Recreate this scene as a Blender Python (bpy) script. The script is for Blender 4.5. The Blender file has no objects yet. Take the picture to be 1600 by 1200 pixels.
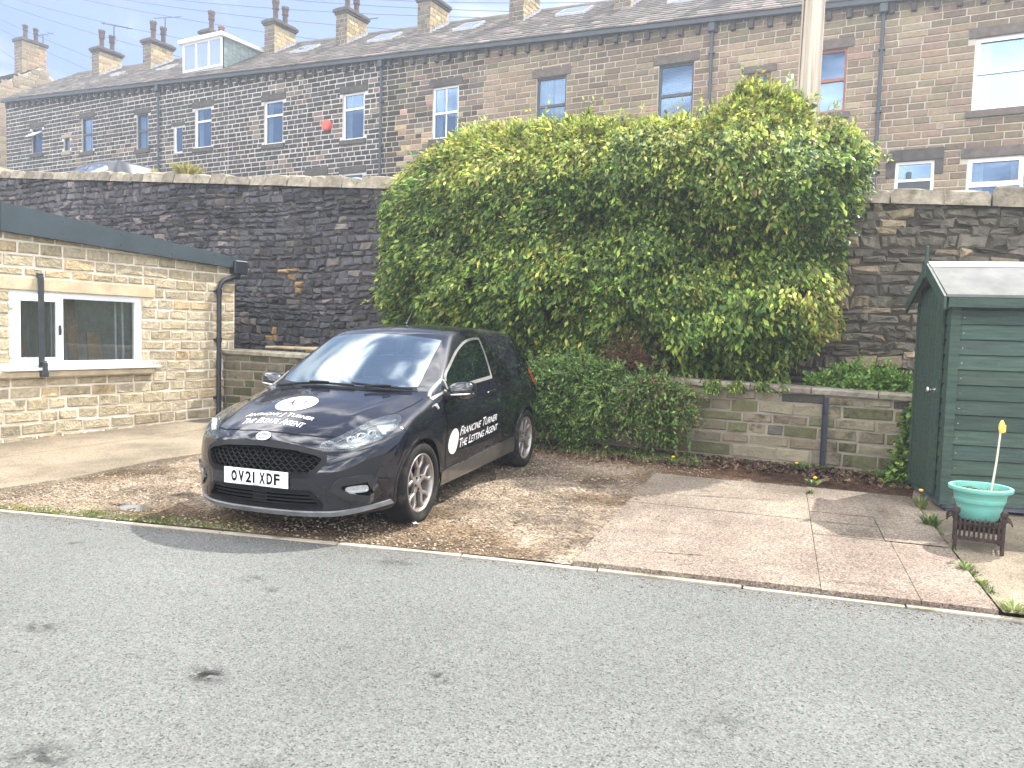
import bpy, bmesh, math, random
import numpy as np
from mathutils import Vector, Matrix
from mathutils.geometry import delaunay_2d_cdt
from math import radians as R, sin, cos, pi, tan

# ------------------------------------------------------------------ camera
scene = bpy.context.scene
col = scene.collection
YAW, PITCH, ROLL = R(28.7), R(3.735), R(1.65)
_f = Vector((-sin(YAW)*cos(PITCH), cos(YAW)*cos(PITCH), -sin(PITCH)))
_r = Vector((cos(YAW), sin(YAW), 0)); _u = _r.cross(_f)
_rr = cos(ROLL)*_r + sin(ROLL)*_u; _uu = -sin(ROLL)*_r + cos(ROLL)*_u
cd = bpy.data.cameras.new('camera'); cam = bpy.data.objects.new('camera', cd); col.objects.link(cam)
M = Matrix((( _rr.x, _uu.x, -_f.x, 0), (_rr.y, _uu.y, -_f.y, 0), (_rr.z, _uu.z, -_f.z, 1.6), (0, 0, 0, 1)))
cam.matrix_world = M
cd.sensor_width = 36; cd.lens = 1215/1600*36; cd.clip_end = 2000; cd.clip_start = .05
scene.camera = cam

# ------------------------------------------------------------------ sky, sun, exposure
SUN_EL, SUN_AZ = R(53), R(25)          # azimuth measured from +Y towards +X
w = bpy.data.worlds.new('World'); scene.world = w; w.use_nodes = True
nt = w.node_tree; nt.nodes.clear(); N = nt.nodes.new; L = nt.links.new
out = N('ShaderNodeOutputWorld'); bg = N('ShaderNodeBackground'); bg.inputs[1].default_value = .05
sky = N('ShaderNodeTexSky'); sky.sky_type = 'NISHITA'; sky.sun_disc = False
sky.sun_elevation = SUN_EL; sky.sun_rotation = SUN_AZ; sky.air_density = 1.0; sky.dust_density = .25; sky.ozone_density = 2.5
tc = N('ShaderNodeTexCoord'); mp = N('ShaderNodeMapping'); mp.inputs['Scale'].default_value = (1.3, 1.3, 3.4); mp.inputs['Location'].default_value = (3.1, 1.7, .4)
n1 = N('ShaderNodeTexNoise'); n1.inputs['Scale'].default_value = 2.1; n1.inputs['Detail'].default_value = 7; n1.inputs['Roughness'].default_value = .55; n1.inputs['Distortion'].default_value = .4
rp = N('ShaderNodeValToRGB'); rp.color_ramp.elements[0].position = .455; rp.color_ramp.elements[1].position = .63
mx = N('ShaderNodeMix'); mx.data_type = 'RGBA'; pass
L(tc.outputs['Generated'], mp.inputs[0]); L(mp.outputs[0], n1.inputs['Vector']); L(n1.outputs[0], rp.inputs[0])
sep = N('ShaderNodeSeparateXYZ'); L(tc.outputs['Generated'], sep.inputs[0])          # unseen clouds overhead and opposite the sun, brightened to fill the shade
df = N('ShaderNodeMath'); df.operation = 'SUBTRACT'; L(sep.outputs[2], df.inputs[0]); L(sep.outputs[1], df.inputs[1])
cr = N('ShaderNodeMapRange'); cr.inputs[1].default_value = .05; cr.inputs[2].default_value = .95; cr.inputs[3].default_value = 0; cr.inputs[4].default_value = 1; L(df.outputs[0], cr.inputs[0])
cm = N('ShaderNodeMix'); cm.data_type = 'RGBA'; cm.inputs[6].default_value = (5.6, 5.6, 5.8, 1); cm.inputs[7].default_value = (54, 53, 52.5, 1); L(cr.outputs[0], cm.inputs[0]); L(cm.outputs[2], mx.inputs[7])
tn = N('ShaderNodeMix'); tn.data_type = 'RGBA'; tn.blend_type = 'MULTIPLY'; tn.inputs[0].default_value = 1; tn.inputs[7].default_value = (.64, .64, .80, 1)
L(sky.outputs[0], tn.inputs[6]); L(rp.outputs[0], mx.inputs[0]); L(tn.outputs[2], mx.inputs[6]); L(mx.outputs[2], bg.inputs[0]); L(bg.outputs[0], out.inputs[0])

sl = bpy.data.lights.new('sun', 'SUN'); sl.energy = 2.4; sl.angle = R(.55); sl.color = (1, .955, .88)
so = bpy.data.objects.new('sun', sl); col.objects.link(so)
sd = Vector((sin(SUN_AZ)*cos(SUN_EL), cos(SUN_AZ)*cos(SUN_EL), sin(SUN_EL)))
so.rotation_euler = (-sd).to_track_quat('-Z', 'Y').to_euler(); so.location = sd*60

scene.view_settings.view_transform = 'Standard'; scene.view_settings.look = 'None'
scene.view_settings.exposure = 2.15; scene.view_settings.gamma = 1
scene.render.resolution_x = 1024; scene.render.resolution_y = 768

# ------------------------------------------------------------------ helpers
rng = random.Random(7)
nrng = np.random.default_rng(11)

def mat(name, base, rough=.6, spec=.4, metal=0, ns=6, na=.25, base2=None, bump=0, bs=60, colattr=False, coat=0, transl=0, dirt=None, detail=6, emit=None, stretch=None):
    """procedural surface: noise-mottled colour (times the per-face colour of the mesh when colattr) and fine bump"""
    m = bpy.data.materials.new(name); m.use_nodes = True
    t = m.node_tree; p = t.nodes['Principled BSDF']; n = t.nodes.new; l = t.links.new
    p.inputs['Roughness'].default_value = rough; p.inputs['Metallic'].default_value = metal
    p.inputs['Specular IOR Level'].default_value = spec
    if coat: p.inputs['Coat Weight'].default_value = coat; p.inputs['Coat Roughness'].default_value = .02
    tc = n('ShaderNodeTexCoord'); nz = n('ShaderNodeTexNoise'); nz.inputs['Scale'].default_value = ns; nz.inputs['Detail'].default_value = detail
    nz.inputs['Roughness'].default_value = .62
    if stretch:
        mpg = n('ShaderNodeMapping'); mpg.inputs['Scale'].default_value = stretch; l(tc.outputs['Object'], mpg.inputs[0]); l(mpg.outputs[0], nz.inputs['Vector'])
    else: l(tc.outputs['Object'], nz.inputs['Vector'])
    rp = n('ShaderNodeMapRange'); rp.inputs[1].default_value = .3; rp.inputs[2].default_value = .7
    l(nz.outputs[0], rp.inputs[0])
    mx = n('ShaderNodeMix'); mx.data_type = 'RGBA'
    b1 = [c*(1-na) for c in base]; b2 = [min(1, c*(1+na)) for c in (base2 or base)]
    mx.inputs[6].default_value = (*b1, 1); mx.inputs[7].default_value = (*b2, 1); l(rp.outputs[0], mx.inputs[0])
    out = mx.outputs[2]
    if dirt:                                   # (colour, scale, threshold)  blotches of a second colour
        nd = n('ShaderNodeTexNoise'); nd.inputs['Scale'].default_value = dirt[1]; nd.inputs['Detail'].default_value = 8; nd.inputs['Roughness'].default_value = .7
        l(tc.outputs['Object'], nd.inputs['Vector'])
        r2 = n('ShaderNodeMapRange'); r2.inputs[1].default_value = dirt[2]; r2.inputs[2].default_value = dirt[2]+.13
        l(nd.outputs[0], r2.inputs[0])
        m2 = n('ShaderNodeMix'); m2.data_type = 'RGBA'; l(r2.outputs[0], m2.inputs[0]); l(out, m2.inputs[6]); m2.inputs[7].default_value = (*dirt[0], 1); out = m2.outputs[2]
    if colattr:
        a = n('ShaderNodeAttribute'); a.attribute_name = 'Col'
        m3 = n('ShaderNodeMix'); m3.data_type = 'RGBA'; m3.blend_type = 'MULTIPLY'; m3.inputs[0].default_value = 1
        l(out, m3.inputs[6]); l(a.outputs['Color'], m3.inputs[7]); out = m3.outputs[2]
    l(out, p.inputs['Base Color'])
    if bump:
        nb = n('ShaderNodeTexNoise'); nb.inputs['Scale'].default_value = bs; nb.inputs['Detail'].default_value = 5
        l(tc.outputs['Object'], nb.inputs['Vector'])
        b = n('ShaderNodeBump'); b.inputs['Strength'].default_value = bump; b.inputs['Distance'].default_value = .02
        l(nb.outputs[0], b.inputs['Height']); l(b.outputs[0], p.inputs['Normal'])
    if transl:
        tr = n('ShaderNodeBsdfTranslucent'); l(out, tr.inputs['Color'])
        ms = n('ShaderNodeMixShader'); ms.inputs[0].default_value = transl
        o = t.nodes['Material Output']; l(p.outputs[0], ms.inputs[1]); l(tr.outputs[0], ms.inputs[2]); l(ms.outputs[0], o.inputs['Surface'])
    if emit:
        p.inputs['Emission Color'].default_value = (*emit[0], 1); p.inputs['Emission Strength'].default_value = emit[1]
    return m

def glass(name, tint=(.02, .03, .035), refl=.3, rough=.01, see=.5, gc=(.95, .98, 1), edge=.6):
    """window glass: a mirror share, the rest see-through or a dark body colour"""
    m = bpy.data.materials.new(name); m.use_nodes = True
    t = m.node_tree; n = t.nodes.new; l = t.links.new; t.nodes.remove(t.nodes['Principled BSDF'])
    o = t.nodes['Material Output']
    g = n('ShaderNodeBsdfGlossy'); g.inputs['Roughness'].default_value = rough; g.inputs['Color'].default_value = (*gc, 1)
    tr = n('ShaderNodeBsdfTransparent'); tr.inputs['Color'].default_value = (.80, .88, .86, 1)
    d = n('ShaderNodeBsdfDiffuse'); d.inputs['Color'].default_value = (*tint, 1)
    a = n('ShaderNodeMixShader'); a.inputs[0].default_value = see; l(d.outputs[0], a.inputs[1]); l(tr.outputs[0], a.inputs[2])
    fr = n('ShaderNodeLayerWeight'); fr.inputs[0].default_value = .35
    mr = n('ShaderNodeMapRange'); mr.inputs[3].default_value = refl; mr.inputs[4].default_value = min(1, refl+edge); l(fr.outputs['Fresnel'], mr.inputs[0])
    b = n('ShaderNodeMixShader'); l(mr.outputs[0], b.inputs[0]); l(a.outputs[0], b.inputs[1]); l(g.outputs[0], b.inputs[2]); l(b.outputs[0], o.inputs['Surface'])
    return m

class MB:
    """collects faces and builds ONE mesh object"""
    def __init__(s): s.v = []; s.f = []; s.m = []; s.c = []
    def add(s, vs, fs, mi=0, c=(1, 1, 1)):
        o = len(s.v); s.v.extend(vs)
        for f in fs: s.f.append(tuple(o+i for i in f)); s.m.append(mi); s.c.append(c)
    def box(s, x0, x1, y0, y1, z0, z1, mi=0, c=(1, 1, 1), T=None, bev=0):
        if x1 < x0: x0, x1 = x1, x0
        if y1 < y0: y0, y1 = y1, y0
        if z1 < z0: z0, z1 = z1, z0
        if bev:
            b = min(bev, (x1-x0)*.24, (y1-y0)*.24, (z1-z0)*.24)
            vs = []
            for zz, i in ((z0, b), (z0+b, 0), (z1-b, 0), (z1, b)):
                for (px, py, sx, sy) in ((x0, y0, 1, 1), (x1, y0, -1, 1), (x1, y1, -1, -1), (x0, y1, 1, -1)):
                    vs.append((px+sx*(i+b if i else b), py+sy*i, zz)); vs.append((px+sx*i, py+sy*(i+b if i else b), zz))
            # order each ring: corner pairs -> octagon
            o = [1, 0, 2, 3, 5, 4, 6, 7]
            vs2 = []
            for k in range(4):
                r = vs[k*8:(k+1)*8]; vs2 += [r[i] for i in o]
            fs = [tuple(range(7, -1, -1)), tuple(range(24, 32))]
            for k in range(3):
                for i in range(8):
                    j = (i+1) % 8; fs.append((k*8+i, k*8+j, (k+1)*8+j, (k+1)*8+i))
            vs = vs2
        else:
            vs = [(x0, y0, z0), (x1, y0, z0), (x1, y1, z0), (x0, y1, z0), (x0, y0, z1), (x1, y0, z1), (x1, y1, z1), (x0, y1, z1)]
            fs = [(3, 2, 1, 0), (4, 5, 6, 7), (0, 1, 5, 4), (1, 2, 6, 5), (2, 3, 7, 6), (3, 0, 4, 7)]
        if T: vs = [T(*p) for p in vs]
        s.add(vs, fs, mi, c)
    def lathe(s, prof, n=24, mi=0, c=(1, 1, 1), T=None, cap=False):
        """profile [(r, z)] turned about z"""
        vs = []
        for (r, z) in prof:
            for i in range(n): a = 2*pi*i/n; vs.append((r*cos(a), r*sin(a), z))
        fs = []
        for k in range(len(prof)-1):
            for i in range(n):
                j = (i+1) % n; fs.append((k*n+i, k*n+j, (k+1)*n+j, (k+1)*n+i))
        if cap: fs.append(tuple(range(n-1, -1, -1))); fs.append(tuple((len(prof)-1)*n+i for i in range(n)))
        if T: vs = [T(*p) for p in vs]
        s.add(vs, fs, mi, c)
    def tube(s, pts, r, n=8, mi=0, c=(1, 1, 1), T=None):
        pts = [Vector(p) for p in pts]; rs = r if hasattr(r, '__len__') else [r]*len(pts)
        vs = []; up = None
        for i, p in enumerate(pts):
            d = (pts[min(i+1, len(pts)-1)]-pts[max(i-1, 0)]).normalized()
            if up is None: up = d.orthogonal().normalized()
            a = (up - d*up.dot(d)).normalized(); up = a; b = d.cross(a)
            for k in range(n):
                t = 2*pi*k/n; q = p + rs[i]*(cos(t)*a+sin(t)*b); vs.append(tuple(q))
        fs = []
        for i in range(len(pts)-1):
            for k in range(n): j = (k+1) % n; fs.append((i*n+k, i*n+j, (i+1)*n+j, (i+1)*n+k))
        fs.append(tuple(range(n-1, -1, -1))); fs.append(tuple((len(pts)-1)*n+i for i in range(n)))
        if T: vs = [T(*p) for p in vs]
        s.add(vs, fs, mi, c)
    def prism(s, poly, d0, d1, axis='z', mi=0, c=(1, 1, 1), T=None):
        """polygon in a plane extruded along axis from d0 to d1"""
        def P(u, v, d): return (u, v, d) if axis == 'z' else (u, d, v) if axis == 'y' else (d, u, v)
        n = len(poly); vs = [P(u, v, d0) for u, v in poly]+[P(u, v, d1) for u, v in poly]
        fs = [tuple(range(n-1, -1, -1)), tuple(range(n, 2*n))]+[(i, (i+1) % n, n+(i+1) % n, n+i) for i in range(n)]
        if T: vs = [T(*p) for p in vs]
        s.add(vs, fs, mi, c)
    def build(s, name, mats, parent=None, origin=(0, 0, 0), smooth=None, label=None, fixn=False):
        me = bpy.data.meshes.new(name)
        v = np.array(s.v, dtype=np.float64).reshape(-1, 3) - np.array(origin)
        me.from_pydata(v.tolist(), [], s.f)
        if not isinstance(mats, (list, tuple)): mats = [mats]
        for m in mats: me.materials.append(m)
        me.polygons.foreach_set('material_index', s.m)
        ca = me.attributes.new('Col', 'FLOAT_COLOR', 'CORNER')
        tot = np.empty(len(s.f), dtype=np.int32); me.polygons.foreach_get('loop_total', tot)
        c4 = np.ones((len(s.f), 4), dtype=np.float32); c4[:, :3] = np.array(s.c, dtype=np.float32).reshape(-1, 3)
        ca.data.foreach_set('color', np.repeat(c4, tot, axis=0).ravel())
        if fixn:
            bm = bmesh.new(); bm.from_mesh(me); bmesh.ops.recalc_face_normals(bm, faces=bm.faces); bm.to_mesh(me); bm.free()
        if smooth is not None:
            me.polygons.foreach_set('use_smooth', [True]*len(s.f))
            me.set_sharp_from_angle(angle=R(smooth))
        me.update()
        o = bpy.data.objects.new(name, me); col.objects.link(o)
        if parent: o.parent = parent
        else: o.location = origin
        if label: o['label'] = label
        return o

def empty(name, loc, rot=(0, 0, 0)):
    o = bpy.data.objects.new(name, None); col.objects.link(o); o.location = loc; o.rotation_euler = rot; o.empty_display_size = .2
    return o
def tag(o, label=None, cat=None, group=None, kind=None):
    if label: o['label'] = label
    if cat: o['category'] = cat
    if group: o['group'] = group
    if kind: o['kind'] = kind
    return o
def GZ(x, y): return .059+.019*y          # the yard rises gently away from the road
def jit(c, a, r=rng):
    k = 1+r.uniform(-a, a); return tuple(max(0, ci*k*(1+r.uniform(-a, a)*.25)) for ci in c)

def numpy_mesh(name, V, F, mats, cols=None, parent=None, smooth=False, mi=None, origin=None):
    """V (n,3), F (m,k) arrays straight into one mesh"""
    if origin is not None: V = V-np.array(origin)
    me = bpy.data.meshes.new(name); m, k = F.shape
    me.vertices.add(len(V)); me.vertices.foreach_set('co', V.astype(np.float32).ravel())
    me.loops.add(m*k); me.loops.foreach_set('vertex_index', F.astype(np.int32).ravel())
    me.polygons.add(m); me.polygons.foreach_set('loop_start', np.arange(0, m*k, k, dtype=np.int32))
    if not isinstance(mats, (list, tuple)): mats = [mats]
    for a in mats: me.materials.append(a)
    if mi is not None: me.polygons.foreach_set('material_index', mi.astype(np.int32))
    if smooth: me.polygons.foreach_set('use_smooth', np.ones(m, dtype=bool))
    me.update(calc_edges=True); me.validate()
    if cols is not None:
        ca = me.attributes.new('Col', 'FLOAT_COLOR', 'CORNER'); c4 = np.ones((m, 4), np.float32); c4[:, :3] = cols
        ca.data.foreach_set('color', np.repeat(c4, k, axis=0).ravel())
    o = bpy.data.objects.new(name, me); col.objects.link(o)
    if parent: o.parent = parent
    elif origin is not None: o.location = origin
    return o

def vnoise(x, y, seed=0):
    """smooth value noise on arrays"""
    xi = np.floor(x).astype(np.int64); yi = np.floor(y).astype(np.int64); xf = x-xi; yf = y-yi
    def h(a, b):
        n = (a*374761393+b*668265263+seed*144665) & 0x7fffffff; n = ((n ^ (n >> 13))*1274126177) & 0x7fffffff
        return ((n ^ (n >> 16)) & 0xffff)/65535.
    u = xf*xf*(3-2*xf); v = yf*yf*(3-2*yf)
    return (h(xi, yi)*(1-u)+h(xi+1, yi)*u)*(1-v)+(h(xi, yi+1)*(1-u)+h(xi+1, yi+1)*u)*v
def fbm(x, y, seed=0, o=4):
    s = 0; a = .5
    for k in range(o): s = s+a*vnoise(x*2**k+k*17.3, y*2**k-k*9.1, seed+k); a *= .5
    return s

def stone_wall(mb, u0, u1, zb, zt, T, ch=(.19, .19), sw=(.3, .5), openings=(), gap=.012, d=.02, bev=.012, rough=.004, base=(1, 1, 1), var=.2, colf=None, mi=0, r=rng, jz=0, z0=None, nx=1, tooth=None):
    """courses of single stones with open joints; T(u, z, depth) -> xyz, zt a number or f(u)"""
    ztf = zt if callable(zt) else (lambda u: zt)
    zmax = max(ztf(u0+(u1-u0)*k/20) for k in range(21)); z = zb; U0, U1 = u0, u1
    row = 0
    while z < zmax-.02:
        h = r.uniform(*ch)
        if z+h > zmax: h = zmax-z
        if tooth: k = (.13 if round(z/.2) % 2 else -.13); u0, u1 = U0+k*tooth[0], U1+k*tooth[1]
        # free intervals in this course
        iv = [(u0, u1)]; part = []
        for (a, b, c, e) in openings:
            if min(z+h, e)-max(z, c) > .18*h:
                if z < e < z+h-.02: part.append((max(a, u0), min(b, u1), e, z+h))
                if z+.02 < c < z+h: part.append((max(a, u0), min(b, u1), z, c))
                nv = []
                for (p, q) in iv:
                    if a > p: nv.append((p, min(q, a)))
                    if b < q: nv.append((max(p, b), q))
                iv = [k for k in nv if k[1]-k[0] > .03]
        clear = lambda p, q, za, zb_: all(not (min(q, b)-max(p, a) > 1e-4 and min(zb_, e)-max(za, c) > 1e-4) for (a, b, c, e) in openings)
        for (p, q, zl, zh) in [(p, q, z, z+h) for p, q in iv]+[k for k in part if k[1]-k[0] > .05 and clear(*k)]:
            u = p-(r.uniform(0, .25) if (p == u0 and jz) else 0); first = True
            while u < q-1e-4:
                wd = r.uniform(*sw)
                if first and row % 2: wd *= .55
                first = False
                e = u+wd
                if q-e < sw[0]*.5: e = q
                e = min(e, q)
                top = min(zh, ztf((u+e)/2))
                if top-zl > .018:
                    g = gap/2*r.uniform(.7, 1.3)
                    a0, a1, c0, c1 = u+g, e-g, zl+g, top-g
                    dd = d*r.uniform(.55, 1.35)
                    J = lambda k: r.uniform(-k, k)
                    b = min(bev, (a1-a0)*.3, (c1-c0)*.3)
                    o = [(a0+J(jz), c0+J(jz)), (a1+J(jz), c0+J(jz)), (a1+J(jz), c1+J(jz)), (a0+J(jz), c1+J(jz))]
                    vs = [T(x, y, -.03) for x, y in o]+[T(x, y, dd*.45+J(rough)) for x, y in o]
                    # pillowed front: (nx+1) x 2 inner grid
                    inn = []
                    for iz in (0, 1):
                        for ix in range(nx+1):
                            t = ix/nx
                            lo = (o[0][0]+(o[1][0]-o[0][0])*t, o[0][1]+(o[1][1]-o[0][1])*t); hi = (o[3][0]+(o[2][0]-o[3][0])*t, o[3][1]+(o[2][1]-o[3][1])*t)
                            x, y = (lo if iz == 0 else hi)
                            x += b*(1-2*t) ; y += b*(1 if iz == 0 else -1)
                            inn.append(T(x+J(b*.3), y+J(b*.3), dd+J(rough)))
                    vs += inn
                    k = 8; n1 = nx+1
                    fs = [(0, 1, 5, 4), (1, 2, 6, 5), (2, 3, 7, 6), (3, 0, 4, 7)]
                    fs += [(4, 5)+tuple(k+i for i in range(nx, -1, -1)), (5, 6, k+n1+nx, k+nx), (6, 7)+tuple(k+n1+i for i in range(0, nx+1)), (7, 4, k, k+n1)]
                    fs += [(k+i, k+i+1, k+n1+i+1, k+n1+i) for i in range(nx)]
                    cc = jit(base, var, r)
                    if colf: cc = colf((u+e)/2, (z+top)/2, cc)
                    mb.add(vs, fs, mi, cc)
                u = e
        z += h; row += 1

def slab_with_holes(mb, u0, u1, zb, zt, T, openings, mi=0, depth=(0, -.25)):
    """backing panel (mortar) cut by rectangular openings, with reveals; zt number or f(u)"""
    ztf = zt if callable(zt) else (lambda u: zt)
    us = sorted(set([u0, u1]+[min(max(k, u0), u1) for o in openings for k in o[:2]]))
    for a, b in zip(us[:-1], us[1:]):
        if b-a < 1e-6: continue
        mid = (a+b)/2
        hs = sorted([(o[2], o[3]) for o in openings if o[0] < mid < o[1]])
        z = zb
        segs = []
        for (p, q) in hs:
            if p > z+1e-6: segs.append((z, p, z, p))
            z = max(z, q)
        segs.append((z, ztf(a), z, ztf(b)))
        for (za, zA, zc, zC) in segs:
            if zA-za < 1e-5: continue
            mb.add([T(a, za, depth[0]), T(b, zc, depth[0]), T(b, zC, depth[0]), T(a, zA, depth[0])], [(0, 1, 2, 3)], mi)
    for (a, b, c, e) in openings:
        d0, d1 = depth
        q = [(a, c), (b, c), (b, e), (a, e)]
        for i in range(4):
            (p, r_), (s, t) = q[i], q[(i+1) % 4]
            mb.add([T(p, r_, d0), T(s, t, d0), T(s, t, d1), T(p, r_, d1)], [(3, 2, 1, 0)], mi)
# ------------------------------------------------------------------ setting materials
m_earth = mat('earth', (.10, .085, .06), .95, .1, ns=.8, na=.4, bump=.5, bs=8)
m_road = mat('asphalt', (.150, .152, .150), .88, .25, ns=.7, na=.12, bump=.0)
m_kerb = mat('edging_concrete', (.36, .32, .25), .9, .2, ns=3, na=.3, bump=.3, bs=70, dirt=((.14, .12, .08), 2.5, .55))
m_conc = mat('worn_concrete', (.34, .285, .21), .9, .2, ns=1.3, na=.28, bump=.35, bs=90, dirt=((.15, .12, .085), 1.1, .52))
m_pink = mat('pink_aggregate', (.305, .245, .20), .9, .2, ns=2.2, na=.25, bump=.6, bs=160, colattr=True, dirt=((.20, .165, .13), .9, .55))
m_joint = mat('joint_soil', (.10, .085, .055), .95, .1, ns=8, na=.4, bump=.4, colattr=True)
m_yard = mat('gravelly_dirt', (.255, .195, .135), .95, .15, ns=1.2, na=.3, bump=.9, bs=55, colattr=True, dirt=((.12, .095, .065), 1.0, .50), detail=9)
m_pebble = mat('pebbles', (.32, .26, .19), .85, .3, ns=30, na=.3, colattr=True)
m_water = mat('puddle_water', (.02, .018, .015), .02, .5, na=.1)

def asphalt_nodes(m, base=(.141, .145, .138), sc=125, sp=(.74, 1.28), worn=.55, stain=None, attr=False, fleck=.40):
    """fine light and dark chippings, worn darker spots"""
    t = m.node_tree; n = t.nodes.new; l = t.links.new; p = t.nodes['Principled BSDF']
    tc = n('ShaderNodeTexCoord'); v = n('ShaderNodeTexVoronoi'); v.inputs['Scale'].default_value = sc
    n3 = n('ShaderNodeTexNoise'); n3.inputs['Scale'].default_value = 38; n3.inputs['Detail'].default_value = 6; n3.inputs['Roughness'].default_value = .75
    n4 = n('ShaderNodeTexNoise'); n4.inputs['Scale'].default_value = .55; n4.inputs['Detail'].default_value = 5
    n5 = n('ShaderNodeTexNoise'); n5.inputs['Scale'].default_value = 1.5; n5.inputs['Detail'].default_value = 9; n5.inputs['Roughness'].default_value = .72
    for k in (v, n3, n4, n5): l(tc.outputs['Object'], k.inputs['Vector'])
    sep = n('ShaderNodeSeparateColor'); l(v.outputs['Color'], sep.inputs[0])
    def ramp(src, a, b, lo, hi):
        r = n('ShaderNodeMapRange'); r.inputs[1].default_value = a; r.inputs[2].default_value = b; r.inputs[3].default_value = lo; r.inputs[4].default_value = hi; l(src, r.inputs[0]); return r.outputs[0]
    def mul(a, b):
        k = n('ShaderNodeMath'); k.operation = 'MULTIPLY'; l(a, k.inputs[0]); l(b, k.inputs[1]); return k.outputs[0]
    f = mul(ramp(sep.outputs[0], 0, 1, *sp), ramp(n3.outputs[0], .32, .62, .82, 1.09))
    f = mul(f, ramp(sep.outputs[1], .02, .17, fleck, 1)); f = mul(f, ramp(n4.outputs[0], .3, .7, .88, 1.1)); f = mul(f, ramp(n5.outputs[0], .29, .37, worn, 1.0))
    mx = n('ShaderNodeMix'); mx.data_type = 'RGBA'; mx.blend_type = 'MULTIPLY'; mx.inputs[0].default_value = 1
    mx.inputs[6].default_value = (*base, 1); l(f, mx.inputs[7])
    if stain:
        n6 = n('ShaderNodeTexNoise'); n6.inputs['Scale'].default_value = stain[1]; n6.inputs['Detail'].default_value = 7; n6.inputs['Roughness'].default_value = .65; l(tc.outputs['Object'], n6.inputs['Vector'])
        ms = n('ShaderNodeMix'); ms.data_type = 'RGBA'; l(ramp(n6.outputs[0], .42, .62, 0, 1), ms.inputs[0]); ms.inputs[6].default_value = (*base, 1); ms.inputs[7].default_value = (*stain[0], 1); l(ms.outputs[2], mx.inputs[6])
    fin = mx.outputs[2]
    if attr:
        at = n('ShaderNodeAttribute'); at.attribute_name = 'Col'; ma = n('ShaderNodeMix'); ma.data_type = 'RGBA'; ma.blend_type = 'MULTIPLY'; ma.inputs[0].default_value = 1
        l(fin, ma.inputs[6]); l(at.outputs['Color'], ma.inputs[7]); fin = ma.outputs[2]
    l(fin, p.inputs['Base Color'])
    b = n('ShaderNodeBump'); b.inputs['Strength'].default_value = .55; b.inputs['Distance'].default_value = .008
    l(v.outputs['Distance'], b.inputs['Height']); l(b.outputs[0], p.inputs['Normal'])
asphalt_nodes(m_road, attr=True)
asphalt_nodes(m_pink, (.168, .133, .106), 110, (.55, 1.5), .5, ((.222, .188, .146), 1.5), True, .55)
asphalt_nodes(m_yard, (.24, .19, .137), 75, (.35, 1.75), .45, ((.105, .082, .060), 1.2), True)
asphalt_nodes(m_conc, (.26, .215, .155), 140, (.75, 1.25), .55, ((.15, .125, .09), .9))

EDGE = [(-60, -8.5), (-30, -2.45), (-14, 1.35), (-9, 2.57), (-6.23, 3.28), (-4.49, 3.73), (-2.31, 4.30), (-.8, 4.60), (.44, 4.84), (3, 5.30), (9, 6.4), (30, 9.4), (60, 12)]
def edge_y(x):
    for (a, b), (c, d) in zip(EDGE[:-1], EDGE[1:]):
        if a <= x <= c: return b+(d-b)*(x-a)/(c-a)
    return EDGE[0][1] if x < EDGE[0][0] else EDGE[-1][1]

def sheet(name, xs, ys, lift, m, kind='structure', cut=None):
    mb = MB()
    for i in range(len(xs)-1):
        for k in range(len(ys)-1):
            q = [(xs[i], ys[k]), (xs[i+1], ys[k]), (xs[i+1], ys[k+1]), (xs[i], ys[k+1])]
            mb.add([(a, b, GZ(a, b)+lift) for a, b in q], [(0, 1, 2, 3)])
    return tag(mb.build(name, m), kind=kind)
# one sheet of ground up to the retaining wall, the higher terrain beyond it
sheet('ground', [-90, -60, -20, 0, 20, 60, 90], [-60, -40, -20, 0, 5, 10.35], -.03, m_earth)
def TZ(x, y):      # upper level behind the retaining wall: the street and the rising ground
    xx = max(-120, min(60, x))
    base = 2.45-.083*xx if xx > -30 else 2.45+2.49-.0557*(xx+30)
    f4 = 4.25-.0557*xx
    t = min(1, max(0, (y-17)/7.5)); return base*(1-t)+f4*t+max(0, y-40)*.02
mb = MB(); xs = list(range(-90, 91, 10)); ys = [10.3, 13, 17, 20, 24.5, 40, 60, 90]
for i in range(len(xs)-1):
    for k in range(len(ys)-1):
        mb.add([(a, b, TZ(a, b)) for a, b in ((xs[i], ys[k]), (xs[i+1], ys[k]), (xs[i+1], ys[k+1]), (xs[i], ys[k+1]))], [(0, 1, 2, 3)])
tag(mb.build('terrain', m_earth), kind='structure')

# road: everything on the camera's side of the edging, with its worn and stained spots
STAIN = [(-3.78, 2.16, .070, .6), (-2.68, 2.22, .080, .85), (-1.81, 2.72, .065, .8), (-3.46, 3.20, .07, .5), (-3.22, 3.12, .035, .4), (-2.63, 1.50, .11, .55), (-4.99, 3.07, .06, .45), (-2.92, 3.89, .11, .4), (-.69, 2.84, .07, .3), (-1.95, 1.85, .06, .35)]
cols_x = [-60, -30, -14]+list(np.linspace(-7.5, 1.5, 520))+[9, 30, 60]
rows_t = [0, .35, .6]+list(np.linspace(.70, 1, 300))
XX, TT = np.meshgrid(cols_x, rows_t, indexing='ij'); EY = np.interp(XX, [p[0] for p in EDGE], [p[1] for p in EDGE]); YY = EY-14*(1-TT)
k = .93+.17*(fbm(XX*.55, YY*.8, 51, 3)-.44)+.10*(fbm(XX*2.2, YY*2.2, 52, 3)-.44)
gn = np.clip((vnoise(XX*26, YY*26, 53)*.6+vnoise(XX*45, YY*45, 56)*.4-.40)/.14, 0, 1); rag = fbm(XX*7, YY*7, 54, 3)
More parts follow.
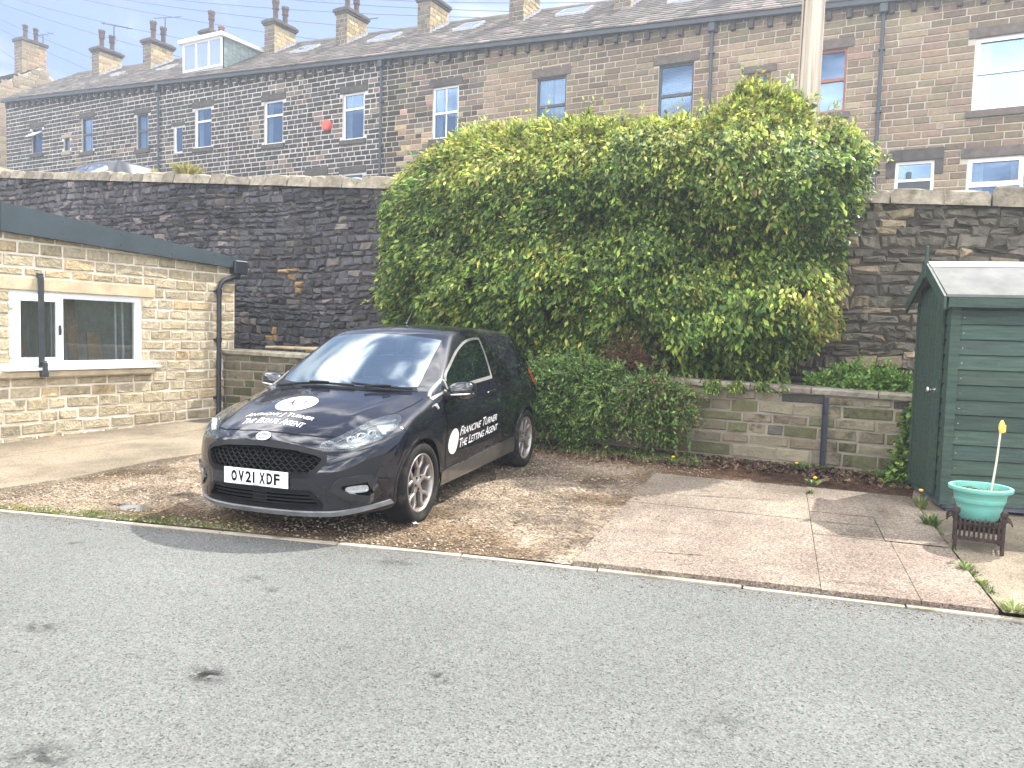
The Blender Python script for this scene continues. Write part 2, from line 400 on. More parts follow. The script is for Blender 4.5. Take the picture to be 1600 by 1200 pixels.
for (sx, sy, sr, sa) in STAIN:
    k = k*(1-sa*np.clip(1.25*np.exp(-(((XX-sx)/(sr*1.5))**2+((YY-sy)/sr)**2)*1.1)-.25+.9*(rag-.45), 0, 1)*np.exp(-(((XX-sx)/(sr*2.6))**2+((YY-sy)/(sr*1.8))**2))*(.18+.95*gn))
k = k*(1-.22*np.clip(1-(EY-YY)/.16, 0, 1)*vnoise(XX*3, YY*3, 55))            # damp grit by the edging
V = np.stack([XX, YY, .059+.019*YY], -1).reshape(-1, 3); I = np.arange(XX.size).reshape(XX.shape)
F = np.stack([I[:-1, :-1], I[1:, :-1], I[1:, 1:], I[:-1, 1:]], -1).reshape(-1, 4)
kc = (k[:-1, :-1, None]*np.array([1.0, 1.0, .985])).reshape(-1, 3)
tag(numpy_mesh('road', V, F, m_road, kc), kind='structure')


mb = MB()                                            # flush edging stones along the road, a joint every 0.9 m
def edge_pt(x):
    y = edge_y(x); t = Vector((1, (edge_y(x+.05)-edge_y(x-.05))/.1, 0)).normalized(); n = Vector((-t.y, t.x, 0)); return Vector((x, y, 0)), n
x = -24.0
while x < 8:
    e = x+.86+rng.uniform(-.03, .03)
    lift = rng.uniform(.006, .016); wd = .045+rng.uniform(-.006, .006)
    (p, n), (q, n2) = edge_pt(x+.006), edge_pt(e-.006)
    cs = [p, q, q+n2*wd, p+n*wd]
    bt = [(c.x, c.y, GZ(c.x, c.y)-.05) for c in cs]; tp = [(c.x, c.y, GZ(c.x, c.y)+lift) for c in cs]
    mb.add(bt+tp, [(4, 5, 6, 7), (0, 1, 5, 4), (1, 2, 6, 5), (2, 3, 7, 6), (3, 0, 4, 7)], 0, jit((1, 1, 1), .15)); x = e
tag(mb.build('kerb', m_kerb), kind='structure')

# concrete apron before the garage
mb = MB()
ap = [(-7.0, 3.15), (-6.86, 4.2), (-7.02, 5.3), (-6.9, 6.5), (-7.0, 7.8), (-7.0, 8.78)]
for (a, b), (c, d) in zip(ap[:-1], ap[1:]):
    xs = [-9.9, -8.4, a]; xe = [-9.9, -8.4, c]
    for i in range(2):
        g = .012
        mb.add([(xs[i], b, GZ(0, b)+.03), (xs[i+1]-g, b, GZ(0, b)+.03), (xe[i+1]-g, d, GZ(0, d)+.03), (xe[i], d, GZ(0, d)+.03)], [(0, 1, 2, 3)])
    mb.add([(a-.012, b, GZ(0, b)+.03), (a, b, GZ(0, b)-.04), (c, d, GZ(0, d)-.04), (c-.012, d, GZ(0, d)+.03)], [(0, 1, 2, 3)])
for (a, b), (c, d) in zip([(-24, -.9), (-14, 1.45), (-9.9, 2.42)], [(-14, 1.45), (-9.9, 2.42), (-7.0, 3.15)]):
    mb.add([(a, b, GZ(0, b)+.03), (c, d, GZ(0, d)+.03), (c, max(3.15, d), GZ(0, max(3.15, d))+.03), (a, 3.15, GZ(0, 3.15)+.03)], [(0, 1, 2, 3)])
tag(mb.build('concrete_apron', m_conc), kind='structure')

# rough yard where the car stands: a dense, uneven sheet
def in_yard(x, y): return (x > -7.15) & (x < .3)
nx_, ny_ = 300, 230
X = np.linspace(-7.15, -.0, nx_); S = np.linspace(0, 1, ny_)
XX, SS = np.meshgrid(X, S, indexing='ij')
EY = np.interp(XX, [p[0] for p in EDGE], [p[1] for p in EDGE])+.05
YY = EY+(8.9-EY)*SS
hgt = (fbm(XX*1.1, YY*1.1, 3, 3)-.47)*.07+(fbm(XX*7, YY*7, 9, 4)-.47)*.034
hgt -= .05*np.exp(-(((XX+5.55)/.55)**2+((YY-3.98)/.14)**2))
ZZ = .059+.019*YY+.012+hgt*np.clip(SS*14, .25, 1)
wet = fbm(XX*.9+4, YY*1.3, 21, 4); gr = fbm(XX*22, YY*22, 5, 3)
cc = (.55+.9*gr)
litter = np.clip((YY-7.55+.5*(fbm(XX*2, YY*2, 31)-.5))/.5, 0, 1)
base = np.stack([cc, cc, cc], -1)
dk = np.clip((wet-.50)/.10, 0, 1)[..., None]
base = base*(1-dk)+base*np.array([.62, .56, .48])*dk
base = base*(1-litter[..., None])+np.array([.50, .36, .28])*(.5+gr[..., None])*litter[..., None]
moss = np.clip((fbm(XX*3, YY*3, 41)-.50)/.08, 0, 1)*np.clip(1-(YY-EY)/.34, 0, 1)*(XX < -4.2)
base = base*(1-moss[..., None])+np.array([.40, .52, .12])*moss[..., None]
V = np.stack([XX, YY, ZZ], -1).reshape(-1, 3); I = np.arange(nx_*ny_).reshape(nx_, ny_)
F = np.stack([I[:-1, :-1], I[1:, :-1], I[1:, 1:], I[:-1, 1:]], -1).reshape(-1, 4)
cf = base[:-1, :-1].reshape(-1, 3)
tag(numpy_mesh('yard', V, F, m_yard, cf, smooth=True), kind='structure')
# puddle
mb = MB(); pts = []
for i in range(26):
    a = 2*pi*i/26; r = 1+.28*sin(3*a+1)+.15*sin(7*a); pts.append((-5.50+.36*r*cos(a), 3.985+.085*r*sin(a)+.20*.36*r*cos(a)))
mb.add([(a, b, GZ(a, 3.985)-.018) for a, b in pts], [tuple(range(26))])
tag(mb.build('puddle', m_water), kind='structure')

# loose stones on the yard: nobody could count them
ico_v = np.array([(0, 0, 1), (.9, 0, .2), (.25, .85, .25), (-.75, .5, .2), (-.7, -.55, .25), (.3, -.85, .2), (0, 0, -.6)])
ico_f = np.array([(0, 1, 2), (0, 2, 3), (0, 3, 4), (0, 4, 5), (0, 5, 1), (6, 2, 1), (6, 3, 2), (6, 4, 3), (6, 5, 4), (6, 1, 5)])
n = 15000
px = nrng.uniform(-7.0, -1.95, n); ey = np.interp(px, [p[0] for p in EDGE], [p[1] for p in EDGE])+.06
py = ey+(8.3-ey)*nrng.uniform(0, 1, n)**1.3
keep = ((fbm(px*1.6, py*1.6, 77) > .45) | (nrng.uniform(0, 1, n) < .25)) & ~((px > -2.5) & (py > 4.4) & (py < 7.6))
px, py = px[keep], py[keep]; n = len(px)
ix = np.clip(((px+7.15)/7.15*(nx_-1)).astype(int), 0, nx_-1); eyy = np.interp(px, [p[0] for p in EDGE], [p[1] for p in EDGE])+.05
iy = np.clip(((py-eyy)/(8.9-eyy)*(ny_-1)).astype(int), 0, ny_-1); pz = ZZ[ix, iy]
sz = .005+.012*nrng.uniform(0, 1, n)**3
ang = nrng.uniform(0, 6.28, n); st = nrng.uniform(.7, 1.5, n)
vv = ico_v[None]*np.stack([sz*st, sz, sz*.6], -1)[:, None, :]*nrng.uniform(.8, 1.2, (n, 7, 1))
ca, sa = np.cos(ang)[:, None], np.sin(ang)[:, None]
vx = vv[..., 0]*ca-vv[..., 1]*sa; vy = vv[..., 0]*sa+vv[..., 1]*ca
V = np.stack([vx+px[:, None], vy+py[:, None], vv[..., 2]+pz[:, None]+.002], -1).reshape(-1, 3)
F = (ico_f[None]+(np.arange(n)*7)[:, None, None]).reshape(-1, 3)
cp = np.repeat(nrng.uniform(.45, 1.35, (n, 1))*np.array([[1, .97, .92]]), 10, axis=0)
tag(numpy_mesh('gravel', V, F, m_pebble, cp), kind='stuff')
# grit washed on to the road's edge
n = 2600; px = nrng.uniform(-9, .6, n); ey = np.interp(px, [p[0] for p in EDGE], [p[1] for p in EDGE]); py = ey-.02-nrng.exponential(.10, n)*(.4+1.4*vnoise(px*1.3, px*0, 17))
t_ = nrng.uniform(0, 1, 500); px[:500] = -1.95-.5*t_+nrng.exponential(.09, 500)*(vnoise(t_*9, t_*0, 3) > .4); py[:500] = 4.45+3.05*t_; sz = .003+.006*nrng.uniform(0, 1, n)**3
vv = ico_v[None]*np.stack([sz, sz, sz*.6], -1)[:, None, :]*nrng.uniform(.8, 1.2, (n, 7, 1)); V = (vv+np.stack([px, py, .059+.019*py+.002+.042*(np.arange(n) < 500)], -1)[:, None, :]).reshape(-1, 3)
F = (ico_f[None]+(np.arange(n)*7)[:, None, None]).reshape(-1, 3); tag(numpy_mesh('road_grit', V, F, m_pebble, np.repeat(nrng.uniform(.4, 1.1, (n, 1))*np.ones((1, 3)), 10, axis=0)), kind='stuff')

# fallen leaves and bits of bark along the foot of the low wall
m_litter = mat('leaf_litter', (.10, .062, .042), .9, .2, ns=20, na=.3, colattr=True)
n = 3200
px = nrng.uniform(-7.0, .0, n); py = 8.74-.8*nrng.uniform(0, 1, n)**2*(.6+.8*vnoise(px*1.5, px*0, 3))
s = nrng.uniform(.010, .028, n); a = nrng.uniform(0, 6.28, n); asp = nrng.uniform(.25, .7, n)
q = np.array([(-1, -1), (1, -1), (1, 1), (-1, 1)])
lx = q[None, :, 0]*s[:, None]; ly = q[None, :, 1]*(s*asp)[:, None]
V = np.stack([px[:, None]+lx*np.cos(a)[:, None]-ly*np.sin(a)[:, None], py[:, None]+lx*np.sin(a)[:, None]+ly*np.cos(a)[:, None],
              (.059+.019*py+.045)[:, None]+nrng.uniform(-.02, .03, (n, 4))], -1).reshape(-1, 3)
F = np.arange(n*4).reshape(n, 4)
cl = nrng.uniform(.4, 1.5, (n, 1))*np.array([[1, 1, 1]])*np.where(nrng.uniform(0, 1, (n, 1)) < .15, np.array([[1.8, 1.9, 1.6]]), np.array([[1, 1, 1]]))
tag(numpy_mesh('leaf_litter', V, F, m_litter, cl), kind='stuff')

# pinkish exposed-aggregate paving: bays cast with open joints over a dark bed
def lerp(a, b, t): return (a[0]+(b[0]-a[0])*t, a[1]+(b[1]-a[1])*t)
FL, FR, BL, BR = (-1.95, 4.42), (.36, 4.88), (-2.45, 7.55), (-.16, 7.75)
mb = MB()
bd = [FL, FR, BR, BL]
mb.add([(a, b, GZ(a, b)+.028) for a, b in bd], [(0, 1, 2, 3)], 1)
def bil(u, v): return lerp(lerp(FL, FR, u), lerp(BL, BR, u), v)
bays = [(0, .62, [0, .30, .56, .985]), (.62, 1.0, [0, .42, .66, .995])]
sub = {(1, 0): [(.62, .84), (.84, 1)], (1, 1): [(.62, .825), (.825, 1)]}
for bi, (u0, u1, vs_) in enumerate(bays):
    for k in range(len(vs_)-1):
        for (a, b) in sub.get((bi, k), [(u0, u1)]):
            gx, gy = .0009, .0008
            tint = jit((1, 1, 1), .06); h = rng.uniform(-.003, .003)
            N_ = 10
            for i, vj in [(i_, j_) for i_ in range(N_) for j_ in range(10)]:
                ua = a+gx+(b-a-2*gx)*i/N_; ub = a+gx+(b-a-2*gx)*(i+1)/N_
                e0 = vs_[k]+gy+rng.uniform(0, .003); e1 = vs_[k+1]-gy-rng.uniform(0, .003)
                if k == 0: e0 = vs_[k]
                e0, e1 = vs_[k]+(gy if k else 0)+(vs_[k+1]-vs_[k]-gy-(gy if k else 0))*vj/10, vs_[k]+(gy if k else 0)+(vs_[k+1]-vs_[k]-gy-(gy if k else 0))*(vj+1)/10
                damp = 1.08-.42*float(np.clip((fbm(np.array([ua*4]), np.array([e0*3.2+1.7]), 88, 4)[0]-.44+.35*(e0-.62))*4, 0, 1))
                tq = tuple(c*damp for c in tint)
                q = [bil(ua, e0), bil(ub, e0), bil(ub, e1), bil(ua, e1)]
                mb.add([(x, y, GZ(x, y)+.040+h) for x, y in q], [(0, 1, 2, 3)], 0, tq)
                q2 = [bil(ua, e0), bil(ub, e0)]
                if k == 0 and vj == 0: mb.add([(x, y, GZ(x, y)+.040+h) for x, y in q2]+[(x, y, GZ(x, y)-.02) for x, y in q2], [(0, 2, 3, 1)], 0, tint)
CRACKS = [((-1.59, 4.86), (-1.24, 4.98)), ((-.55, 4.85), (-.22, 4.95)), ((-2.2, 6.55), (-1.05, 6.95)), ((-.9, 6.3), (-.15, 6.45))]
for (p, q) in CRACKS:                               # ragged cracks
    pts = [(p[0]+(q[0]-p[0])*i/24+rng.uniform(-.006, .006), p[1]+(q[1]-p[1])*i/24+rng.uniform(-.010, .010)) for i in range(25)]
    wd_ = [.0015+.0065*rng.random()*sin(pi*i/24) for i in range(25)]
    v = []
    for (x, y), a in zip(pts, wd_): v += [(x, y-a, GZ(x, y-a)+.0455), (x, y+a, GZ(x, y+a)+.0455)]
    mb.add(v, [(2*i, 2*i+2, 2*i+3, 2*i+1) for i in range(24)], 1, (.5, .5, .5))
o = mb.build('paving', [m_pink, m_joint]); tag(o, kind='structure')
# concrete path by the shed
mb = MB()
P = [(.38, 4.90), (9, 6.45), (9, 9.6), (-.14, 9.6), (-.14, 7.75)]
mb.add([(a, b, GZ(a, b)+.022) for a, b in P], [tuple(range(5))])
tag(mb.build('concrete_path', m_conc), kind='structure')
# ------------------------------------------------------------------ the terrace beyond the upper street
m_stone = mat('dressed_stone', (.9, .9, .9), .9, .2, ns=9, na=.28, bump=.5, bs=35, colattr=True)
m_mortar = mat('lime_mortar', (.50, .47, .43), .95, .1, ns=2, na=.25)
m_mortar2 = mat('tan_mortar', (.46, .415, .345), .95, .1, ns=2, na=.25)
m_sootstone = mat('sooty_stone', (.075, .067, .06), .9, .2, ns=5, na=.4, bump=.3, bs=30)
m_slate = mat('stone_slate', (.090, .079, .068), .75, .35, ns=4, na=.35, bump=.4, bs=30, colattr=True)
m_gutter = mat('gutter_paint', (.045, .055, .065), .5, .4, ns=3, na=.2)
m_upvc = mat('white_upvc', (.80, .81, .82), .35, .5, ns=2, na=.03)
m_dkframe = mat('dark_grey_frame', (.05, .055, .06), .45, .4, ns=3, na=.15)
m_brframe = mat('red_brown_frame', (.28, .10, .055), .5, .4, ns=4, na=.2)
m_pane = glass('sash_pane', (.05, .08, .12), .20, .015, .5, (.44, .64, .92), .16)  # blue mirror tint stands in for a reflected blue sky
m_dark = mat('dim_room', (.03, .03, .032), .9, .1)
m_curtain = mat('net_curtain', (.55, .57, .60), .9, .1, ns=3, na=.08)
m_pot = mat('fired_clay_pot', (.095, .055, .042), .8, .3, ns=6, na=.5, base2=(.06, .045, .04), colattr=True)
m_lead = mat('lead_flashing', (.30, .31, .33), .6, .4, ns=4, na=.2)
m_roofglass = glass('roof_glass', (.3, .34, .4), .55, .02, .1)
m_hung = mat('hung_slate', (.25, .31, .29), .7, .35, ns=3, na=.2, colattr=True)
m_chstone = mat('chimney_stone', (.9, .9, .9), .9, .2, ns=7, na=.25, bump=.5, bs=25, colattr=True)

FY = 25.0
def EAV(x): return 13.65-.0518*(x+46.26)
def T_f(u, z, d): return (u, FY-d, z)

def window(root, og, x0, x1, z0, z1, style='one', fm=None, curtain=0, sill=True, lint=True, lintm=None, label=None, lw=.2, surround=None):
    """a window: frame (part) with pane, lintel and sill (sub-parts)"""
    fm = fm or m_upvc; t = .065 if fm is m_upvc else .075
    mb = MB(); ya, yb = FY+.06, FY+.13
    ww, hh = x1-x0, z1-z0
    mb.box(x0, x0+t, ya, yb, z0, z1); mb.box(x1-t, x1, ya, yb, z0, z1)
    mb.box(x0+t, x1-t, ya, yb, z0, z0+t); mb.box(x0+t, x1-t, ya, yb, z1-t, z1)
    if style in ('top', 'half'):
        zt = z0+hh*(.66 if style == 'top' else .52)
        mb.box(x0+t, x1-t, ya-.015, yb, zt-t*.6, zt+t*.6)
    if style == 'cross':
        zt = z0+hh*.5; mb.box(x0+t, x1-t, ya-.01, yb, zt-t*.6, zt+t*.6); xm = (x0+x1)/2
        mb.box(xm-.02, xm+.02, ya+.01, yb-.01, z0+t, zt-t*.6); mb.box(xm-.02, xm+.02, ya+.01, yb-.01, zt+t*.6, z1-t)
    if style == 'two':
        xm = x0+ww*.9; mb.box(xm-.03, xm+.03, ya-.01, yb, z0+t, z1-t)
    if style == 'half' and fm is m_upvc:                     # opening light stands proud
        zt = z0+hh*.52
        mb.box(x0+t, x0+t*1.8, ya-.03, ya, zt+.04, z1-t); mb.box(x1-t*1.8, x1-t, ya-.03, ya, zt+.04, z1-t)
        mb.box(x0+t*1.8, x1-t*1.8, ya-.03, ya, z1-t*1.8, z1-t); mb.box(x0+t*1.8, x1-t*1.8, ya-.03, ya, zt+.04, zt+.04+t*.8)
    f = mb.build('window', fm, root, og, label=label)
    p = MB(); p.add([(x0+t*.5, FY+.1, z0+t*.5), (x1-t*.5, FY+.1, z0+t*.5), (x1-t*.5, FY+.1, z1-t*.5), (x0+t*.5, FY+.1, z1-t*.5)], [(0, 1, 2, 3)])
    p.build('pane', m_pane, f, og)
    if curtain:
        c = MB(); n = 26
        for (a, b) in ([(x0+.03, x0+ww*.30), (x1-ww*.22, x1-.03)] if curtain == 1 else [(x0+.03, x0+ww*.47), (x0+ww*.53, x1-.03)] if curtain == 2 else [(x0+.03, x1-.03)]):
            zz0 = z0 if curtain != 3 else z0+hh*.52
            k = max(6, int((b-a)/.03)); v = []
            for i in range(k+1):
                x = a+(b-a)*i/k; y = FY+.22+.02*sin(i*1.9)+(.012*sin(i*.7))
                v += [(x, y, zz0), (x, y, z1)]
            c.add(v, [(2*i, 2*i+2, 2*i+3, 2*i+1) for i in range(k)])
        c.build('curtain', m_curtain, f, og)
    if lint:
        l = MB(); e = .17
        l.box(x0-e, x1+e, FY-.045, FY+.14, z1+.004, z1+lw+.08, bev=.012); l.build('lintel', lintm or m_sootstone, f, og)
    if sill:
        l = MB(); l.box(x0-.13, x1+.13, FY-.09, FY+.14, z0-.2, z0-.004, bev=.012); l.build('sill', lintm or m_sootstone, f, og)
    return f

def chimney(root, og, x, tall=1, pots=2, orange=False):
    x0, x1, y0, y1 = x-.33, x+.33, 27.5, 28.9
    zb = EAV(x)+1.45; zt = EAV(x)+3.12
    mb = MB()
    mb.box(x0+.02, x1-.02, y0+.02, y1-.02, zb, zt, 1)
    cb = (.46, .35, .20)  # sunlight painted into the side faces: paler stone than the front
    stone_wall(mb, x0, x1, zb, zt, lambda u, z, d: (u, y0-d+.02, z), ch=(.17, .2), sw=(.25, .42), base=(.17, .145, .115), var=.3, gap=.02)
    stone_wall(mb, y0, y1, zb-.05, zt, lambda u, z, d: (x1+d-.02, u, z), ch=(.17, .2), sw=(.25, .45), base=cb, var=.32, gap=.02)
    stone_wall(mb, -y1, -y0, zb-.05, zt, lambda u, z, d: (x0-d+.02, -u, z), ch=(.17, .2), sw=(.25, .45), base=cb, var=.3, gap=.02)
    mb.box(x0-.05, x1+.05, y0-.05, y1+.05, zt, zt+.09, 2, bev=.015); mb.box(x0-.11, x1+.11, y0-.11, y1+.11, zt+.093, zt+.24, 2, bev=.02)
    mb.box(x0-.02, x1+.02, y0-.02, y1+.02, zt+.243, zt+.31, 2, bev=.02)
    # ragged mortar flaunching / lead steps up the roof slope on the lit side
    for k in range(9):
        y = y0+.02+k*.155; z = EAV(x)+2.72*(y-24.68)/4.42
        mb.box(x1, x1+.035, y, y+.15, z-.02, z+.18+rng.uniform(0, .05), 3)
    mb.box(x0-.04, x1+.04, y0-.05, y0-.005, zb-.05, zb+.28, 3)
    c = mb.build('chimney', [m_chstone, m_mortar2, m_sootstone, m_lead], root, og)
    zt += .30
    for k in range(pots):
        y = y0+.4+k*.62; h = (.95 if k == 0 else .86)*tall
        p = MB(); n = 14
        col_ = (1.2, 1.1, 1) if not orange or k == 0 else (3.2, 2.2, 1.6)
        if orange and k: h *= .5
        p.lathe([(.15, 0), (.15, .08), (.125, .12), (.12, h*.55), (.16, h*.58), (.165, h*.64), (.13, h*.67), (.145, h*.72), (.15, h*.86), (.175, h*.88), (.175, h*.94), (.14, h*.96), (.14, h), (.11, h), (.10, h*.8)], n, 0, col_, T=lambda a, b, d: (x+a, y+b, zt+d))
        for i in range(7):
            a = 2*pi*i/7; p.box(-.02, .02, -.03, .03, h*.95, h*1.06, 0, col_, T=lambda a_, b_, d_, a=a: (x+.145*cos(a)+a_, y+.145*sin(a)+b_, zt+d_))
        p.build('chimney_pot', m_pot, c, og)
    return c

def aerial(root, og, x, y, z, h, arms, rot=0.5):
    p = MB(); p.tube([(x, y, z), (x, y, z+h)], .032, 6)
    a = Vector((cos(rot), sin(rot), 0)); b = Vector((-sin(rot), cos(rot), 0)); q = Vector((x, y, z+h))
    p.tube([q-a*.65, q+a*.95], .022, 5)
    for k in range(arms): c = q+a*(-.5+1.2*k/max(1, arms-1)); p.tube([c-b*.28, c+b*.28], .015, 5)
    p.build('tv_aerial', m_dkframe, root, og)

def roof(root, og, xl, xr, m=None):
    mb = MB(); ns = 15
    ys0, ys1 = 24.66, 29.1
    def P(x, s, lift=0): return (x, ys0+(ys1-ys0)*s, EAV(x)+.02+2.72*s+lift)
    for k in range(ns):
        s0, s1 = k/ns, (k+1)/ns+.012
        x = xl - rng.uniform(0, .2)*0
        while x < xr-.01:
            e = min(xr, x+rng.uniform(.28, .6)); l0 = .05+rng.uniform(-.006, .012)
            c = jit((1, 1, 1), .35)
            if rng.random() < .14: c = jit((1.9, 1.75, 1.8), .2)
            g = .006
            v = [P(x+g, s0, l0), P(e-g, s0, l0), P(e-g, s1, .012), P(x+g, s1, .012), P(x+g, s0, .0), P(e-g, s0, .0)]
            mb.add(v, [(0, 1, 2, 3), (4, 5, 1, 0)], 0, c); x = e
    # rear slope, underside, ridge
    A = lambda x, s: (x, 29.1+4.4*s, EAV(x)+2.74-2.72*s)
    mb.add([A(xl, 0), A(xr, 0), A(xr, 1), A(xl, 1)], [(0, 1, 2, 3)], 0)
    mb.add([P(xl, 0), P(xr, 0), P(xr, 1), P(xl, 1)], [(0, 1, 2, 3)], 0, (.4, .4, .4))
    x = xl
    while x < xr-.01:
        e = min(xr, x+.45); z = lambda u: EAV(u)+2.76
        mb.add([(x+.005, 28.94, z(x)-.07), (e-.005, 28.94, z(e)-.07), (e-.005, 29.1, z(e)+.07), (x+.005, 29.1, z(x)+.07), (x+.005, 29.26, z(x)-.07), (e-.005, 29.26, z(e)-.07)], [(0, 1, 2, 3), (3, 2, 5, 4)], 0, jit((.9, .85, .8), .2)); x = e
    return mb.build('roof', m or m_slate, root, og)

def skylight(root, og, xa, xb, s0, s1):
    mb = MB(); P = lambda x, s, l: (x, 24.66+4.44*s, EAV(x)+.02+2.72*s+l)
    v = [P(xa, s0, .02), P(xb, s0, .02), P(xb, s1, .02), P(xa, s1, .02), P(xa, s0, .13), P(xb, s0, .13), P(xb, s1, .13), P(xa, s1, .13)]
    mb.add(v, [(0, 1, 5, 4), (1, 2, 6, 5), (2, 3, 7, 6), (3, 0, 4, 7), (4, 5, 6, 7)])
    f = mb.build('skylight', m_lead, root, og)
    e = .06; t = (s1-s0)*.07
    p = MB(); p.add([P(xa+e, s0+t, .136), P(xb-e, s0+t, .136), P(xb-e, s1-t, .136), P(xa+e, s1-t, .136)], [(0, 1, 2, 3)]); p.build('pane', m_roofglass, f, og)

def pipe(root, og, x, z0, z1):
    p = MB(); p.tube([(x, FY-.12, z0), (x, FY-.12, z1-.25), (x, FY-.22, z1-.08)], .052, 8)
    z = z0+.3
    while z < z1-.3: p.box(x-.085, x+.085, FY-.18, FY-.0, z, z+.06); z += 1.75
    p.box(x-.11, x+.11, FY-.27, FY-.02, z1-.35, z1-.08, bev=.02)
    p.build('drainpipe', m_gutter, root, og)

DARK = dict(base=(.066, .060, .055), var=.35, mortar=m_mortar, gap=.045, sw=(.28, .58))
MID = dict(base=(.13, .105, .08), var=.55, mortar=m_mortar2, gap=.032, sw=(.3, .62))
TAN = dict(base=(.275, .21, .14), var=.26, mortar=m_mortar2, gap=.030, sw=(.35, .75))
def house(xl, xr, label, pal, wins, chim=None, pipes=(), extra=None, aer=None):
    xm = (xl+xr)/2; zb = round((TZ(xm, FY)-.3)/.2)*.2; og = (xm, FY, zb)
    root = empty('terraced_house', og); tag(root, label, 'house', 'stone terraced houses on the upper street')
    ops = [(a[0], a[1], a[2], a[3]) for a in wins]
    cut = []
    for a in wins:
        k = a[4] if len(a) > 4 else {}
        x0, x1, z0, z1 = a[:4]
        cut.append((x0, x1, z0, z1))
        if k.get('lint', True): cut.append((x0-.17, x1+.17, z1, z1+k.get('lw', .2)+.08))
        if k.get('sill', True): cut.append((x0-.13, x1+.13, z0-.2, z0))
        if k.get('jamb'): cut.append((x0-.26, x0, z0, z1)); cut.append((x1, x1+.26, z0, z1))
    mb = MB()
    zt = lambda u: EAV(u)-.05
    def cf(u, z, c):
        n_ = vnoise(np.array([u*.7]), np.array([z*.7]), 5)[0]
        if pal is TAN:
            k = .72+.56*n_
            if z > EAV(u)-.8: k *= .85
            return tuple(v*k for v in c)
        if pal is MID and u < -19: return tuple(v*.5 for v in c)
        if n_ > .66 and rng.random() < .5: return tuple(v*q for v, q in zip(c, (2.6, 2.3, 1.9)))
        return c
    stone_wall(mb, xl, xr, zb, zt, T_f, ch=(.2, .2), tooth=(xl > -46, xr < 2), sw=pal['sw'], openings=cut, gap=pal['gap'], d=.022, base=pal['base'], var=pal['var'], colf=cf)
    slab_with_holes(mb, xl, xr, zb, zt, T_f, ops, 1, (0, -.16))
    mb.add([(xl, FY+.9, zb), (xr, FY+.9, zb), (xr, FY+.9, EAV(xr)), (xl, FY+.9, EAV(xl))], [(0, 1, 2, 3)], 2)       # the rooms' dim back
    mb.add([(xl, 33.4, zb), (xl, FY, zb), (xl, FY, EAV(xl)-.05), (xl, 29.1, EAV(xl)+2.7), (xl, 33.4, EAV(xl)-.05)], [(0, 1, 2, 3, 4)], 0, pal['base'])
    mb.add([(xr, FY, zb), (xr, 33.4, zb), (xr, 33.4, EAV(xr)-.05), (xr, 29.1, EAV(xr)+2.7), (xr, FY, EAV(xr)-.05)], [(0, 1, 2, 3, 4)], 0, pal['base'])
    mb.add([(xr, 33.4, zb), (xl, 33.4, zb), (xl, 33.4, EAV(xl)-.05), (xr, 33.4, EAV(xr)-.05)], [(0, 1, 2, 3)], 0, pal['base'])
    mb.build('wall', [m_stone, pal['mortar'], m_dark], root, og)
    roof(root, og, xl, xr)
    g = MB()                                                     # gutter on its corbels
    za, zc = EAV(xl), EAV(xr)
    v = []
    for (x, z) in ((xl, za), (xr, zc)):
        v += [(x, FY-.30, z+.02), (x, FY-.30, z-.13), (x, FY-.14, z-.13), (x, FY-.14, z+.02), (x, FY-.17, z+.02), (x, FY-.17, z-.09), (x, FY-.27, z-.09), (x, FY-.27, z+.02)]
    g.add(v, [(i, (i+1) % 8, 8+(i+1) % 8, 8+i) for i in range(8)]); g.build('gutter', m_gutter, root, og, fixn=True)
    n = 8
    for k in range(n):
        c = MB(); x = xl+(k+.5)*(xr-xl)/n; z = EAV(x); c.box(x-.07, x+.07, FY-.17, FY+.02, z-.40, z-.13, bev=.015); c.build('corbel', m_sootstone, root, og)
    for a in wins:
        k = dict(a[4]) if len(a) > 4 else {}
        k.pop('jamb', None)
        if k.pop('door', False): continue
        window(root, og, *a[:4], **k)
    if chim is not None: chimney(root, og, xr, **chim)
    for (x, z0) in pipes: pipe(root, og, x, z0, EAV(x)-.05)
    if extra: extra(root, og)
    if aer: aerial(root, og, *aer)
    return root

D_ = dict
LS = m_stone
def G(x0, x1, z0, z1, **k): return (x0, x1, z0, z1, k)
m_ltsurround = mat('pale_window_surround', (.30, .26, .19), .9, .2, ns=6, na=.25)
m_red = mat('red_alarm_box', (.75, .09, .06), .5, .4, na=.08)
m_tansoot = mat('weathered_lintel', (.12, .10, .085), .9, .2, ns=5, na=.35, bump=.3, bs=30)

def ex9(root, og):          # top-hung light pushed open
    p = MB(); p.add([(-43.85, FY+.02, 11.72), (-42.91, FY+.02, 11.72), (-42.91, FY-.42, 11.42), (-43.85, FY-.42, 11.42)], [(0, 1, 2, 3)])
    p.add([(-43.85, FY+.02, 11.68), (-42.91, FY+.02, 11.68), (-42.91, FY-.42, 11.38), (-43.85, FY-.42, 11.38)], [(3, 2, 1, 0)])
    p.build('open_light', m_upvc, root, og)
house(-46.3, -42.1, 'sooty end house of the terrace, leftmost, with a pushed-open top light', DARK,
      [G(-43.85, -42.91, 10.57, 11.92, style='one', fm=m_dkframe, curtain=3), G(-43.9, -42.9, 7.2, 8.9, style='top')], D_(), extra=ex9, aer=(-41.9, 28.5, 17.3, 1.0, 3, 1.0))
house(-42.1, -37.7, 'sooty terraced house with a tiny pale-framed window beside its dark sash', DARK,
      [G(-39.41, -38.50, 10.28, 11.99, style='half', fm=m_dkframe, curtain=2), G(-40.96, -40.46, 10.45, 11.13, style='one', fm=m_dkframe, lintm=m_ltsurround, lw=.1), G(-39.5, -38.5, 7.0, 8.6, style='top')], D_(),
      extra=lambda r, o: skylight(r, o, -39.9, -39.3, .50, .62), aer=(-37.4, 28.4, 16.6, 1.35, 0, .3))
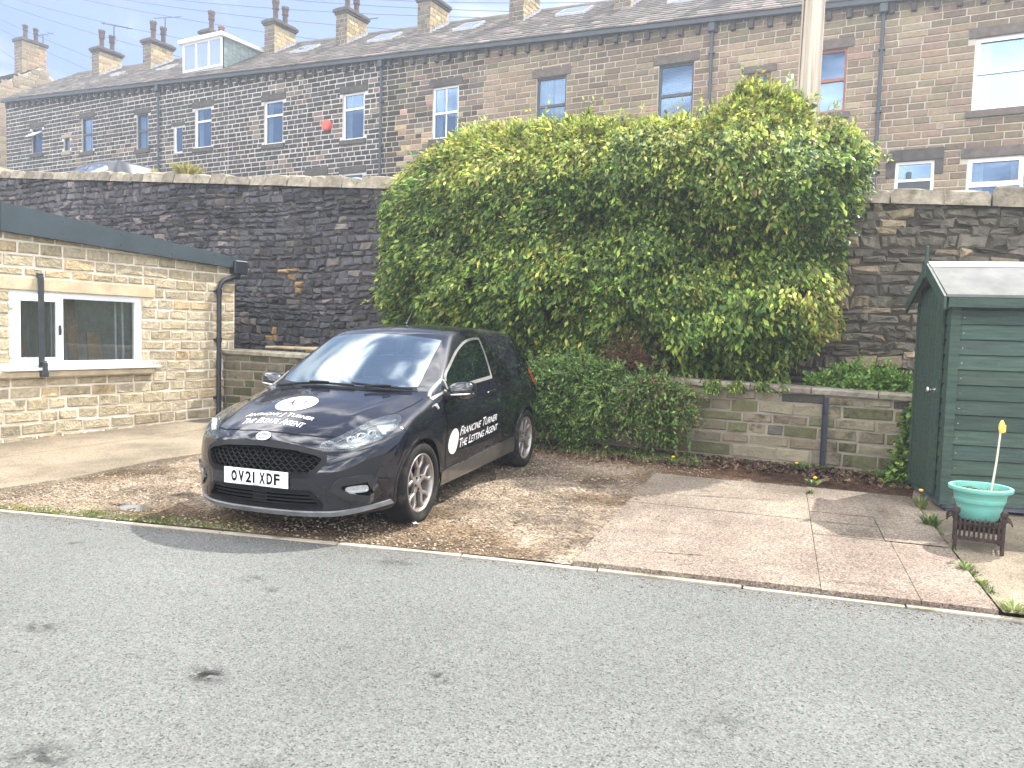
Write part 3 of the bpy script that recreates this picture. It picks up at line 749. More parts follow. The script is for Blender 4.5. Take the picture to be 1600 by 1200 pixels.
house(-37.7, -33.2, 'sooty terraced house with a dark two-pane sash and black drainpipe on its right', DARK,
      [G(-35.01, -34.14, 10.03, 11.71, style='half', fm=m_dkframe, curtain=2), G(-35.1, -34.1, 6.7, 8.4, style='top')], D_(orange=True), pipes=((-33.26, 6.0),), extra=lambda r, o: skylight(r, o, -36.0, -35.2, .48, .64))
def dormer(root, og):
    x0, x1, yf = -32.3, -29.65, 25.55
    zb = EAV(-32.3)+.55; zt = EAV(-31)+1.95
    RZ = lambda x, y: EAV(x)+2.72*(y-24.66)/4.44
    d = MB()
    # cheeks hung with slates
    for k in range(14):
        z0, z1 = zb+(zt-zb)*k/14, zb+(zt-zb)*(k+1)/14+.02
        yb = yf+.06
        while yb < 28.6:
            e = yb+.24
            if z1 > RZ(x1, yb)-.1:
                for xx, sg in ((x1, 1), (x0, -1)):
                    d.add([(xx+sg*.02, yb+.004, z0), (xx+sg*.02, e-.004, z0), (xx+sg*.004, e-.004, z1), (xx+sg*.004, yb+.004, z1)], [(0, 1, 2, 3)], 0, jit((1, 1, 1), .18))
            yb = e
    d.box(x0+.0, x1-.0, yf, 28.7, zb-.6, zt, 1)
    d.box(x0, x1, yf-.03, yf-.001, zb-.3, zb+.02, 2)
    q = d.build('dormer', [m_hung, m_dark, m_lead], root, og)
    r = MB(); r.box(x0-.16, x1+.16, yf-.22, 28.9, zt+.003, zt+.17); r.build('flat_roof', m_upvc, q, og)
    f = MB(); t = .07
    ya, yb = yf-.06, yf-.002
    f.box(x0, x1, ya, yb, zb+.02, zb+.02+t*1.3); f.box(x0, x1, ya, yb, zt-t, zt)
    for x in (x0, x0+.87, x0+1.74, x1-t): f.box(x, x+t, ya, yb, zb+.02+t*1.3, zt-t)
    f.build('window_frame', m_upvc, q, og)
    p = MB(); p.add([(x0+.02, yf-.03, zb+.06), (x1-.02, yf-.03, zb+.06), (x1-.02, yf-.03, zt-.04), (x0+.02, yf-.03, zt-.04)], [(0, 1, 2, 3)]); p.build('pane', m_roofglass, q, og)
house(-33.2, -28.75, 'sooty terraced house with a flat-roofed slate-hung dormer', DARK,
      [G(-30.82, -29.74, 9.72, 11.55, style='top', curtain=1), G(-32.29, -31.70, 9.63, 10.88, style='one', sill=False, lw=.1), G(-30.9, -29.8, 6.4, 8.1, style='top')], D_(), extra=dormer)
def ex5(root, og):
    skylight(root, og, -26.8, -25.75, .50, .70)
    p = MB(); p.box(-23.96, -22.71, FY-.05, FY+.1, 7.95, 8.3, bev=.012); p.box(-23.75, -22.95, FY+.02, FY+.1, 6.2, 7.945, 1); p.build('door', [m_sootstone, m_dkframe], root, og)
    p = MB(); p.lathe([(0, .19), (.18, .19), (.23, .14), (.23, 0)], 20, T=lambda a, b, d: (-22.72+a, FY-.02-d, 9.95+b)); p.build('alarm_box', m_red, root, og, smooth=40)
house(-28.75, -24.3, 'sooty terraced house with a round red alarm box', DARK,
      [G(-26.38, -25.28, 9.49, 11.34, style='top', curtain=1), G(-26.36, -25.2, 6.2, 7.84, style='top'), (-23.75, -22.95, 6.2, 7.94, D_(door=True, sill=False, lw=.3))][:2], D_(), extra=ex5, aer=(-24.1, 28.5, 15.2, .5, 0, .2))
house(-24.3, -19.8, 'sooty terraced house with one tall white window, beside the long drainpipe left of the bush', DARK,
      [G(-21.93, -20.82, 9.27, 11.13, style='top', curtain=1), G(-21.91, -20.84, 6.2, 7.92, style='top')], D_(), pipes=((-19.9, 5.0),), extra=lambda r, o: skylight(r, o, -22.5, -21.3, .55, .76))
house(-19.8, -15.35, 'half-cleaned terraced house with a white four-pane sash over the bush', MID,
      [G(-17.48, -16.32, 8.90, 10.83, style='cross', curtain=1), G(-17.4, -16.3, 5.8, 7.4, style='top')], D_(), extra=lambda r, o: skylight(r, o, -18.1, -17.1, .56, .77))
house(-15.35, -10.9, 'brown terraced house with a dark sash and parted white curtains', TAN,
      [G(-13.03, -11.87, 8.55, 10.61, style='half', fm=m_dkframe, curtain=2, lintm=m_tansoot), G(-13, -11.9, 5.5, 7.2, style='top', lintm=m_tansoot)], D_(), extra=lambda r, o: skylight(r, o, -13.6, -12.4, .62, .82))
def blind(root, og):
    p = MB(); z = 9.62
    while z < 10.42: p.box(-8.46, -7.47, FY+.14, FY+.165, z, z+.028); z += .045
    p.build('blind', m_curtain, root, og); skylight(root, og, -9.1, -7.7, .56, .78)
house(-10.9, -6.46, 'brown terraced house with a slatted blind in a dark window', TAN,
      [G(-8.55, -7.38, 8.39, 10.45, style='half', fm=m_dkframe, lintm=m_tansoot), G(-8.5, -7.4, 5.3, 7.0, style='top', lintm=m_tansoot)], D_(), pipes=((-6.82, 5.0),), extra=blind)
def ex0(root, og):
    p = MB(); p.box(-4.50, -4.31, FY-.10, FY-.02, 9.39, 9.62, bev=.015); p.box(-4.44, -4.37, FY-.12, FY-.101, 9.47, 9.55, 1); p.build('alarm_box', [m_upvc, m_gutter], root, og, label='small white box on the wall')
    skylight(root, og, -4.9, -3.5, .56, .78)
house(-6.46, -2.0, 'brown terraced house with red-brown window frames behind the wooden pole', TAN,
      [G(-3.95, -2.84, 8.37, 10.20, style='half', fm=m_brframe, lintm=m_tansoot), G(-5.69, -4.98, 8.75, 9.80, style='half', fm=m_brframe, lintm=m_tansoot, lw=.12), G(-3.9, -2.8, 5.1, 6.8, style='top', lintm=m_tansoot)], D_(), pipes=((-1.93, 4.4),), extra=ex0)
def exm(root, og):
    p = MB(); x0, x1, z1 = -1.40, -.42, 6.78
    p.box(x0-.16, x1+.22, FY-.05, FY+.1, z1+.004, z1+.34, bev=.012)
    p.box(x0-.24, x0-.004, FY-.045, FY+.1, z1-.45, z1, bev=.012); p.box(x1+.004, x1+.22, FY-.045, FY+.1, z1-.40, z1, bev=.012)
    p.build('door_surround', m_sootstone, root, og)
    d = MB(); t = .075
    d.box(x0, x0+t, FY+.05, FY+.13, 4.6, z1); d.box(x1-t, x1, FY+.05, FY+.13, 4.6, z1); d.box(x0+t, x1-t, FY+.05, FY+.13, z1-t, z1); d.box(x0+t, x1-t, FY+.05, FY+.13, z1-.56, z1-.49)
    d.box(x0+t, x1-t, FY+.07, FY+.12, 4.6, z1-.565, 1)
    q = d.build('door', [m_upvc, m_gutter], root, og)
    g = MB(); g.add([(x0+t, FY+.1, z1-.5), (x1-t, FY+.1, z1-.5), (x1-t, FY+.1, z1-t), (x0+t, FY+.1, z1-t)], [(0, 1, 2, 3)]); g.build('pane', m_pane, q, og)
    l = MB(); T = lambda a, b, c: (-1.56+a, FY-.17+b, 6.70+c)
    l.lathe([(0, .36), (.03, .34), (.09, .27), (.075, .25), (.07, .08), (.04, .05), (0, .03)], 10, T=T); l.box(-.015, .015, 0, .16, .30, .34, T=T); l.build('wall_lantern', m_dkframe, root, og)
    b = MB(); b.box(-.44, -.26, FY-.035, FY, 7.6, 7.8); b.build('pale_stone', m_ltsurround, root, og)
house(-2.0, 2.46, 'brown terraced house furthest right, with wide white windows and a lantern by its door', TAN,
      [G(.39, 1.74, 8.02, 9.95, style='half', curtain=1, lintm=m_tansoot), G(.38, 1.70, 5.2, 6.74, style='half', curtain=1, lintm=m_tansoot), (-1.40, -.42, 4.3, 6.78, D_(door=True, lint=False, sill=False))], None, extra=exm)

# the next row beyond the gap: only its sunlit gable end and chimney show at the left edge
def far_house():
    xr, xl = -50.3, -58; og = ((xl+xr)/2, FY, TZ(-54, FY)-.3); root = empty('end_house', og)
    tag(root, 'sunlit gable end of the next row, at the far left edge', 'house')
    E0 = 14.4; mb = MB(); zb = og[2]
    def zt(u): return E0+3.0*(1-abs(u-29.3)/4.3)
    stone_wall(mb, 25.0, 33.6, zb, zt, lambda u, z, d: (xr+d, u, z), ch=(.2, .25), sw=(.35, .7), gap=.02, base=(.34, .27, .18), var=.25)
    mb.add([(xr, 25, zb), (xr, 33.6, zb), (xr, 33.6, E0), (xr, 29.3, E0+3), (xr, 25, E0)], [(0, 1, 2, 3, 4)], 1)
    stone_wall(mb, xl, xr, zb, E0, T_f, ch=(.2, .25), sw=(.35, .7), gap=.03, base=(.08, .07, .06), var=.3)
    mb.add([(xl, 25, zb), (xr, 25, zb), (xr, 25, E0), (xl, 25, E0)], [(0, 1, 2, 3)], 1)
    mb.add([(xl, 33.6, zb), (xl, 25, zb), (xl, 25, E0), (xl, 29.3, E0+3), (xl, 33.6, E0)], [(0, 1, 2, 3, 4)], 1)
    mb.build('wall', [m_stone, m_mortar2], root, og)
    r = MB()
    for k in range(14):
        s0, s1 = k/14, (k+1)/14+.01
        x = xl
        while x < xr:
            e = min(xr+.02, x+rng.uniform(.3, .6)); P = lambda x, s, l: (x, 24.7+4.6*s, E0-.1+3.1*s+l)
            r.add([P(x, s0, .06), P(e, s0, .06), P(e, s1, .015), P(x, s1, .015)], [(0, 1, 2, 3)], 0, jit((1, 1, 1), .3)); x = e+.006
    r.add([(xl, 29.3, E0+3), (xr, 29.3, E0+3), (xr, 33.8, E0-.1), (xl, 33.8, E0-.1)], [(0, 1, 2, 3)])
    r.build('roof', m_slate, root, og)
    c = MB(); x0, x1, y0, y1, z0, z1 = -51.6, -50.75, 28.4, 29.9, E0+1.5, E0+4.4
    c.box(x0, x1, y0, y1, z0, z1, 1)
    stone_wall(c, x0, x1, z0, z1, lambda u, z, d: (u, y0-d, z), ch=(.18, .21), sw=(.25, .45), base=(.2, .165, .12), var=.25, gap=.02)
    stone_wall(c, y0, y1, z0, z1, lambda u, z, d: (x1+d, u, z), ch=(.18, .21), sw=(.25, .45), base=(.36, .27, .16), var=.25, gap=.02)  # side stones coloured paler than the front to look sunlit
    c.box(x0-.1, x1+.1, y0-.1, y1+.1, z1, z1+.2, 2, bev=.02)
    q = c.build('chimney', [m_chstone, m_mortar2, m_sootstone], root, og)
    for k in range(2):
        p = MB(); y = y0+.45+k*.65; h = .95
        p.lathe([(.15, 0), (.13, .1), (.12, h*.6), (.165, h*.64), (.13, h*.7), (.15, h*.85), (.175, h*.92), (.13, h), (.1, h*.8)], 12, T=lambda a, b, d: (-51.2+a, y+b, z1+.2+d)); p.build('chimney_pot', m_pot, q, og)
    aerial(root, og, -50.6, 29.6, z1+.2, .5, 3, .1)
far_house()
# ------------------------------------------------------------------ retaining wall, low wall, garage, shed
m_rubble = mat('rubble_stone', (.9, .9, .9), .92, .2, ns=11, na=.38, bump=.8, bs=28, colattr=True)
m_joint2 = mat('dark_joint', (.070, .062, .05), .95, .1, ns=5, na=.4)
m_cope = mat('lichened_coping', (.27, .235, .18), .92, .15, ns=7, na=.4, bump=.7, bs=24, colattr=True, dirt=((.10, .10, .06), 6, .56))
m_lowstone = mat('mossy_block', (.9, .9, .9), .9, .2, ns=10, na=.28, bump=.6, bs=40, colattr=True, dirt=((.09, .10, .035), 2.3, .55))
m_lowmortar = mat('weathered_mortar', (.25, .225, .175), .95, .1, ns=3, na=.35)
m_soil = mat('bed_soil', (.05, .04, .028), .95, .1, ns=6, na=.5, bump=.5)

RT = lambda u: 3.30-.0855*u-.14          # top of the retaining wall under its coping
RY = 10.0
def retaining():
    og = (-9, RY, .1); root = empty('stone_wall', og)
    tag(root, 'tall dark dry stone retaining wall behind garage, car and bush', 'wall')
    mb = MB(); r = random.Random(3)
    def cf(u, z, c):
        t = min(1, max(0, (u+7.5)/5.0))
        n_ = float(fbm(np.array([u*.8]), np.array([z*1.1]), 12)[0]); k = .55+1.0*n_
        dk = (.096, .093, .100); br = (.160, .143, .113)
        b = [dk[i]*(1-t)+br[i]*t for i in range(3)]
        if u < -13: b = [b[0]*1.35, b[1]*1.3, b[2]*1.3]
        q = r.random()
        if q < .10+.06*t: b = [x*1.65*y for x, y in zip(b, (1.1, 1, .85))]
        elif q > .93: b = [x*.55 for x in b]
        for (x, y, s) in ((-9.9, 2.55, .14), (-10.25, 1.5, .13), (-1.14, 1.75, .12), (-9.7, 2.3, .10)):
            if abs(u-x) < s*1.2 and abs(z-y) < s: b = [.36, .24, .12]
        v = c[0]; return tuple(x*k*v for x in b)
    stone_wall(mb, -26, -6.0, .5, RT, lambda u, z, d: (u, RY-d, z+.02*sin(u*1.7+z)), ch=(.075, .155), sw=(.11, .30), gap=.016, d=.05, bev=.022, rough=.016, var=.3, colf=cf, r=r, jz=.024, nx=2)
    stone_wall(mb, -6.0, 6, .5, RT, lambda u, z, d: (u, RY-d, z+.02*sin(u*1.7+z)), ch=(.065, .145), sw=(.10, .34), gap=.009, d=.045, bev=.030, rough=.018, var=.3, colf=cf, r=r, jz=.026, nx=3)
    mb.add([(-26, RY-.012, .1), (6, RY-.012, .1), (6, RY-.012, RT(6)), (-26, RY-.012, RT(-26))], [(0, 1, 2, 3)], 1)
    mb.add([(-26, RY+.5, .1), (6, RY+.5, .1), (6, RY+.5, RT(6)), (-26, RY+.5, RT(-26))], [(3, 2, 1, 0)], 1)
    mb.add([(-26, RY, RT(-26)), (6, RY, RT(6)), (6, RY+.5, RT(6)), (-26, RY+.5, RT(-26))], [(0, 1, 2, 3)], 1)
    mb.build('wall', [m_rubble, m_joint2], root, og)
    c = MB(); u = -26
    while u < 6:
        wd = r.uniform(.28, .62); e = u+wd; h = r.uniform(.15, .23); y0, y1 = RY-.07-r.uniform(0, .05), RY+.46+r.uniform(0, .05)
        n = 7; vs = []
        for i, x in enumerate((u+.008, u+.04, (u+e)/2, e-.04, e-.008)):
            sc = (.72, .96, 1.0, .96, .74)[i]
            for k in range(n):
                t = k/(n-1); a = pi*t
                yy = (y0+y1)/2-cos(a)*(y1-y0)/2*(.86+.14*sc); zz = RT(x)+h*sc*min(1, (sin(a)*1.55+.12))*(1 if 0 < k < n-1 else .0)+r.uniform(-.012, .012)
                if k in (0, n-1): zz = RT(x)-.01
                vs.append((x, yy+r.uniform(-.012, .012), zz))
        fs = [(i*n+k, (i+1)*n+k, (i+1)*n+k+1, i*n+k+1) for i in range(4) for k in range(n-1)]
        fs += [tuple(range(n)), tuple(4*n+k for k in range(n-1, -1, -1))]
        c.add(vs, fs, 0, (lambda k: (k, k, k))(r.uniform(.7, 1.2))); u = e
    c.build('coping', m_cope, root, og, smooth=35, fixn=True)
retaining()

LY = lambda u: 8.8-.75*min(1, max(0, (-4-u)/5.3))
LZ = lambda u: 1.03-.0165*(u+.23)
def low_wall():
    og = (-4.5, 8.8, .2); root = empty('garden_wall', og)
    tag(root, 'low mossy block wall with flat coping in front of the planting bed', 'wall')
    mb = MB(); r = random.Random(5)
    def cf(u, z, c):
        n_ = float(fbm(np.array([u*1.3]), np.array([z*2]), 4)[0]); k = .6+.85*n_
        q = r.random(); b = (.27, .235, .16)
        if q < .06: b = (.11, .10, .085)
        elif q < .35: b = (.15, .145, .075)
        elif q < .5: b = (.27, .22, .15)
        if u < -5: b = tuple(x*.62 for x in b)
        return tuple(x*k*c[0] for x in b)
    T = lambda u, z, d: (u, LY(u)-d, z)
    stone_wall(mb, -9.3, -.23, .16, LZ, T, ch=(.10, .155), sw=(.18, .50), gap=.022, d=.012, bev=.012, rough=.008, var=.22, colf=cf, r=r, jz=.006, nx=2)
    stone_wall(mb, 8.8, 10.0, .16, LZ(-.23), lambda u, z, d: (-.23+d, u, z), ch=(.14, .165), sw=(.24, .5), gap=.024, d=.008, bev=.01, rough=.005, var=.18, base=(.17, .15, .10), r=r)
    us = [-9.3, -8, -6, -4, -.23]
    for a, b in zip(us[:-1], us[1:]):
        mb.add([T(a, .1, 0), T(b, .1, 0), T(b, LZ(b), 0), T(a, LZ(a), 0)], [(0, 1, 2, 3)], 1)
    mb.add([(-.23, 8.8, .1), (-.23, 10, .1), (-.23, 10, LZ(-.23)), (-.23, 8.8, LZ(-.23))], [(0, 1, 2, 3)], 1)
    mb.build('wall', [m_lowstone, m_lowmortar], root, og)
    c = MB(); u = -9.3
    while u < -.2:
        e = min(u+r.uniform(.6, 1.0), -.18)
        if -.18-e < .3: e = -.18
        y0 = -.045; h = .065; g = .005
        vs = []
        for x in (u+g, e-g):
            yb = LY(x)+r.uniform(-.008, .008); zb = LZ(x)+.004
            vs += [(x, yb+y0, zb), (x, yb+y0-.006, zb+h*.7), (x, yb+y0+.014, zb+h), (x, yb+.32, zb+h), (x, yb+.32, zb)]
        c.add(vs, [(i, (i+1) % 5, 5+(i+1) % 5, 5+i) for i in range(5)]+[(4, 3, 2, 1, 0), (5, 6, 7, 8, 9)], 0, jit((1, 1, 1), .25, r)); u = e
    c.build('coping', m_cope, root, og, fixn=True)
low_wall()
mb = MB()                                   # planting bed between the two walls
xs = np.linspace(-9.3, -.26, 30); ys_ = np.linspace(0, 1, 7)
for i in range(29):
    for k in range(6):
        q = []
        for x, s in ((xs[i], ys_[k]), (xs[i+1], ys_[k]), (xs[i+1], ys_[k+1]), (xs[i], ys_[k+1])):
            y = LY(x)+.05+(10.02-LY(x)-.05)*s; q.append((x, y, LZ(x)-.03+.07*float(fbm(np.array([x*2]), np.array([y*2]), 8)[0])))
        mb.add(q, [(0, 1, 2, 3)])
tag(mb.build('bed_soil', m_soil), kind='structure')
# sunlit stone slab lying on the bed's edge behind the garage corner
mb = MB(); mb.box(-9.05, -7.7, 8.62, 8.95, 1.262, 1.30, bev=.012); mb.box(-8.6, -7.85, 9.0, 9.3, 1.20, 1.30, bev=.02)
m_slab = mat('sandstone_slab', (.42, .33, .20), .9, .2, ns=6, na=.3, bump=.4, bs=40)
tag(mb.build('stone_slab', m_slab, origin=(-8.3, 8.9, 1.2)), 'pale sandstone slabs lying behind the low wall by the garage', 'stone slab')

# steel angle post against the low wall
mb = MB(); px, py = -1.02, 8.775
mb.box(px-.028, px+.028, py-.006, py, GZ(px, py), 1.02); mb.box(px-.028, px-.022, py-.05, py-.0062, GZ(px, py), 1.02)
for z in (.45, .85): mb.lathe([(0, .014), (.012, .012), (.014, 0)], 8, T=lambda a, b, d, z=z: (px+.004+a, py-.006-d, z+b))
m_steel = mat('dark_painted_steel', (.022, .026, .04), .5, .4, ns=14, na=.35, dirt=((.10, .05, .03), 9, .66))
tag(mb.build('metal_post', m_steel, origin=(px, py, .2)), 'dark steel angle post standing against the low wall', 'post')

# --- garage
m_buff = mat('buff_blocks', (.9, .9, .9), .92, .2, ns=13, na=.28, bump=.9, bs=34, colattr=True, dirt=((.30, .26, .18), 1.4, .60))
m_buffm = mat('pale_pointing', (.70, .64, .53), .95, .1, ns=5, na=.15)
m_caststone = mat('cast_stone', (.50, .41, .27), .9, .2, ns=5, na=.22, bump=.25, bs=60)
m_fascia = mat('slate_blue_fascia', (.05, .066, .076), .45, .4, ns=3, na=.15)
m_blackpipe = mat('black_plastic_pipe', (.018, .021, .028), .4, .4, ns=5, na=.2)
m_gpane = glass('garage_pane', (.10, .12, .12), .13, .02, .72)
m_iron = mat('black_iron_bar', (.035, .042, .045), .5, .4, ns=12, na=.3)
m_room = mat('grey_room', (.10, .10, .095), .9, .1)
GX = -9.3
def garage():
    og = (GX, 5, .15); root = empty('garage', og)
    tag(root, 'flat-roofed buff stone garage with a white window at the left', 'building')
    T = lambda u, z, d: (GX+d, u, z)
    top = lambda u: 2.60-.045*(u-4.94)
    mb = MB(); r = random.Random(9)
    y0, y1, z0, z1 = 5.03, 6.69, 1.04, 1.93
    cut = [(y0, y1, z0, z1), (4.5, 6.9, z1, 2.09), (4.86, 6.86, .92, z0)]
    def cf(u, z, c):
        q = r.random(); b = (.50, .425, .29)
        if q < .2: b = (.44, .37, .24)
        elif q < .34: b = (.54, .42, .25)
        elif q < .42: b = (.43, .365, .25)
        n_ = float(fbm(np.array([u*1.2]), np.array([z*1.2]), 6)[0]); k = .84+.34*n_
        if z < .45: k *= .85
        return tuple(x*k*c[0] for x in b)
    stone_wall(mb, .8, 8.25, .1, top, T, ch=(.132, .148), sw=(.20, .42), openings=cut, gap=.024, d=.013, bev=.014, rough=.007, var=.14, colf=cf, r=r, jz=.003, nx=3)
    slab_with_holes(mb, .8, 8.25, .1, top, T, [(y0, y1, z0, z1)], 1, (0, -.13))
    # far end and back of the box, its roof
    stone_wall(mb, -15, GX, .1, 2.45, lambda u, z, d: (u, 8.25+d, z), ch=(.135, .145), sw=(.25, .42), gap=.016, d=.014, base=(.42, .34, .22), r=r)
    mb.box(-15, GX-.26, 8.13, 8.248, .1, 2.45, 1); mb.box(-15.1, -15, .8, 8.2, .1, 2.5, 1); mb.box(-15, GX-.3, .8, .92, .1, 2.6, 1)
    mb.box(-15, GX-.02, .9, 8.2, .03, .1, 1)
    # jamb stones beside the window, inner face of the front
    mb.add([T(.8, .1, -.2), T(y0, .1, -.2), T(y0, 2.5, -.2), T(.8, 2.5, -.2)], [(0, 1, 2, 3)], 1); mb.add([T(y1, .1, -.2), T(8.2, .1, -.2), T(8.2, 2.4, -.2), T(y1, 2.4, -.2)], [(0, 1, 2, 3)], 1)
    mb.build('wall', [m_buff, m_buffm], root, og)
    l = MB(); l.box(GX-.1, GX+.022, 4.51, 6.89, z1+.004, 2.086, bev=.008); l.build('lintel', m_caststone, root, og)
    l = MB(); l.box(GX-.1, GX+.075, 4.87, 6.85, .925, .998, bev=.008); l.build('stone_sill', m_caststone, root, og)
    f = MB()
    for (a, b) in ((.8, 4.9), (4.9, 8.33)):
        zt = lambda u: 2.89-.088*(u-4.94)
        zb = lambda u: 2.575-.04*(u-4.94)
        g = .003
        vs = []
        for u in (a+g, b-g): vs += [(GX+.005, u, zb(u)), (GX+.085, u, zb(u)), (GX+.09, u, zt(u)), (GX-.12, u, zt(u)+.01), (GX-.12, u, zb(u))]
        f.add(vs, [(i, (i+1) % 5, 5+(i+1) % 5, 5+i) for i in range(5)]+[(0, 1, 2, 3, 4), (9, 8, 7, 6, 5)])
    for u in (5.6, 6.35, 7.1, 7.8):                       # screw heads
        for q in (.25, .78):
            z = zb(u)+(zt(u)-zb(u))*q; f.lathe([(0, .004), (.010, .003), (.012, 0)], 8, 1, T=lambda a, b, d, z=z, u=u: (GX+.088+d, u+a, z+b))
    f.box(GX-.02, GX+.13, 8.15, 8.40, 2.36, 2.56, 2, bev=.015)
    f.build('fascia', [m_fascia, m_iron, m_blackpipe], root, og, fixn=True)
    rf = MB(); rf.add([(GX-.1, .8, 3.22), (GX-.1, 8.33, 2.58), (-15.1, 8.33, 2.58), (-15.1, .8, 3.22)], [(0, 1, 2, 3)]); rf.build('roof', m_dark, root, og)
    # window: white frame, side-hung light on the left, fixed light on the right
    w_ = MB(); xa, xb = GX-.075, GX-.012; t = .07; ym = 5.62
    w_.box(xa, xb, y0, y0+t, z0, z1); w_.box(xa, xb, y1-t, y1, z0, z1); w_.box(xa, xb, y0+t, y1-t, z0, z0+t); w_.box(xa, xb, y0+t, y1-t, z1-t, z1)
    w_.box(xa, xb, ym-.035, ym+.035, z0+t, z1-t)
    q = w_.build('window_frame', m_upvc, root, og)
    s = MB(); a, b, c_, d_ = y0+.03, ym+.02, z0+.03, z1-.03; xs, xe = GX-.011, GX+.012; t2 = .085
    s.box(xs, xe, a, a+t2, c_, d_, bev=.004); s.box(xs, xe, b-t2, b, c_, d_, bev=.004); s.box(xs, xe, a+t2, b-t2, c_, c_+t2); s.box(xs, xe, a+t2, b-t2, d_-t2, d_)
    for z in (z0+.12, z1-.2): s.box(xs, GX+.02, y0-.012, y0+.025, z, z+.12)
    s.build('casement', m_upvc, q, og)
    h = MB(); h.box(GX+.0125, GX+.03, b-.058, b-.03, 1.42, 1.54, bev=.006); h.box(GX+.0302, GX+.045, b-.052, b-.036, 1.44, 1.50, bev=.004); h.build('handle', m_iron, q, og)
    for (a, b) in ((y0+.11, ym-.05), (ym+.03, y1-.06)):
        p = MB(); p.add([(GX-.045, a, z0+.06), (GX-.045, b, z0+.06), (GX-.045, b, z1-.06), (GX-.045, a, z1-.06)], [(0, 1, 2, 3)]); p.build('pane', m_gpane, q, og)
    s = MB(); s.box(GX-.075, GX+.11, 4.92, 6.92, 1.003, 1.036, bev=.006); s.build('sill', m_upvc, q, og)
    b = MB(); yb = 5.355
    b.box(GX+.048, GX+.060, yb-.035, yb+.035, .955, 2.10, bev=.003); b.box(GX+.016, GX+.048, yb-.035, yb+.035, 2.09, 2.14, bev=.003)
    b.box(GX+.05, GX+.132, yb-.04, yb+.04, .93, .99, bev=.004); b.box(GX+.115, GX+.135, yb-.028, yb+.028, .96, 1.1, bev=.004)
    b.box(GX+.062, GX+.116, yb-.028, yb+.028, 1.10, 1.116)
    b.build('security_bar', m_iron, root, og)
    d = MB(); yp = 7.91; xp = GX+.07
    d.tube([(xp, yp, GZ(0, yp)+.03), (xp, yp, 2.12), (xp+.0, yp+.03, 2.20), (xp, yp+.09, 2.25), (xp, 8.26, 2.34), (xp, 8.28, 2.42)], .034, 10)
    for z in (.5, 1.35, 2.05): d.tube([(xp, yp, z), (xp, yp, z+.07)], .042, 10); d.box(GX+.01, xp, yp-.05, yp+.05, z+.015, z+.05)
    d.build('drainpipe', m_blackpipe, root, og, smooth=40)
garage()
# things leaning inside, seen through the pane
mb = MB(); mb.box(-9.75, -9.70, 6.05, 6.17, .1, 2.2, T=lambda x, y, z: (x-(z-.1)*.12, y, z))
m_plank = mat('orange_brown_timber', (.50, .25, .10), .7, .3, ns=4, na=.3); m_white = mat('white_plastic', (.8, .8, .8), .4, .4, na=.05)
tag(mb.build('timber_plank', m_plank, origin=(-9.75, 6.1, .1)), 'orange-brown plank leaning inside the garage window', 'plank')
mb = MB(); mb.box(-9.72, -9.69, 6.28, 6.46, .1, 1.45, T=lambda x, y, z: (x-(z-.1)*.10, y, z))
tag(mb.build('wooden_board', m_plank, origin=(-9.72, 6.36, .1)), 'shorter reddish board behind the garage window beside the plank', 'board')
mb = MB()
mb.tube([(-9.52, 6.50, .1), (-9.52, 6.47, 1.95)], .014, 8)
tag(mb.build('white_rod', m_white, origin=(-9.52, 6.5, .1)), 'thin white rod inside the garage window, the left of the pair', 'rod', 'white rods inside the garage window')
mb = MB(); mb.tube([(-9.50, 6.60, .1), (-9.50, 6.555, 1.95)], .014, 8)
tag(mb.build('white_rod', m_white, origin=(-9.5, 6.6, .1)), 'thin white rod inside the garage window, nearest the frame\'s right side', 'rod', 'white rods inside the garage window')

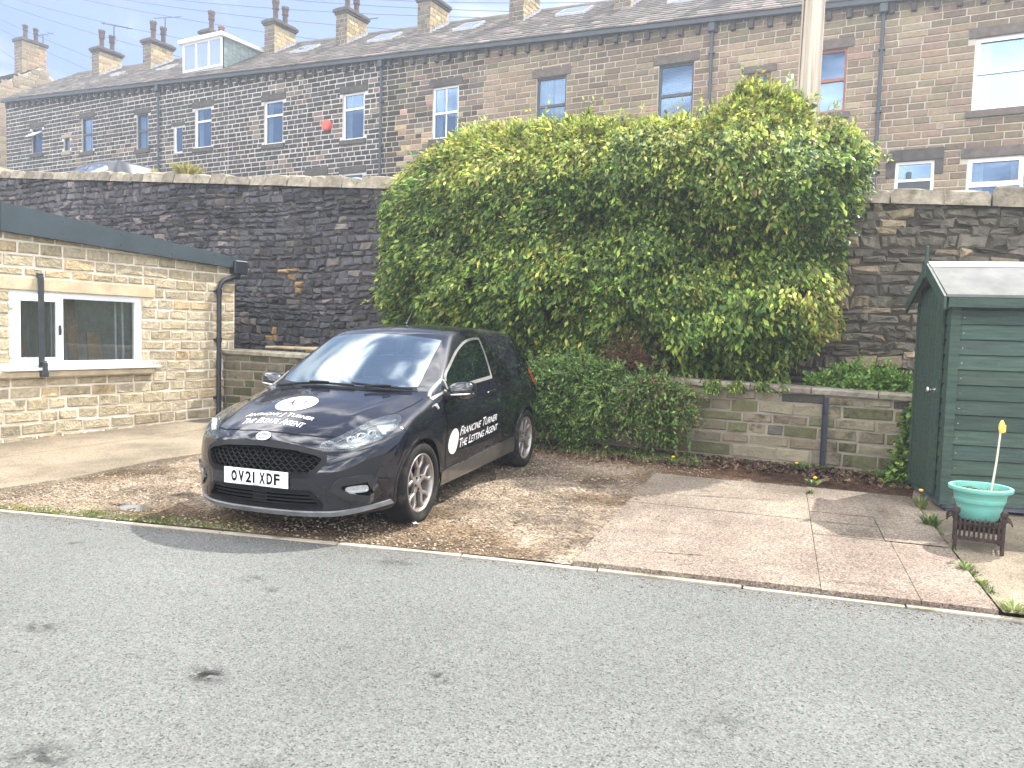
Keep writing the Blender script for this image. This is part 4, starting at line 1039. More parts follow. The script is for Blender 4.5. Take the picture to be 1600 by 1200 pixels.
# --- green garden shed
m_shed = mat('green_shed_paint', (.033, .058, .044), .62, .35, ns=5, na=.38, stretch=(.6, 3, 9), bump=.25, bs=50, colattr=True, dirt=((.035, .075, .06), 7, .62))
m_felt = mat('grey_roof_felt', (.185, .185, .175), .9, .2, ns=5, na=.2, bump=.5, bs=220)
m_feltl = mat('pale_felt_edge', (.55, .56, .55), .85, .2, ns=5, na=.12)
m_chrome = mat('worn_chrome', (.55, .55, .55), .25, .5, metal=1, na=.1)
m_block = mat('grey_block', (.10, .11, .13), .9, .2, ns=8, na=.3, bump=.4)
def shed():
    og = (.09, 7.36, GZ(.09, 7.36)+.02); TH = R(15.5)
    root = empty('garden_shed', og, (0, 0, TH)); tag(root, 'dark green wooden shed with grey felt roof at the right edge', 'shed')
    W_, D, H, HR = 2.15, .98, 1.80, 2.06; z0 = .075
    mb = MB(); r = random.Random(2)
    z = z0; bh = .124
    # front boards: each laps over the one below
    while z < H-.02:
        e = min(z+bh, H); c = jit((1, 1, 1), .28, r)
        mb.add([(.045, -.016, z), (W_, -.016, z), (W_, -.004, e-.012), (.045, -.004, e-.012), (.045, .004, e), (W_, .004, e), (.045, .004, z), (W_, .004, z)], [(0, 1, 2, 3), (3, 2, 5, 4), (6, 7, 1, 0)], 0, c)
        z = e
    z = z0
    while z < HR-.05:                                   # gable end boards, cut to the slope
        e = z+bh; c = jit((1, 1, 1), .16, r)
        def lim(zz): return D/2*(1-max(0, (zz-H)/(HR-H))) if zz > H else D/2
        a, b = lim(z), lim(min(e, HR)); m_ = D/2
        mb.add([(-.016, m_+a, z), (-.016, m_-a, z), (-.004, m_-b, e-.012), (-.004, m_+b, e-.012), (.004, m_-b, e), (.004, m_+b, e), (.004, m_+a, z), (.004, m_-a, z)], [(0, 1, 2, 3), (3, 2, 4, 5), (6, 7, 1, 0)], 0, c)
        z = e
    for k in range(13):                                 # nail heads
        for x in (.075, .72, 1.4, 2.08):
            zz = z0+bh*k+.05; T = lambda a, b, c, x=x, zz=zz: (x+a+r.uniform(-.0, .0), -.0125-c, zz+b)
            mb.lathe([(.0045, 0), (.004, .002), (0, .0025)], 6, 1, T=T)
    mb.box(.02, W_, .012, D, z0, H-.02, 0); mb.build('wall', [m_shed, m_chrome], root)
    tr = MB(); tr.prism([(-.030, -.030), (.044, -.030), (.044, -.0165), (-.0165, -.0165), (-.0165, .05), (-.030, .05)], z0-.01, H-.03); tr.build('corner_trim', m_shed, root)
    tr = MB(); tr.box(-.030, -.017, D-.05, D+.012, z0-.01, H-.03); tr.build('corner_trim', m_shed, root)
    d = MB(); x = -.020
    n = 7; ya, yb = .17, .86
    for k in range(n): d.box(-.037, -.0175, ya+(yb-ya)*k/n+.002, ya+(yb-ya)*(k+1)/n-.002, z0+.03, H+.08, 0, jit((1, 1, 1), .12, r))
    dd = d.build('door', m_shed, root)
    k_ = MB(); T = lambda a, b, c: (-.037-c, .27+a, 1.0+b)
    k_.lathe([(.034, 0), (.034, .006), (.014, .010), (.014, .035), (.026, .042), (.030, .055), (.022, .068), (0, .070)], 16, T=T); k_.build('knob', m_chrome, dd, smooth=50)
    for z in (.45, 1.05, 1.55): h = MB(); h.box(-.041, -.0372, .62, .86, z, z+.03); h.build('hinge', m_iron, dd)
    rf = MB(); ov = .09; oe = .10
    sl = (HR-H)/(D/2)
    for sg in (-1, 1):
        m_ = D/2; yo = m_+sg*(D/2+oe); zo = HR-sl*(D/2+oe)+.03; t = .022
        pts = [(-ov, m_, HR+.03), (W_+ov, m_, HR+.03), (W_+ov, yo, zo), (-ov, yo, zo)]
        q = [(a, b, c+t) for a, b, c in pts]
        rf.add(pts+q, [(0, 1, 2, 3), (4, 5, 6, 7), (3, 2, 6, 7), (0, 3, 7, 4), (1, 0, 4, 5), (2, 1, 5, 6)])
    m_ = D/2
    for sg in (-1, 1):                                  # pale lapped ridge strip
        rf.add([(-ov-.002, m_, HR+.058), (W_+ov, m_, HR+.058), (W_+ov, m_+sg*.10, HR+.058-sl*.10), (-ov-.002, m_+sg*.10, HR+.058-sl*.10)], [(0, 1, 2, 3)], 1)
    rf.build('roof', [m_felt, m_feltl], root, fixn=True)
    for sg in (-1, 1):
        b = MB(); yo = m_+sg*(D/2+oe+.01); zo = HR-sl*(D/2+oe)+.035
        v = []
        for x in (-ov-.024, -ov-.004): v += [(x, m_, HR+.05), (x, yo, zo), (x, yo, zo-.105), (x, m_, HR-.06)]
        b.add(v, [(0, 1, 2, 3), (7, 6, 5, 4), (0, 4, 5, 1), (1, 5, 6, 2), (2, 6, 7, 3), (3, 7, 4, 0)]); b.build('bargeboard', m_shed, root, fixn=True)
    b = MB(); b.box(-ov-.03, -ov-.008, m_-.022, m_+.022, HR-.09, HR+.19, bev=.006); b.build('finial', m_shed, root)
    b = MB(); b.box(-ov+.01, W_+ov, -oe-.02, -oe-.004, H-.105, H-.028)
    b.build('eaves_board', m_shed, root)
    for q in ((.03, .32, .02, .2), (1.2, 1.5, .02, .2), (.03, .3, .75, .95)): bl = MB(); bl.box(*q, -.03, .034, bev=.01); bl.build('block', m_block, root)
    bl = MB(); bl.box(.0, W_, .0, D-.02, .035, z0-.004); bl.build('floor', m_block, root)
shed()

# --- wooden telegraph pole and its wires
m_pole = mat('weathered_pole', (.44, .38, .31), .85, .2, ns=2, na=.45, stretch=(9, 9, .25))
mb = MB()
mb.lathe([(.155, 1.6), (.150, 2.5), (.128, 6), (.118, 9.2), (.10, 9.25)], 18, T=lambda a, b, d: (-1.70+a+.010*(d-4), 11.0+b, d)); 
mb.box(-1.84, -1.818, 10.97, 11.03, 2, 8.5, T=lambda x, y, z: (x+.010*(z-4)-.01, y-.03, z))
po = mb.build('telegraph_pole', m_pole, origin=(-1.7, 11, 2), smooth=60); tag(po, 'tall weathered wooden pole rising behind the bush', 'pole')
# ------------------------------------------------------------------ the parked hatchback: its skin as a smooth meeting of a few curved sheets
def pchip(xs, ys):
    xs = np.array(xs, float); ys = np.array(ys, float); h = np.diff(xs); dl = np.diff(ys)/h; m = np.zeros(len(xs))
    for i in range(1, len(xs)-1):
        if dl[i-1]*dl[i] > 0:
            w1 = 2*h[i]+h[i-1]; w2 = h[i]+2*h[i-1]; m[i] = (w1+w2)/(w1/dl[i-1]+w2/dl[i])
    m[0] = dl[0]; m[-1] = dl[-1]
    def f(x):
        x = np.clip(np.asarray(x, float), xs[0], xs[-1]); i = np.clip(np.searchsorted(xs, x)-1, 0, len(xs)-2); t = (x-xs[i])/h[i]
        return (2*t**3-3*t**2+1)*ys[i]+(t**3-2*t**2+t)*h[i]*m[i]+(-2*t**3+3*t**2)*ys[i+1]+(t**3-t**2)*h[i]*m[i+1]
    return f
c_plan = pchip([-3.4, -3.1, -2.8, -2.4, -1.8, -1.0, -.3, .1, .4, .7, .95], [.74, .79, .83, .855, .864, .866, .862, .855, .838, .80, .75])
c_p1 = pchip([.10, .18, .25, .34, .45, .58, .68, .74, .82, .90, .97, 1.1, 1.5], [.86, .915, .945, .956, .962, .980, .996, 1.0, .992, .970, .935, .86, .60])
c_belt = pchip([-3.3, -2.8, -2.2, -1.66, -1.2, -.6, -.2, .2], [1.09, 1.07, 1.04, 1.01, .985, .955, .93, .90])
c_gw = pchip([-3.3, -2.9, -2.4, -1.5, -.6, 0], [.70, .75, .785, .80, .795, .78])
c_h0 = pchip([-3.3, -3.05, -2.85, -2.5, -2.1, -1.75, -1.45, -1.2, -1.03, -.90, -.55, -.20, -.12, 0, .2, .4, .58, .70, .77, .83, .95],
             [1.20, 1.30, 1.365, 1.415, 1.452, 1.470, 1.474, 1.458, 1.425, 1.375, 1.205, 1.018, .985, .955, .915, .865, .800, .735, .675, .59, .40])
c_xf = pchip([.10, .16, .21, .28, .36, .46, .56, .64, .70, .78, .9], [.70, .77, .800, .812, .822, .830, .822, .805, .775, .70, .5])
c_xr = pchip([.1, .25, .4, .6, .8, .95, 1.1, 1.3, 1.5], [-3.12, -3.2, -3.245, -3.25, -3.21, -3.14, -3.06, -2.93, -2.8])
def car_f(P):
    x, y, z = P[..., 0], np.abs(P[..., 1]), P[..., 2]
    ra = np.minimum(np.hypot(x, z-.31), np.hypot(x+2.493, z-.31))
    flare = .014*np.exp(-((ra-.36)/.075)**2)*np.clip((.80-z)/.2, 0, 1)
    zs = .80+.055*(-x)/1.6                                     # shoulder line rising to the rear
    crease = .008*np.clip(1-np.abs(z-zs)/.07, 0, 1)**1.4*np.clip((-x-.1)/.5, 0, 1)
    zl = .42+.02*(-x)
    low = .007*np.clip(1-np.abs(z-zl)/.06, 0, 1)*np.clip((-x-.35)/.3, 0, 1)*np.clip((x+2.1)/.3, 0, 1)
    W1 = c_plan(x)*c_p1(z)+flare+crease+low
    t = z-c_belt(x)
    W2 = c_gw(x)-.36*t-.36*np.maximum(t, 0)**2
    xs = x+.40*y*y
    h = c_h0(xs); gx = (c_h0(xs+.02)-c_h0(xs-.02))/.04
    hood = np.clip((xs+.1)/.25, 0, 1)
    rib = .009*np.exp(-((y-.46-.16*np.clip(.5-x, 0, 1))/.06)**2)*hood*np.clip((.66-xs)/.2, 0, 1)     # raised lines along the bonnet
    H = h-(.085+.03*hood)*y*y+rib
    Xf = c_xf(z)-.10*(y/.75)**2-.24*(y/.75)**4
    Xr = c_xr(z)+.09*(y/.75)**2+.13*(y/.75)**4
    a = np.stack([y-W1, (y-W2)/1.07, (z-H)/np.sqrt(1+gx*gx), (x-Xf)*.93, (Xr-x)*.95, .175+.0*x-z], 0)
    r = .017; m = a.max(0)
    return m+r*np.log(np.exp((a-m)/r).sum(0))-.006
def car_ray(O, D, t1=4.0, n=240):
    """first hit of rays O + t D with the skin (arrays)"""
    O = np.asarray(O, float).reshape(-1, 3); D = np.asarray(D, float).reshape(-1, 3)*np.ones_like(O)
    lo = np.zeros(len(O)); hi = np.full(len(O), np.nan); prev = np.zeros(len(O)); act = np.ones(len(O), bool)
    for t in np.linspace(0, t1, n)[1:]:
        v = car_f(O+D*t); hit = act & (v < 0)
        lo[hit] = prev[hit]; hi[hit] = t; act &= ~hit; prev[:] = t
    ok = ~np.isnan(hi); a = lo.copy(); b = np.where(ok, hi, t1)
    for _ in range(30):
        m = (a+b)/2; ins = car_f(O+D*m[:, None]) < 0; b = np.where(ins, m, b); a = np.where(ins, a, m)
    return O+D*b[:, None], ok
def car_n(P, e=.004):
    g = np.stack([(car_f(P+np.eye(3)[k]*e)-car_f(P-np.eye(3)[k]*e)) for k in range(3)], -1)
    return g/np.linalg.norm(g, axis=-1, keepdims=True)
# ------------------------------------------------------------------ car materials
def paint(name, base, dusty=0):
    m = bpy.data.materials.new(name); m.use_nodes = True; t = m.node_tree; p = t.nodes['Principled BSDF']; n = t.nodes.new; l = t.links.new
    p.inputs['Roughness'].default_value = .45; p.inputs['Specular IOR Level'].default_value = .12; p.inputs['Coat Weight'].default_value = 1; p.inputs['Coat Roughness'].default_value = .025; p.inputs['Coat IOR'].default_value = 1.6
    tc = n('ShaderNodeTexCoord'); nz = n('ShaderNodeTexNoise'); nz.inputs['Scale'].default_value = 5; nz.inputs['Detail'].default_value = 8; nz.inputs['Roughness'].default_value = .7
    l(tc.outputs['Object'], nz.inputs['Vector'])
    sx = n('ShaderNodeSeparateXYZ'); l(tc.outputs['Object'], sx.inputs[0])
    zr = n('ShaderNodeMapRange'); zr.inputs[1].default_value = .60; zr.inputs[2].default_value = .20; zr.inputs[3].default_value = .0; zr.inputs[4].default_value = .07+dusty; l(sx.outputs[2], zr.inputs[0])
    k = n('ShaderNodeMath'); k.operation = 'MULTIPLY'; r = n('ShaderNodeMapRange'); r.inputs[1].default_value = .35; r.inputs[2].default_value = .75; l(nz.outputs[0], r.inputs[0]); l(r.outputs[0], k.inputs[0]); l(zr.outputs[0], k.inputs[1])
    mx = n('ShaderNodeMix'); mx.data_type = 'RGBA'; l(k.outputs[0], mx.inputs[0]); mx.inputs[6].default_value = (*base, 1); mx.inputs[7].default_value = (.24, .21, .17, 1)
    l(mx.outputs[2], p.inputs['Base Color'])
    cw = n('ShaderNodeMath'); cw.operation = 'SUBTRACT'; cw.inputs[0].default_value = 1; l(k.outputs[0], cw.inputs[1]); l(cw.outputs[0], p.inputs['Coat Weight'])
    return m
m_paint = paint('black_blue_paint', (.0022, .0032, .0085))
m_sillp = paint('dusty_black_paint', (.03, .029, .028), .25)
m_liner = mat('wheel_arch_liner', (.003, .003, .0035), .9, .05)
m_blk = mat('satin_black_trim', (.004, .0045, .0055), .42, .25, na=.2)
m_gblk = mat('gloss_black_trim', (.008, .009, .011), .08, .5, coat=1, na=.1)
m_seam = mat('panel_gap', (.003, .003, .004), .9, .1)
m_vinyl = mat('white_vinyl', (.82, .82, .82), .4, .4, na=.02)
m_greyvinyl = mat('grey_vinyl', (.018, .018, .02), .6, .15, na=.02)
m_plate = mat('white_number_plate', (.84, .84, .84), .3, .5, na=.02)
m_ink = mat('black_plate_ink', (.003, .003, .003), .6, .1, na=.1)
m_redink = mat('red_ink', (.6, .05, .07), .5, .3, na=.1)
m_dlo = mat('dull_silver_trim', (.17, .166, .15), .5, .4, ns=10, na=.15)
m_lampch = mat('lamp_chrome', (.72, .74, .78), .16, .5, metal=.9, ns=30, na=.2)
m_lampdk = mat('lamp_bezel', (.30, .31, .33), .3, .5, metal=.5, na=.2)
m_lens = glass('clear_lens', (.8, .85, .9), .05, .02, .95, (.95, .98, 1), .4)
m_wscreen = glass('windscreen_glass', (.02, .03, .03), .38, .085, .66, (.84, .97, 1))
m_sideglass = glass('tinted_side_glass', (.006, .012, .012), .08, .012, .35)
m_tyre = mat('tyre_rubber', (.013, .0125, .012), .85, .2, ns=6, na=.3, dirt=((.045, .041, .034), 7, .50))
m_alloy = mat('dusty_alloy', (.34, .31, .285), .38, .5, metal=.65, ns=7, na=.16)
m_hub = mat('brake_iron', (.06, .045, .04), .6, .4, metal=.5, ns=12, na=.4)
m_tail = mat('red_tail_lens', (.42, .02, .015), .12, .5, coat=1, na=.1)
m_seat = mat('charcoal_seat', (.035, .035, .038), .9, .2, ns=20, na=.2)
m_dash = mat('dash_plastic', (.030, .032, .034), .7, .3, ns=20, na=.15)
m_badge = mat('badge_silver', (.72, .74, .76), .2, .5, metal=.5, na=.05)
m_badgeb = mat('badge_blue', (.04, .07, .16), .15, .5, coat=1, na=.05)
m_lip = mat('scuffed_grey_lip', (.17, .175, .18), .5, .4, ns=9, na=.3)

# ---- skin patches: a flat outline thrown onto the body
def inside_poly(poly, p):
    x, y = p; c = False; n = len(poly)
    for i in range(n):
        (a, b), (d, e) = poly[i], poly[(i+1) % n]
        if (b > y) != (e > y) and x < (d-a)*(y-b)/(e-b)+a: c = not c
    return c
def inside_np(poly, X, Y):
    c = np.zeros(X.shape, bool); n = len(poly)
    for i in range(n):
        (a, b), (d, e) = poly[i], poly[(i+1) % n]
        if b == e: continue
        c ^= ((b > Y) != (e > Y)) & (X < (d-a)*(Y-b)/(e-b)+a)
    return c
def dens(poly, step, closed=True):
    o = []; n = len(poly)
    for i in range(n if closed else n-1):
        a, b = poly[i], poly[(i+1) % n]; k = max(1, int(math.ceil(math.dist(a, b)/step)))
        o += [(a[0]+(b[0]-a[0])*j/k, a[1]+(b[1]-a[1])*j/k) for j in range(k)]
    if not closed: o.append(poly[-1])
    return o
def smooth_poly(pts, n=8, closed=True):
    """Catmull-Rom through the points"""
    o = []; N_ = len(pts)
    for i in range(N_ if closed else N_-1):
        g = lambda k: pts[k % N_] if closed else pts[min(max(k, 0), N_-1)]
        p0, p1, p2, p3 = g(i-1), g(i), g(i+1), g(i+2)
        for j in range(n):
            t = j/n
            o.append(tuple(.5*((2*p1[k])+(-p0[k]+p2[k])*t+(2*p0[k]-5*p1[k]+4*p2[k]-p3[k])*t*t+(-p0[k]+3*p1[k]-3*p2[k]+p3[k])*t**3) for k in (0, 1)))
    if not closed: o.append(tuple(pts[-1]))
    return o
VIEW = {'side': ((1, 0, 0), (0, 0, 1), (0, -1, 0)), 'front': ((0, 1, 0), (0, 0, 1), (-1, 0, 0)), 'top': ((1, 0, 0), (0, 1, 0), (0, 0, -1)),
        'corner': ((-sin(R(48)), cos(R(48)), 0), (0, 0, 1), (-cos(R(48)), -sin(R(48)), 0)), 'rear': ((0, 1, 0), (0, 0, 1), (1, 0, 0))}
def throw(uv, view, off=.002, ray=car_ray, nrm=car_n):
    eu, ev, D = [np.array(q, float) for q in VIEW[view]]
    uv = np.asarray(uv, float).reshape(-1, 2); Dn = D/np.linalg.norm(D)
    ctr = np.array([-1.2, 0, 0]) if view == 'side' else np.array([0., 0, 0])
    Og = uv[:, :1]*eu+uv[:, 1:]*ev-Dn*(2.2 if view not in ('rear',) else 6)
    P, ok = ray(Og, Dn, t1=5.0 if view != 'rear' else 8, n=500)
    nn = nrm(P); return P+nn*off
def c2(p): p = np.asarray(p, float); eu, ev, D = VIEW['corner']; return (float(np.dot(p, eu)), float(p[2]))      # 3-D point -> corner view
class Skin(MB):
    def patch(s, poly, view, off=.002, res=.03, mi=0, mirror=False, only=None):
        b = dens(poly, res); n = len(b); xs = [p[0] for p in b]; ys = [p[1] for p in b]
        gx, gy = np.meshgrid(np.arange(min(xs)+res/2, max(xs), res), np.arange(min(ys)+res/2, max(ys), res))
        ins = inside_np(b, gx, gy); g = [(x, y) for x, y in zip(gx[ins], gy[ins]) if min((x-p[0])**2+(y-p[1])**2 for p in b) > (res*.45)**2]
        vs, es, fs, *_ = delaunay_2d_cdt([Vector(p) for p in b+g], [(i, (i+1) % n) for i in range(n)], [], 0, 1e-6)
        uv = [tuple(v) for v in vs]
        fs = [f for f in fs if inside_poly(b, (sum(uv[i][0] for i in f)/3, sum(uv[i][1] for i in f)/3))]
        P = throw(uv, view, off); s.put(P, fs, mi, mirror)
    def put(s, P, fs, mi=0, mirror=False):
        P = np.asarray(P); out = []
        N_ = car_n(P)
        for f in fs:
            a, b, c = P[f[0]], P[f[1]], P[f[2]]
            if np.dot(np.cross(b-a, c-a), N_[f[0]]) < 0: f = tuple(reversed(f))
            out.append(tuple(f))
        s.add([tuple(p) for p in P], out, mi)
        if mirror: s.add([(p[0], -p[1], p[2]) for p in P], [tuple(reversed(f)) for f in out], mi)
    def strip(s, line, view, w, off=.002, mi=0, mirror=False, closed=False, res=.025, thick=0):
        """a band of width w along a line in the view plane"""
        l_ = np.array(dens(line, res, closed)); n = len(l_)
        if closed: t = np.roll(l_, -1, 0)-np.roll(l_, 1, 0)
        else: t = np.gradient(l_, axis=0)
        t /= np.linalg.norm(t, axis=1, keepdims=True)+1e-9; q = np.stack([-t[:, 1], t[:, 0]], 1)
        A = throw(l_+q*w/2, view, off); B = throw(l_-q*w/2, view, off)
        if thick:
            nn = car_n((A+B)/2); A1, B1 = A-nn*thick, B-nn*thick; P = np.concatenate([A, B, A1, B1])
        else: P = np.concatenate([A, B])
        fs = []
        for i in range(n if closed else n-1):
            j = (i+1) % n; fs.append((i, j, n+j, n+i))
        s.put(P, fs, mi, mirror)
        if thick:
            sf = []
            for i in range(n if closed else n-1): j = (i+1) % n; sf += [(i, 2*n+i, 2*n+j, j), (n+i, n+j, 3*n+j, 3*n+i)]
            s.add([tuple(p) for p in P], sf, mi)
            if mirror: s.add([(p[0], -p[1], p[2]) for p in P], [tuple(reversed(f)) for f in sf], mi)

def text_mesh(txt, small=False, shear=0, width=None, height=None, bold=0, sx=1):
    """flat letters -> (vertices (n,2), faces), fitted to width and cap height, origin at lower left"""
    c = bpy.data.curves.new('letters', 'FONT'); c.body = txt; c.fill_mode = 'FRONT'; c.dimensions = '2D'; c.shear = shear; c.resolution_u = 3; c.offset = bold; c.small_caps_scale = .78
    if small:
        for i, ch in enumerate(txt): c.body_format[i].use_small_caps = True
    o = bpy.data.objects.new('letters', c); col.objects.link(o)
    dg = bpy.context.evaluated_depsgraph_get(); me = o.evaluated_get(dg).to_mesh()
    v = np.array([(q.co.x, q.co.y) for q in me.vertices]); f = [tuple(p.vertices) for p in me.polygons]
    o.evaluated_get(dg).to_mesh_clear(); bpy.data.objects.remove(o); bpy.data.curves.remove(c)
    v -= v.min(0); s = v.max(0)
    v[:, 0] *= (width/s[0]) if width else height/s[1]*sx
    v[:, 1] *= height/s[1] if height else width/s[0]
    return v, f

# ---- outlines
WS = smooth_poly([(-.115-.60*y*y, y) for y in (-.635, -.45, -.2, 0, .2, .45, .635)], 5, False)
WS = [(-.115-.60*y*y, y) for y in np.linspace(-.635, .635, 22)]+[(x, .635-(.635-.545)*((-.36-x)/.66)**1.0) for x in np.linspace(-.40, -.99, 8)]+[(-.925-.26*y*y, y) for y in np.linspace(.535, -.535, 16)]+[(x, -(.635-(.635-.545)*((-.36-x)/.66))) for x in np.linspace(-.99, -.40, 8)]
QL = [(-.315, .918), (-.565, 1.035), (-.548, .968)]
DW = smooth_poly([(-.600, .970), (-.632, 1.065), (-.83, 1.165), (-1.07, 1.262), (-1.33, 1.332), (-1.55, 1.356), (-1.70, 1.352)], 6, False)+smooth_poly([(-1.70, 1.352), (-1.675, 1.25), (-1.63, 1.12), (-1.585, 1.018)], 5, False)[1:]+[(-1.4, 1.008), (-1.1, .995), (-.8, .982)]
GR = [(-.485, .592), (-.44, .622), (-.28, .655), (0, .672), (.28, .655), (.44, .622), (.485, .592), (.488, .555), (.43, .475), (.38, .452), (0, .440), (-.38, .452), (-.43, .475), (-.488, .555)]
LG = [(-.40, .362), (.40, .362), (.475, .262), (.46, .235), (0, .225), (-.46, .235), (-.475, .262)]
HL = smooth_poly([c2(p) for p in ((.715, .385, .650), (.57, .490, .722), (.39, .588, .788), (.27, .65, .820), (.150, .722, .832), (.165, .765, .805), (.24, .785, .770), (.416, .757, .700), (.53, .68, .662), (.625, .59, .638))], 4)
FO = [c2(p) for p in ((.735, .506, .370), (.694, .575, .440), (.541, .719, .456), (.459, .764, .319), (.533, .711, .262), (.654, .606, .297))]
def inset(poly, d):
    cx = sum(p[0] for p in poly)/len(poly); cy = sum(p[1] for p in poly)/len(poly); o = []; n = len(poly)
    ar = sum(poly[i][0]*poly[(i+1) % n][1]-poly[(i+1) % n][0]*poly[i][1] for i in range(n)); sg = 1 if ar > 0 else -1
    for i in range(n):
        a, b, c = np.array(poly[i-1]), np.array(poly[i]), np.array(poly[(i+1) % n])
        t1 = (b-a)/(np.linalg.norm(b-a)+1e-9); t2 = (c-b)/(np.linalg.norm(c-b)+1e-9); n1 = np.array([-t1[1], t1[0]])*sg; n2 = np.array([-t2[1], t2[0]])*sg
        m = n1+n2; m /= max(.35, np.dot(m, m)**.5)**1; k = d/max(.5, np.dot(m, n1)); o.append(tuple(b+m*k))
    return o

def car_body(name, root, material, opened, res=.027):
    """box grid thrown onto the sheets, arches cut out, window and grille areas opened"""
    def grid(n, m): return np.linspace(0, 1, n), np.linspace(0, 1, m)
    x0, x1, y0, y1, z0, z1 = -3.35, .95, -1., 1., .05, 1.6
    nx, ny, nz = int((x1-x0)/res), int((y1-y0)/res), int((z1-z0)/res*.9)
    pts = {}; V = []; F = []
    def vid(i, j, k):
        q = (i, j, k)
        if q not in pts: pts[q] = len(V); V.append((x0+(x1-x0)*i/nx, y0+(y1-y0)*j/ny, z0+(z1-z0)*k/nz))
        return pts[q]
    for i in range(nx):
        for j in range(ny):
            F.append((vid(i, j, nz), vid(i+1, j, nz), vid(i+1, j+1, nz), vid(i, j+1, nz))); F.append((vid(i, j+1, 0), vid(i+1, j+1, 0), vid(i+1, j, 0), vid(i, j, 0)))
        for k in range(nz):
            F.append((vid(i, 0, k), vid(i+1, 0, k), vid(i+1, 0, k+1), vid(i, 0, k+1))); F.append((vid(i+1, ny, k), vid(i, ny, k), vid(i, ny, k+1), vid(i+1, ny, k+1)))
    for j in range(ny):
        for k in range(nz):
            F.append((vid(0, j+1, k), vid(0, j, k), vid(0, j, k+1), vid(0, j+1, k+1))); F.append((vid(nx, j, k), vid(nx, j+1, k), vid(nx, j+1, k+1), vid(nx, j, k+1)))
    B = np.array(V); S = np.stack([np.clip(B[:, 0], -2.75, .28), np.clip(B[:, 1], -.28, .28), np.full(len(B), .58)], 1)
    S[:, 2] = np.clip(B[:, 2], .35, .62)
    D = B-S; D /= np.linalg.norm(D, axis=1, keepdims=True)
    # from inside outwards: first crossing
    lo = np.zeros(len(B)); hi = np.full(len(B), 2.0); prev = np.zeros(len(B)); act = np.ones(len(B), bool)
    for t in np.linspace(0, 2, 140)[1:]:
        v = car_f(S+D*t); h = act & (v > 0); lo[h] = prev[h]; hi[h] = t; act &= ~h; prev[:] = t
    for _ in range(28):
        m = (lo+hi)/2; o_ = car_f(S+D*m[:, None]) > 0; hi = np.where(o_, m, hi); lo = np.where(o_, lo, m)
    P = S+D*hi[:, None]
    me = bpy.data.meshes.new(name); me.from_pydata(P.tolist(), [], F); me.materials.append(material); me.materials.append(m_liner)
    o = bpy.data.objects.new(name, me); col.objects.link(o)
    cut = MB()
    for ax in (0, -2.493):
        for s in (1, -1):
            n = 64; a0, a1 = (.50, 1.2) if s > 0 else (-1.2, -.50)
            cut.prism([(ax+.342*cos(2*pi*i/n), .305+.342*sin(2*pi*i/n)) for i in range(n)], a0, a1, 'y')
    co = cut.build('cutter', m_liner, fixn=True)
    md = o.modifiers.new('b', 'BOOLEAN'); md.object = co; md.operation = 'DIFFERENCE'; md.solver = 'EXACT'
    dg = bpy.context.evaluated_depsgraph_get(); dg.update(); ev = o.evaluated_get(dg); me2 = bpy.data.meshes.new_from_object(ev)
    o.modifiers.clear(); o.data = me2; bpy.data.meshes.remove(me); cm = co.data; bpy.data.objects.remove(co); bpy.data.meshes.remove(cm)
    bm = bmesh.new(); bm.from_mesh(me2)
    Cn = np.array([f.calc_center_median() for f in bm.faces]); kill = np.zeros(len(Cn), bool)
    ra = np.minimum(np.hypot(Cn[:, 0], Cn[:, 2]-.305), np.hypot(Cn[:, 0]+2.493, Cn[:, 2]-.305))
    fv = car_f(Cn)
    well = (ra < .3425) & (np.abs(Cn[:, 1]) > .45) & (fv < -.004)
    for poly, view, d in opened:
        q = inset(poly, d)
        if view == 'side': kill |= inside_np(q, Cn[:, 0], Cn[:, 2]) & (np.abs(Cn[:, 1]) > .45)
        elif view == 'top': kill |= inside_np(q, Cn[:, 0], Cn[:, 1]) & (Cn[:, 2] > .75)
        elif view == 'front': kill |= inside_np(q, Cn[:, 1], Cn[:, 2]) & (Cn[:, 0] > .5)
        elif view == 'corner':
            e = VIEW['corner'][0]; kill |= inside_np(q, Cn[:, 0]*e[0]+np.abs(Cn[:, 1])*e[1], Cn[:, 2]) & (Cn[:, 0] > .05) & (Cn[:, 2] < .9)
    kill &= ~well
    bm.faces.ensure_lookup_table()
    for i, f in enumerate(bm.faces): f.material_index = 1 if well[i] else 0; f.smooth = True
    bmesh.ops.delete(bm, geom=[bm.faces[i] for i in np.where(kill)[0]], context='FACES')
    bm.to_mesh(me2); bm.free(); me2.name = name
    # exact skin normals so the paint mirrors cleanly
    vv = np.empty(len(me2.vertices)*3, np.float32); me2.vertices.foreach_get('co', vv); vv = vv.reshape(-1, 3).astype(float)
    nn = car_n(vv); on = np.abs(car_f(vv)) < .003
    base = np.empty(len(me2.vertices)*3, np.float32); me2.vertices.foreach_get('normal', base); base = base.reshape(-1, 3)
    nn = np.where(on[:, None], nn, base)
    me2.normals_split_custom_set_from_vertices(nn.tolist())
    o.parent = root
    return o

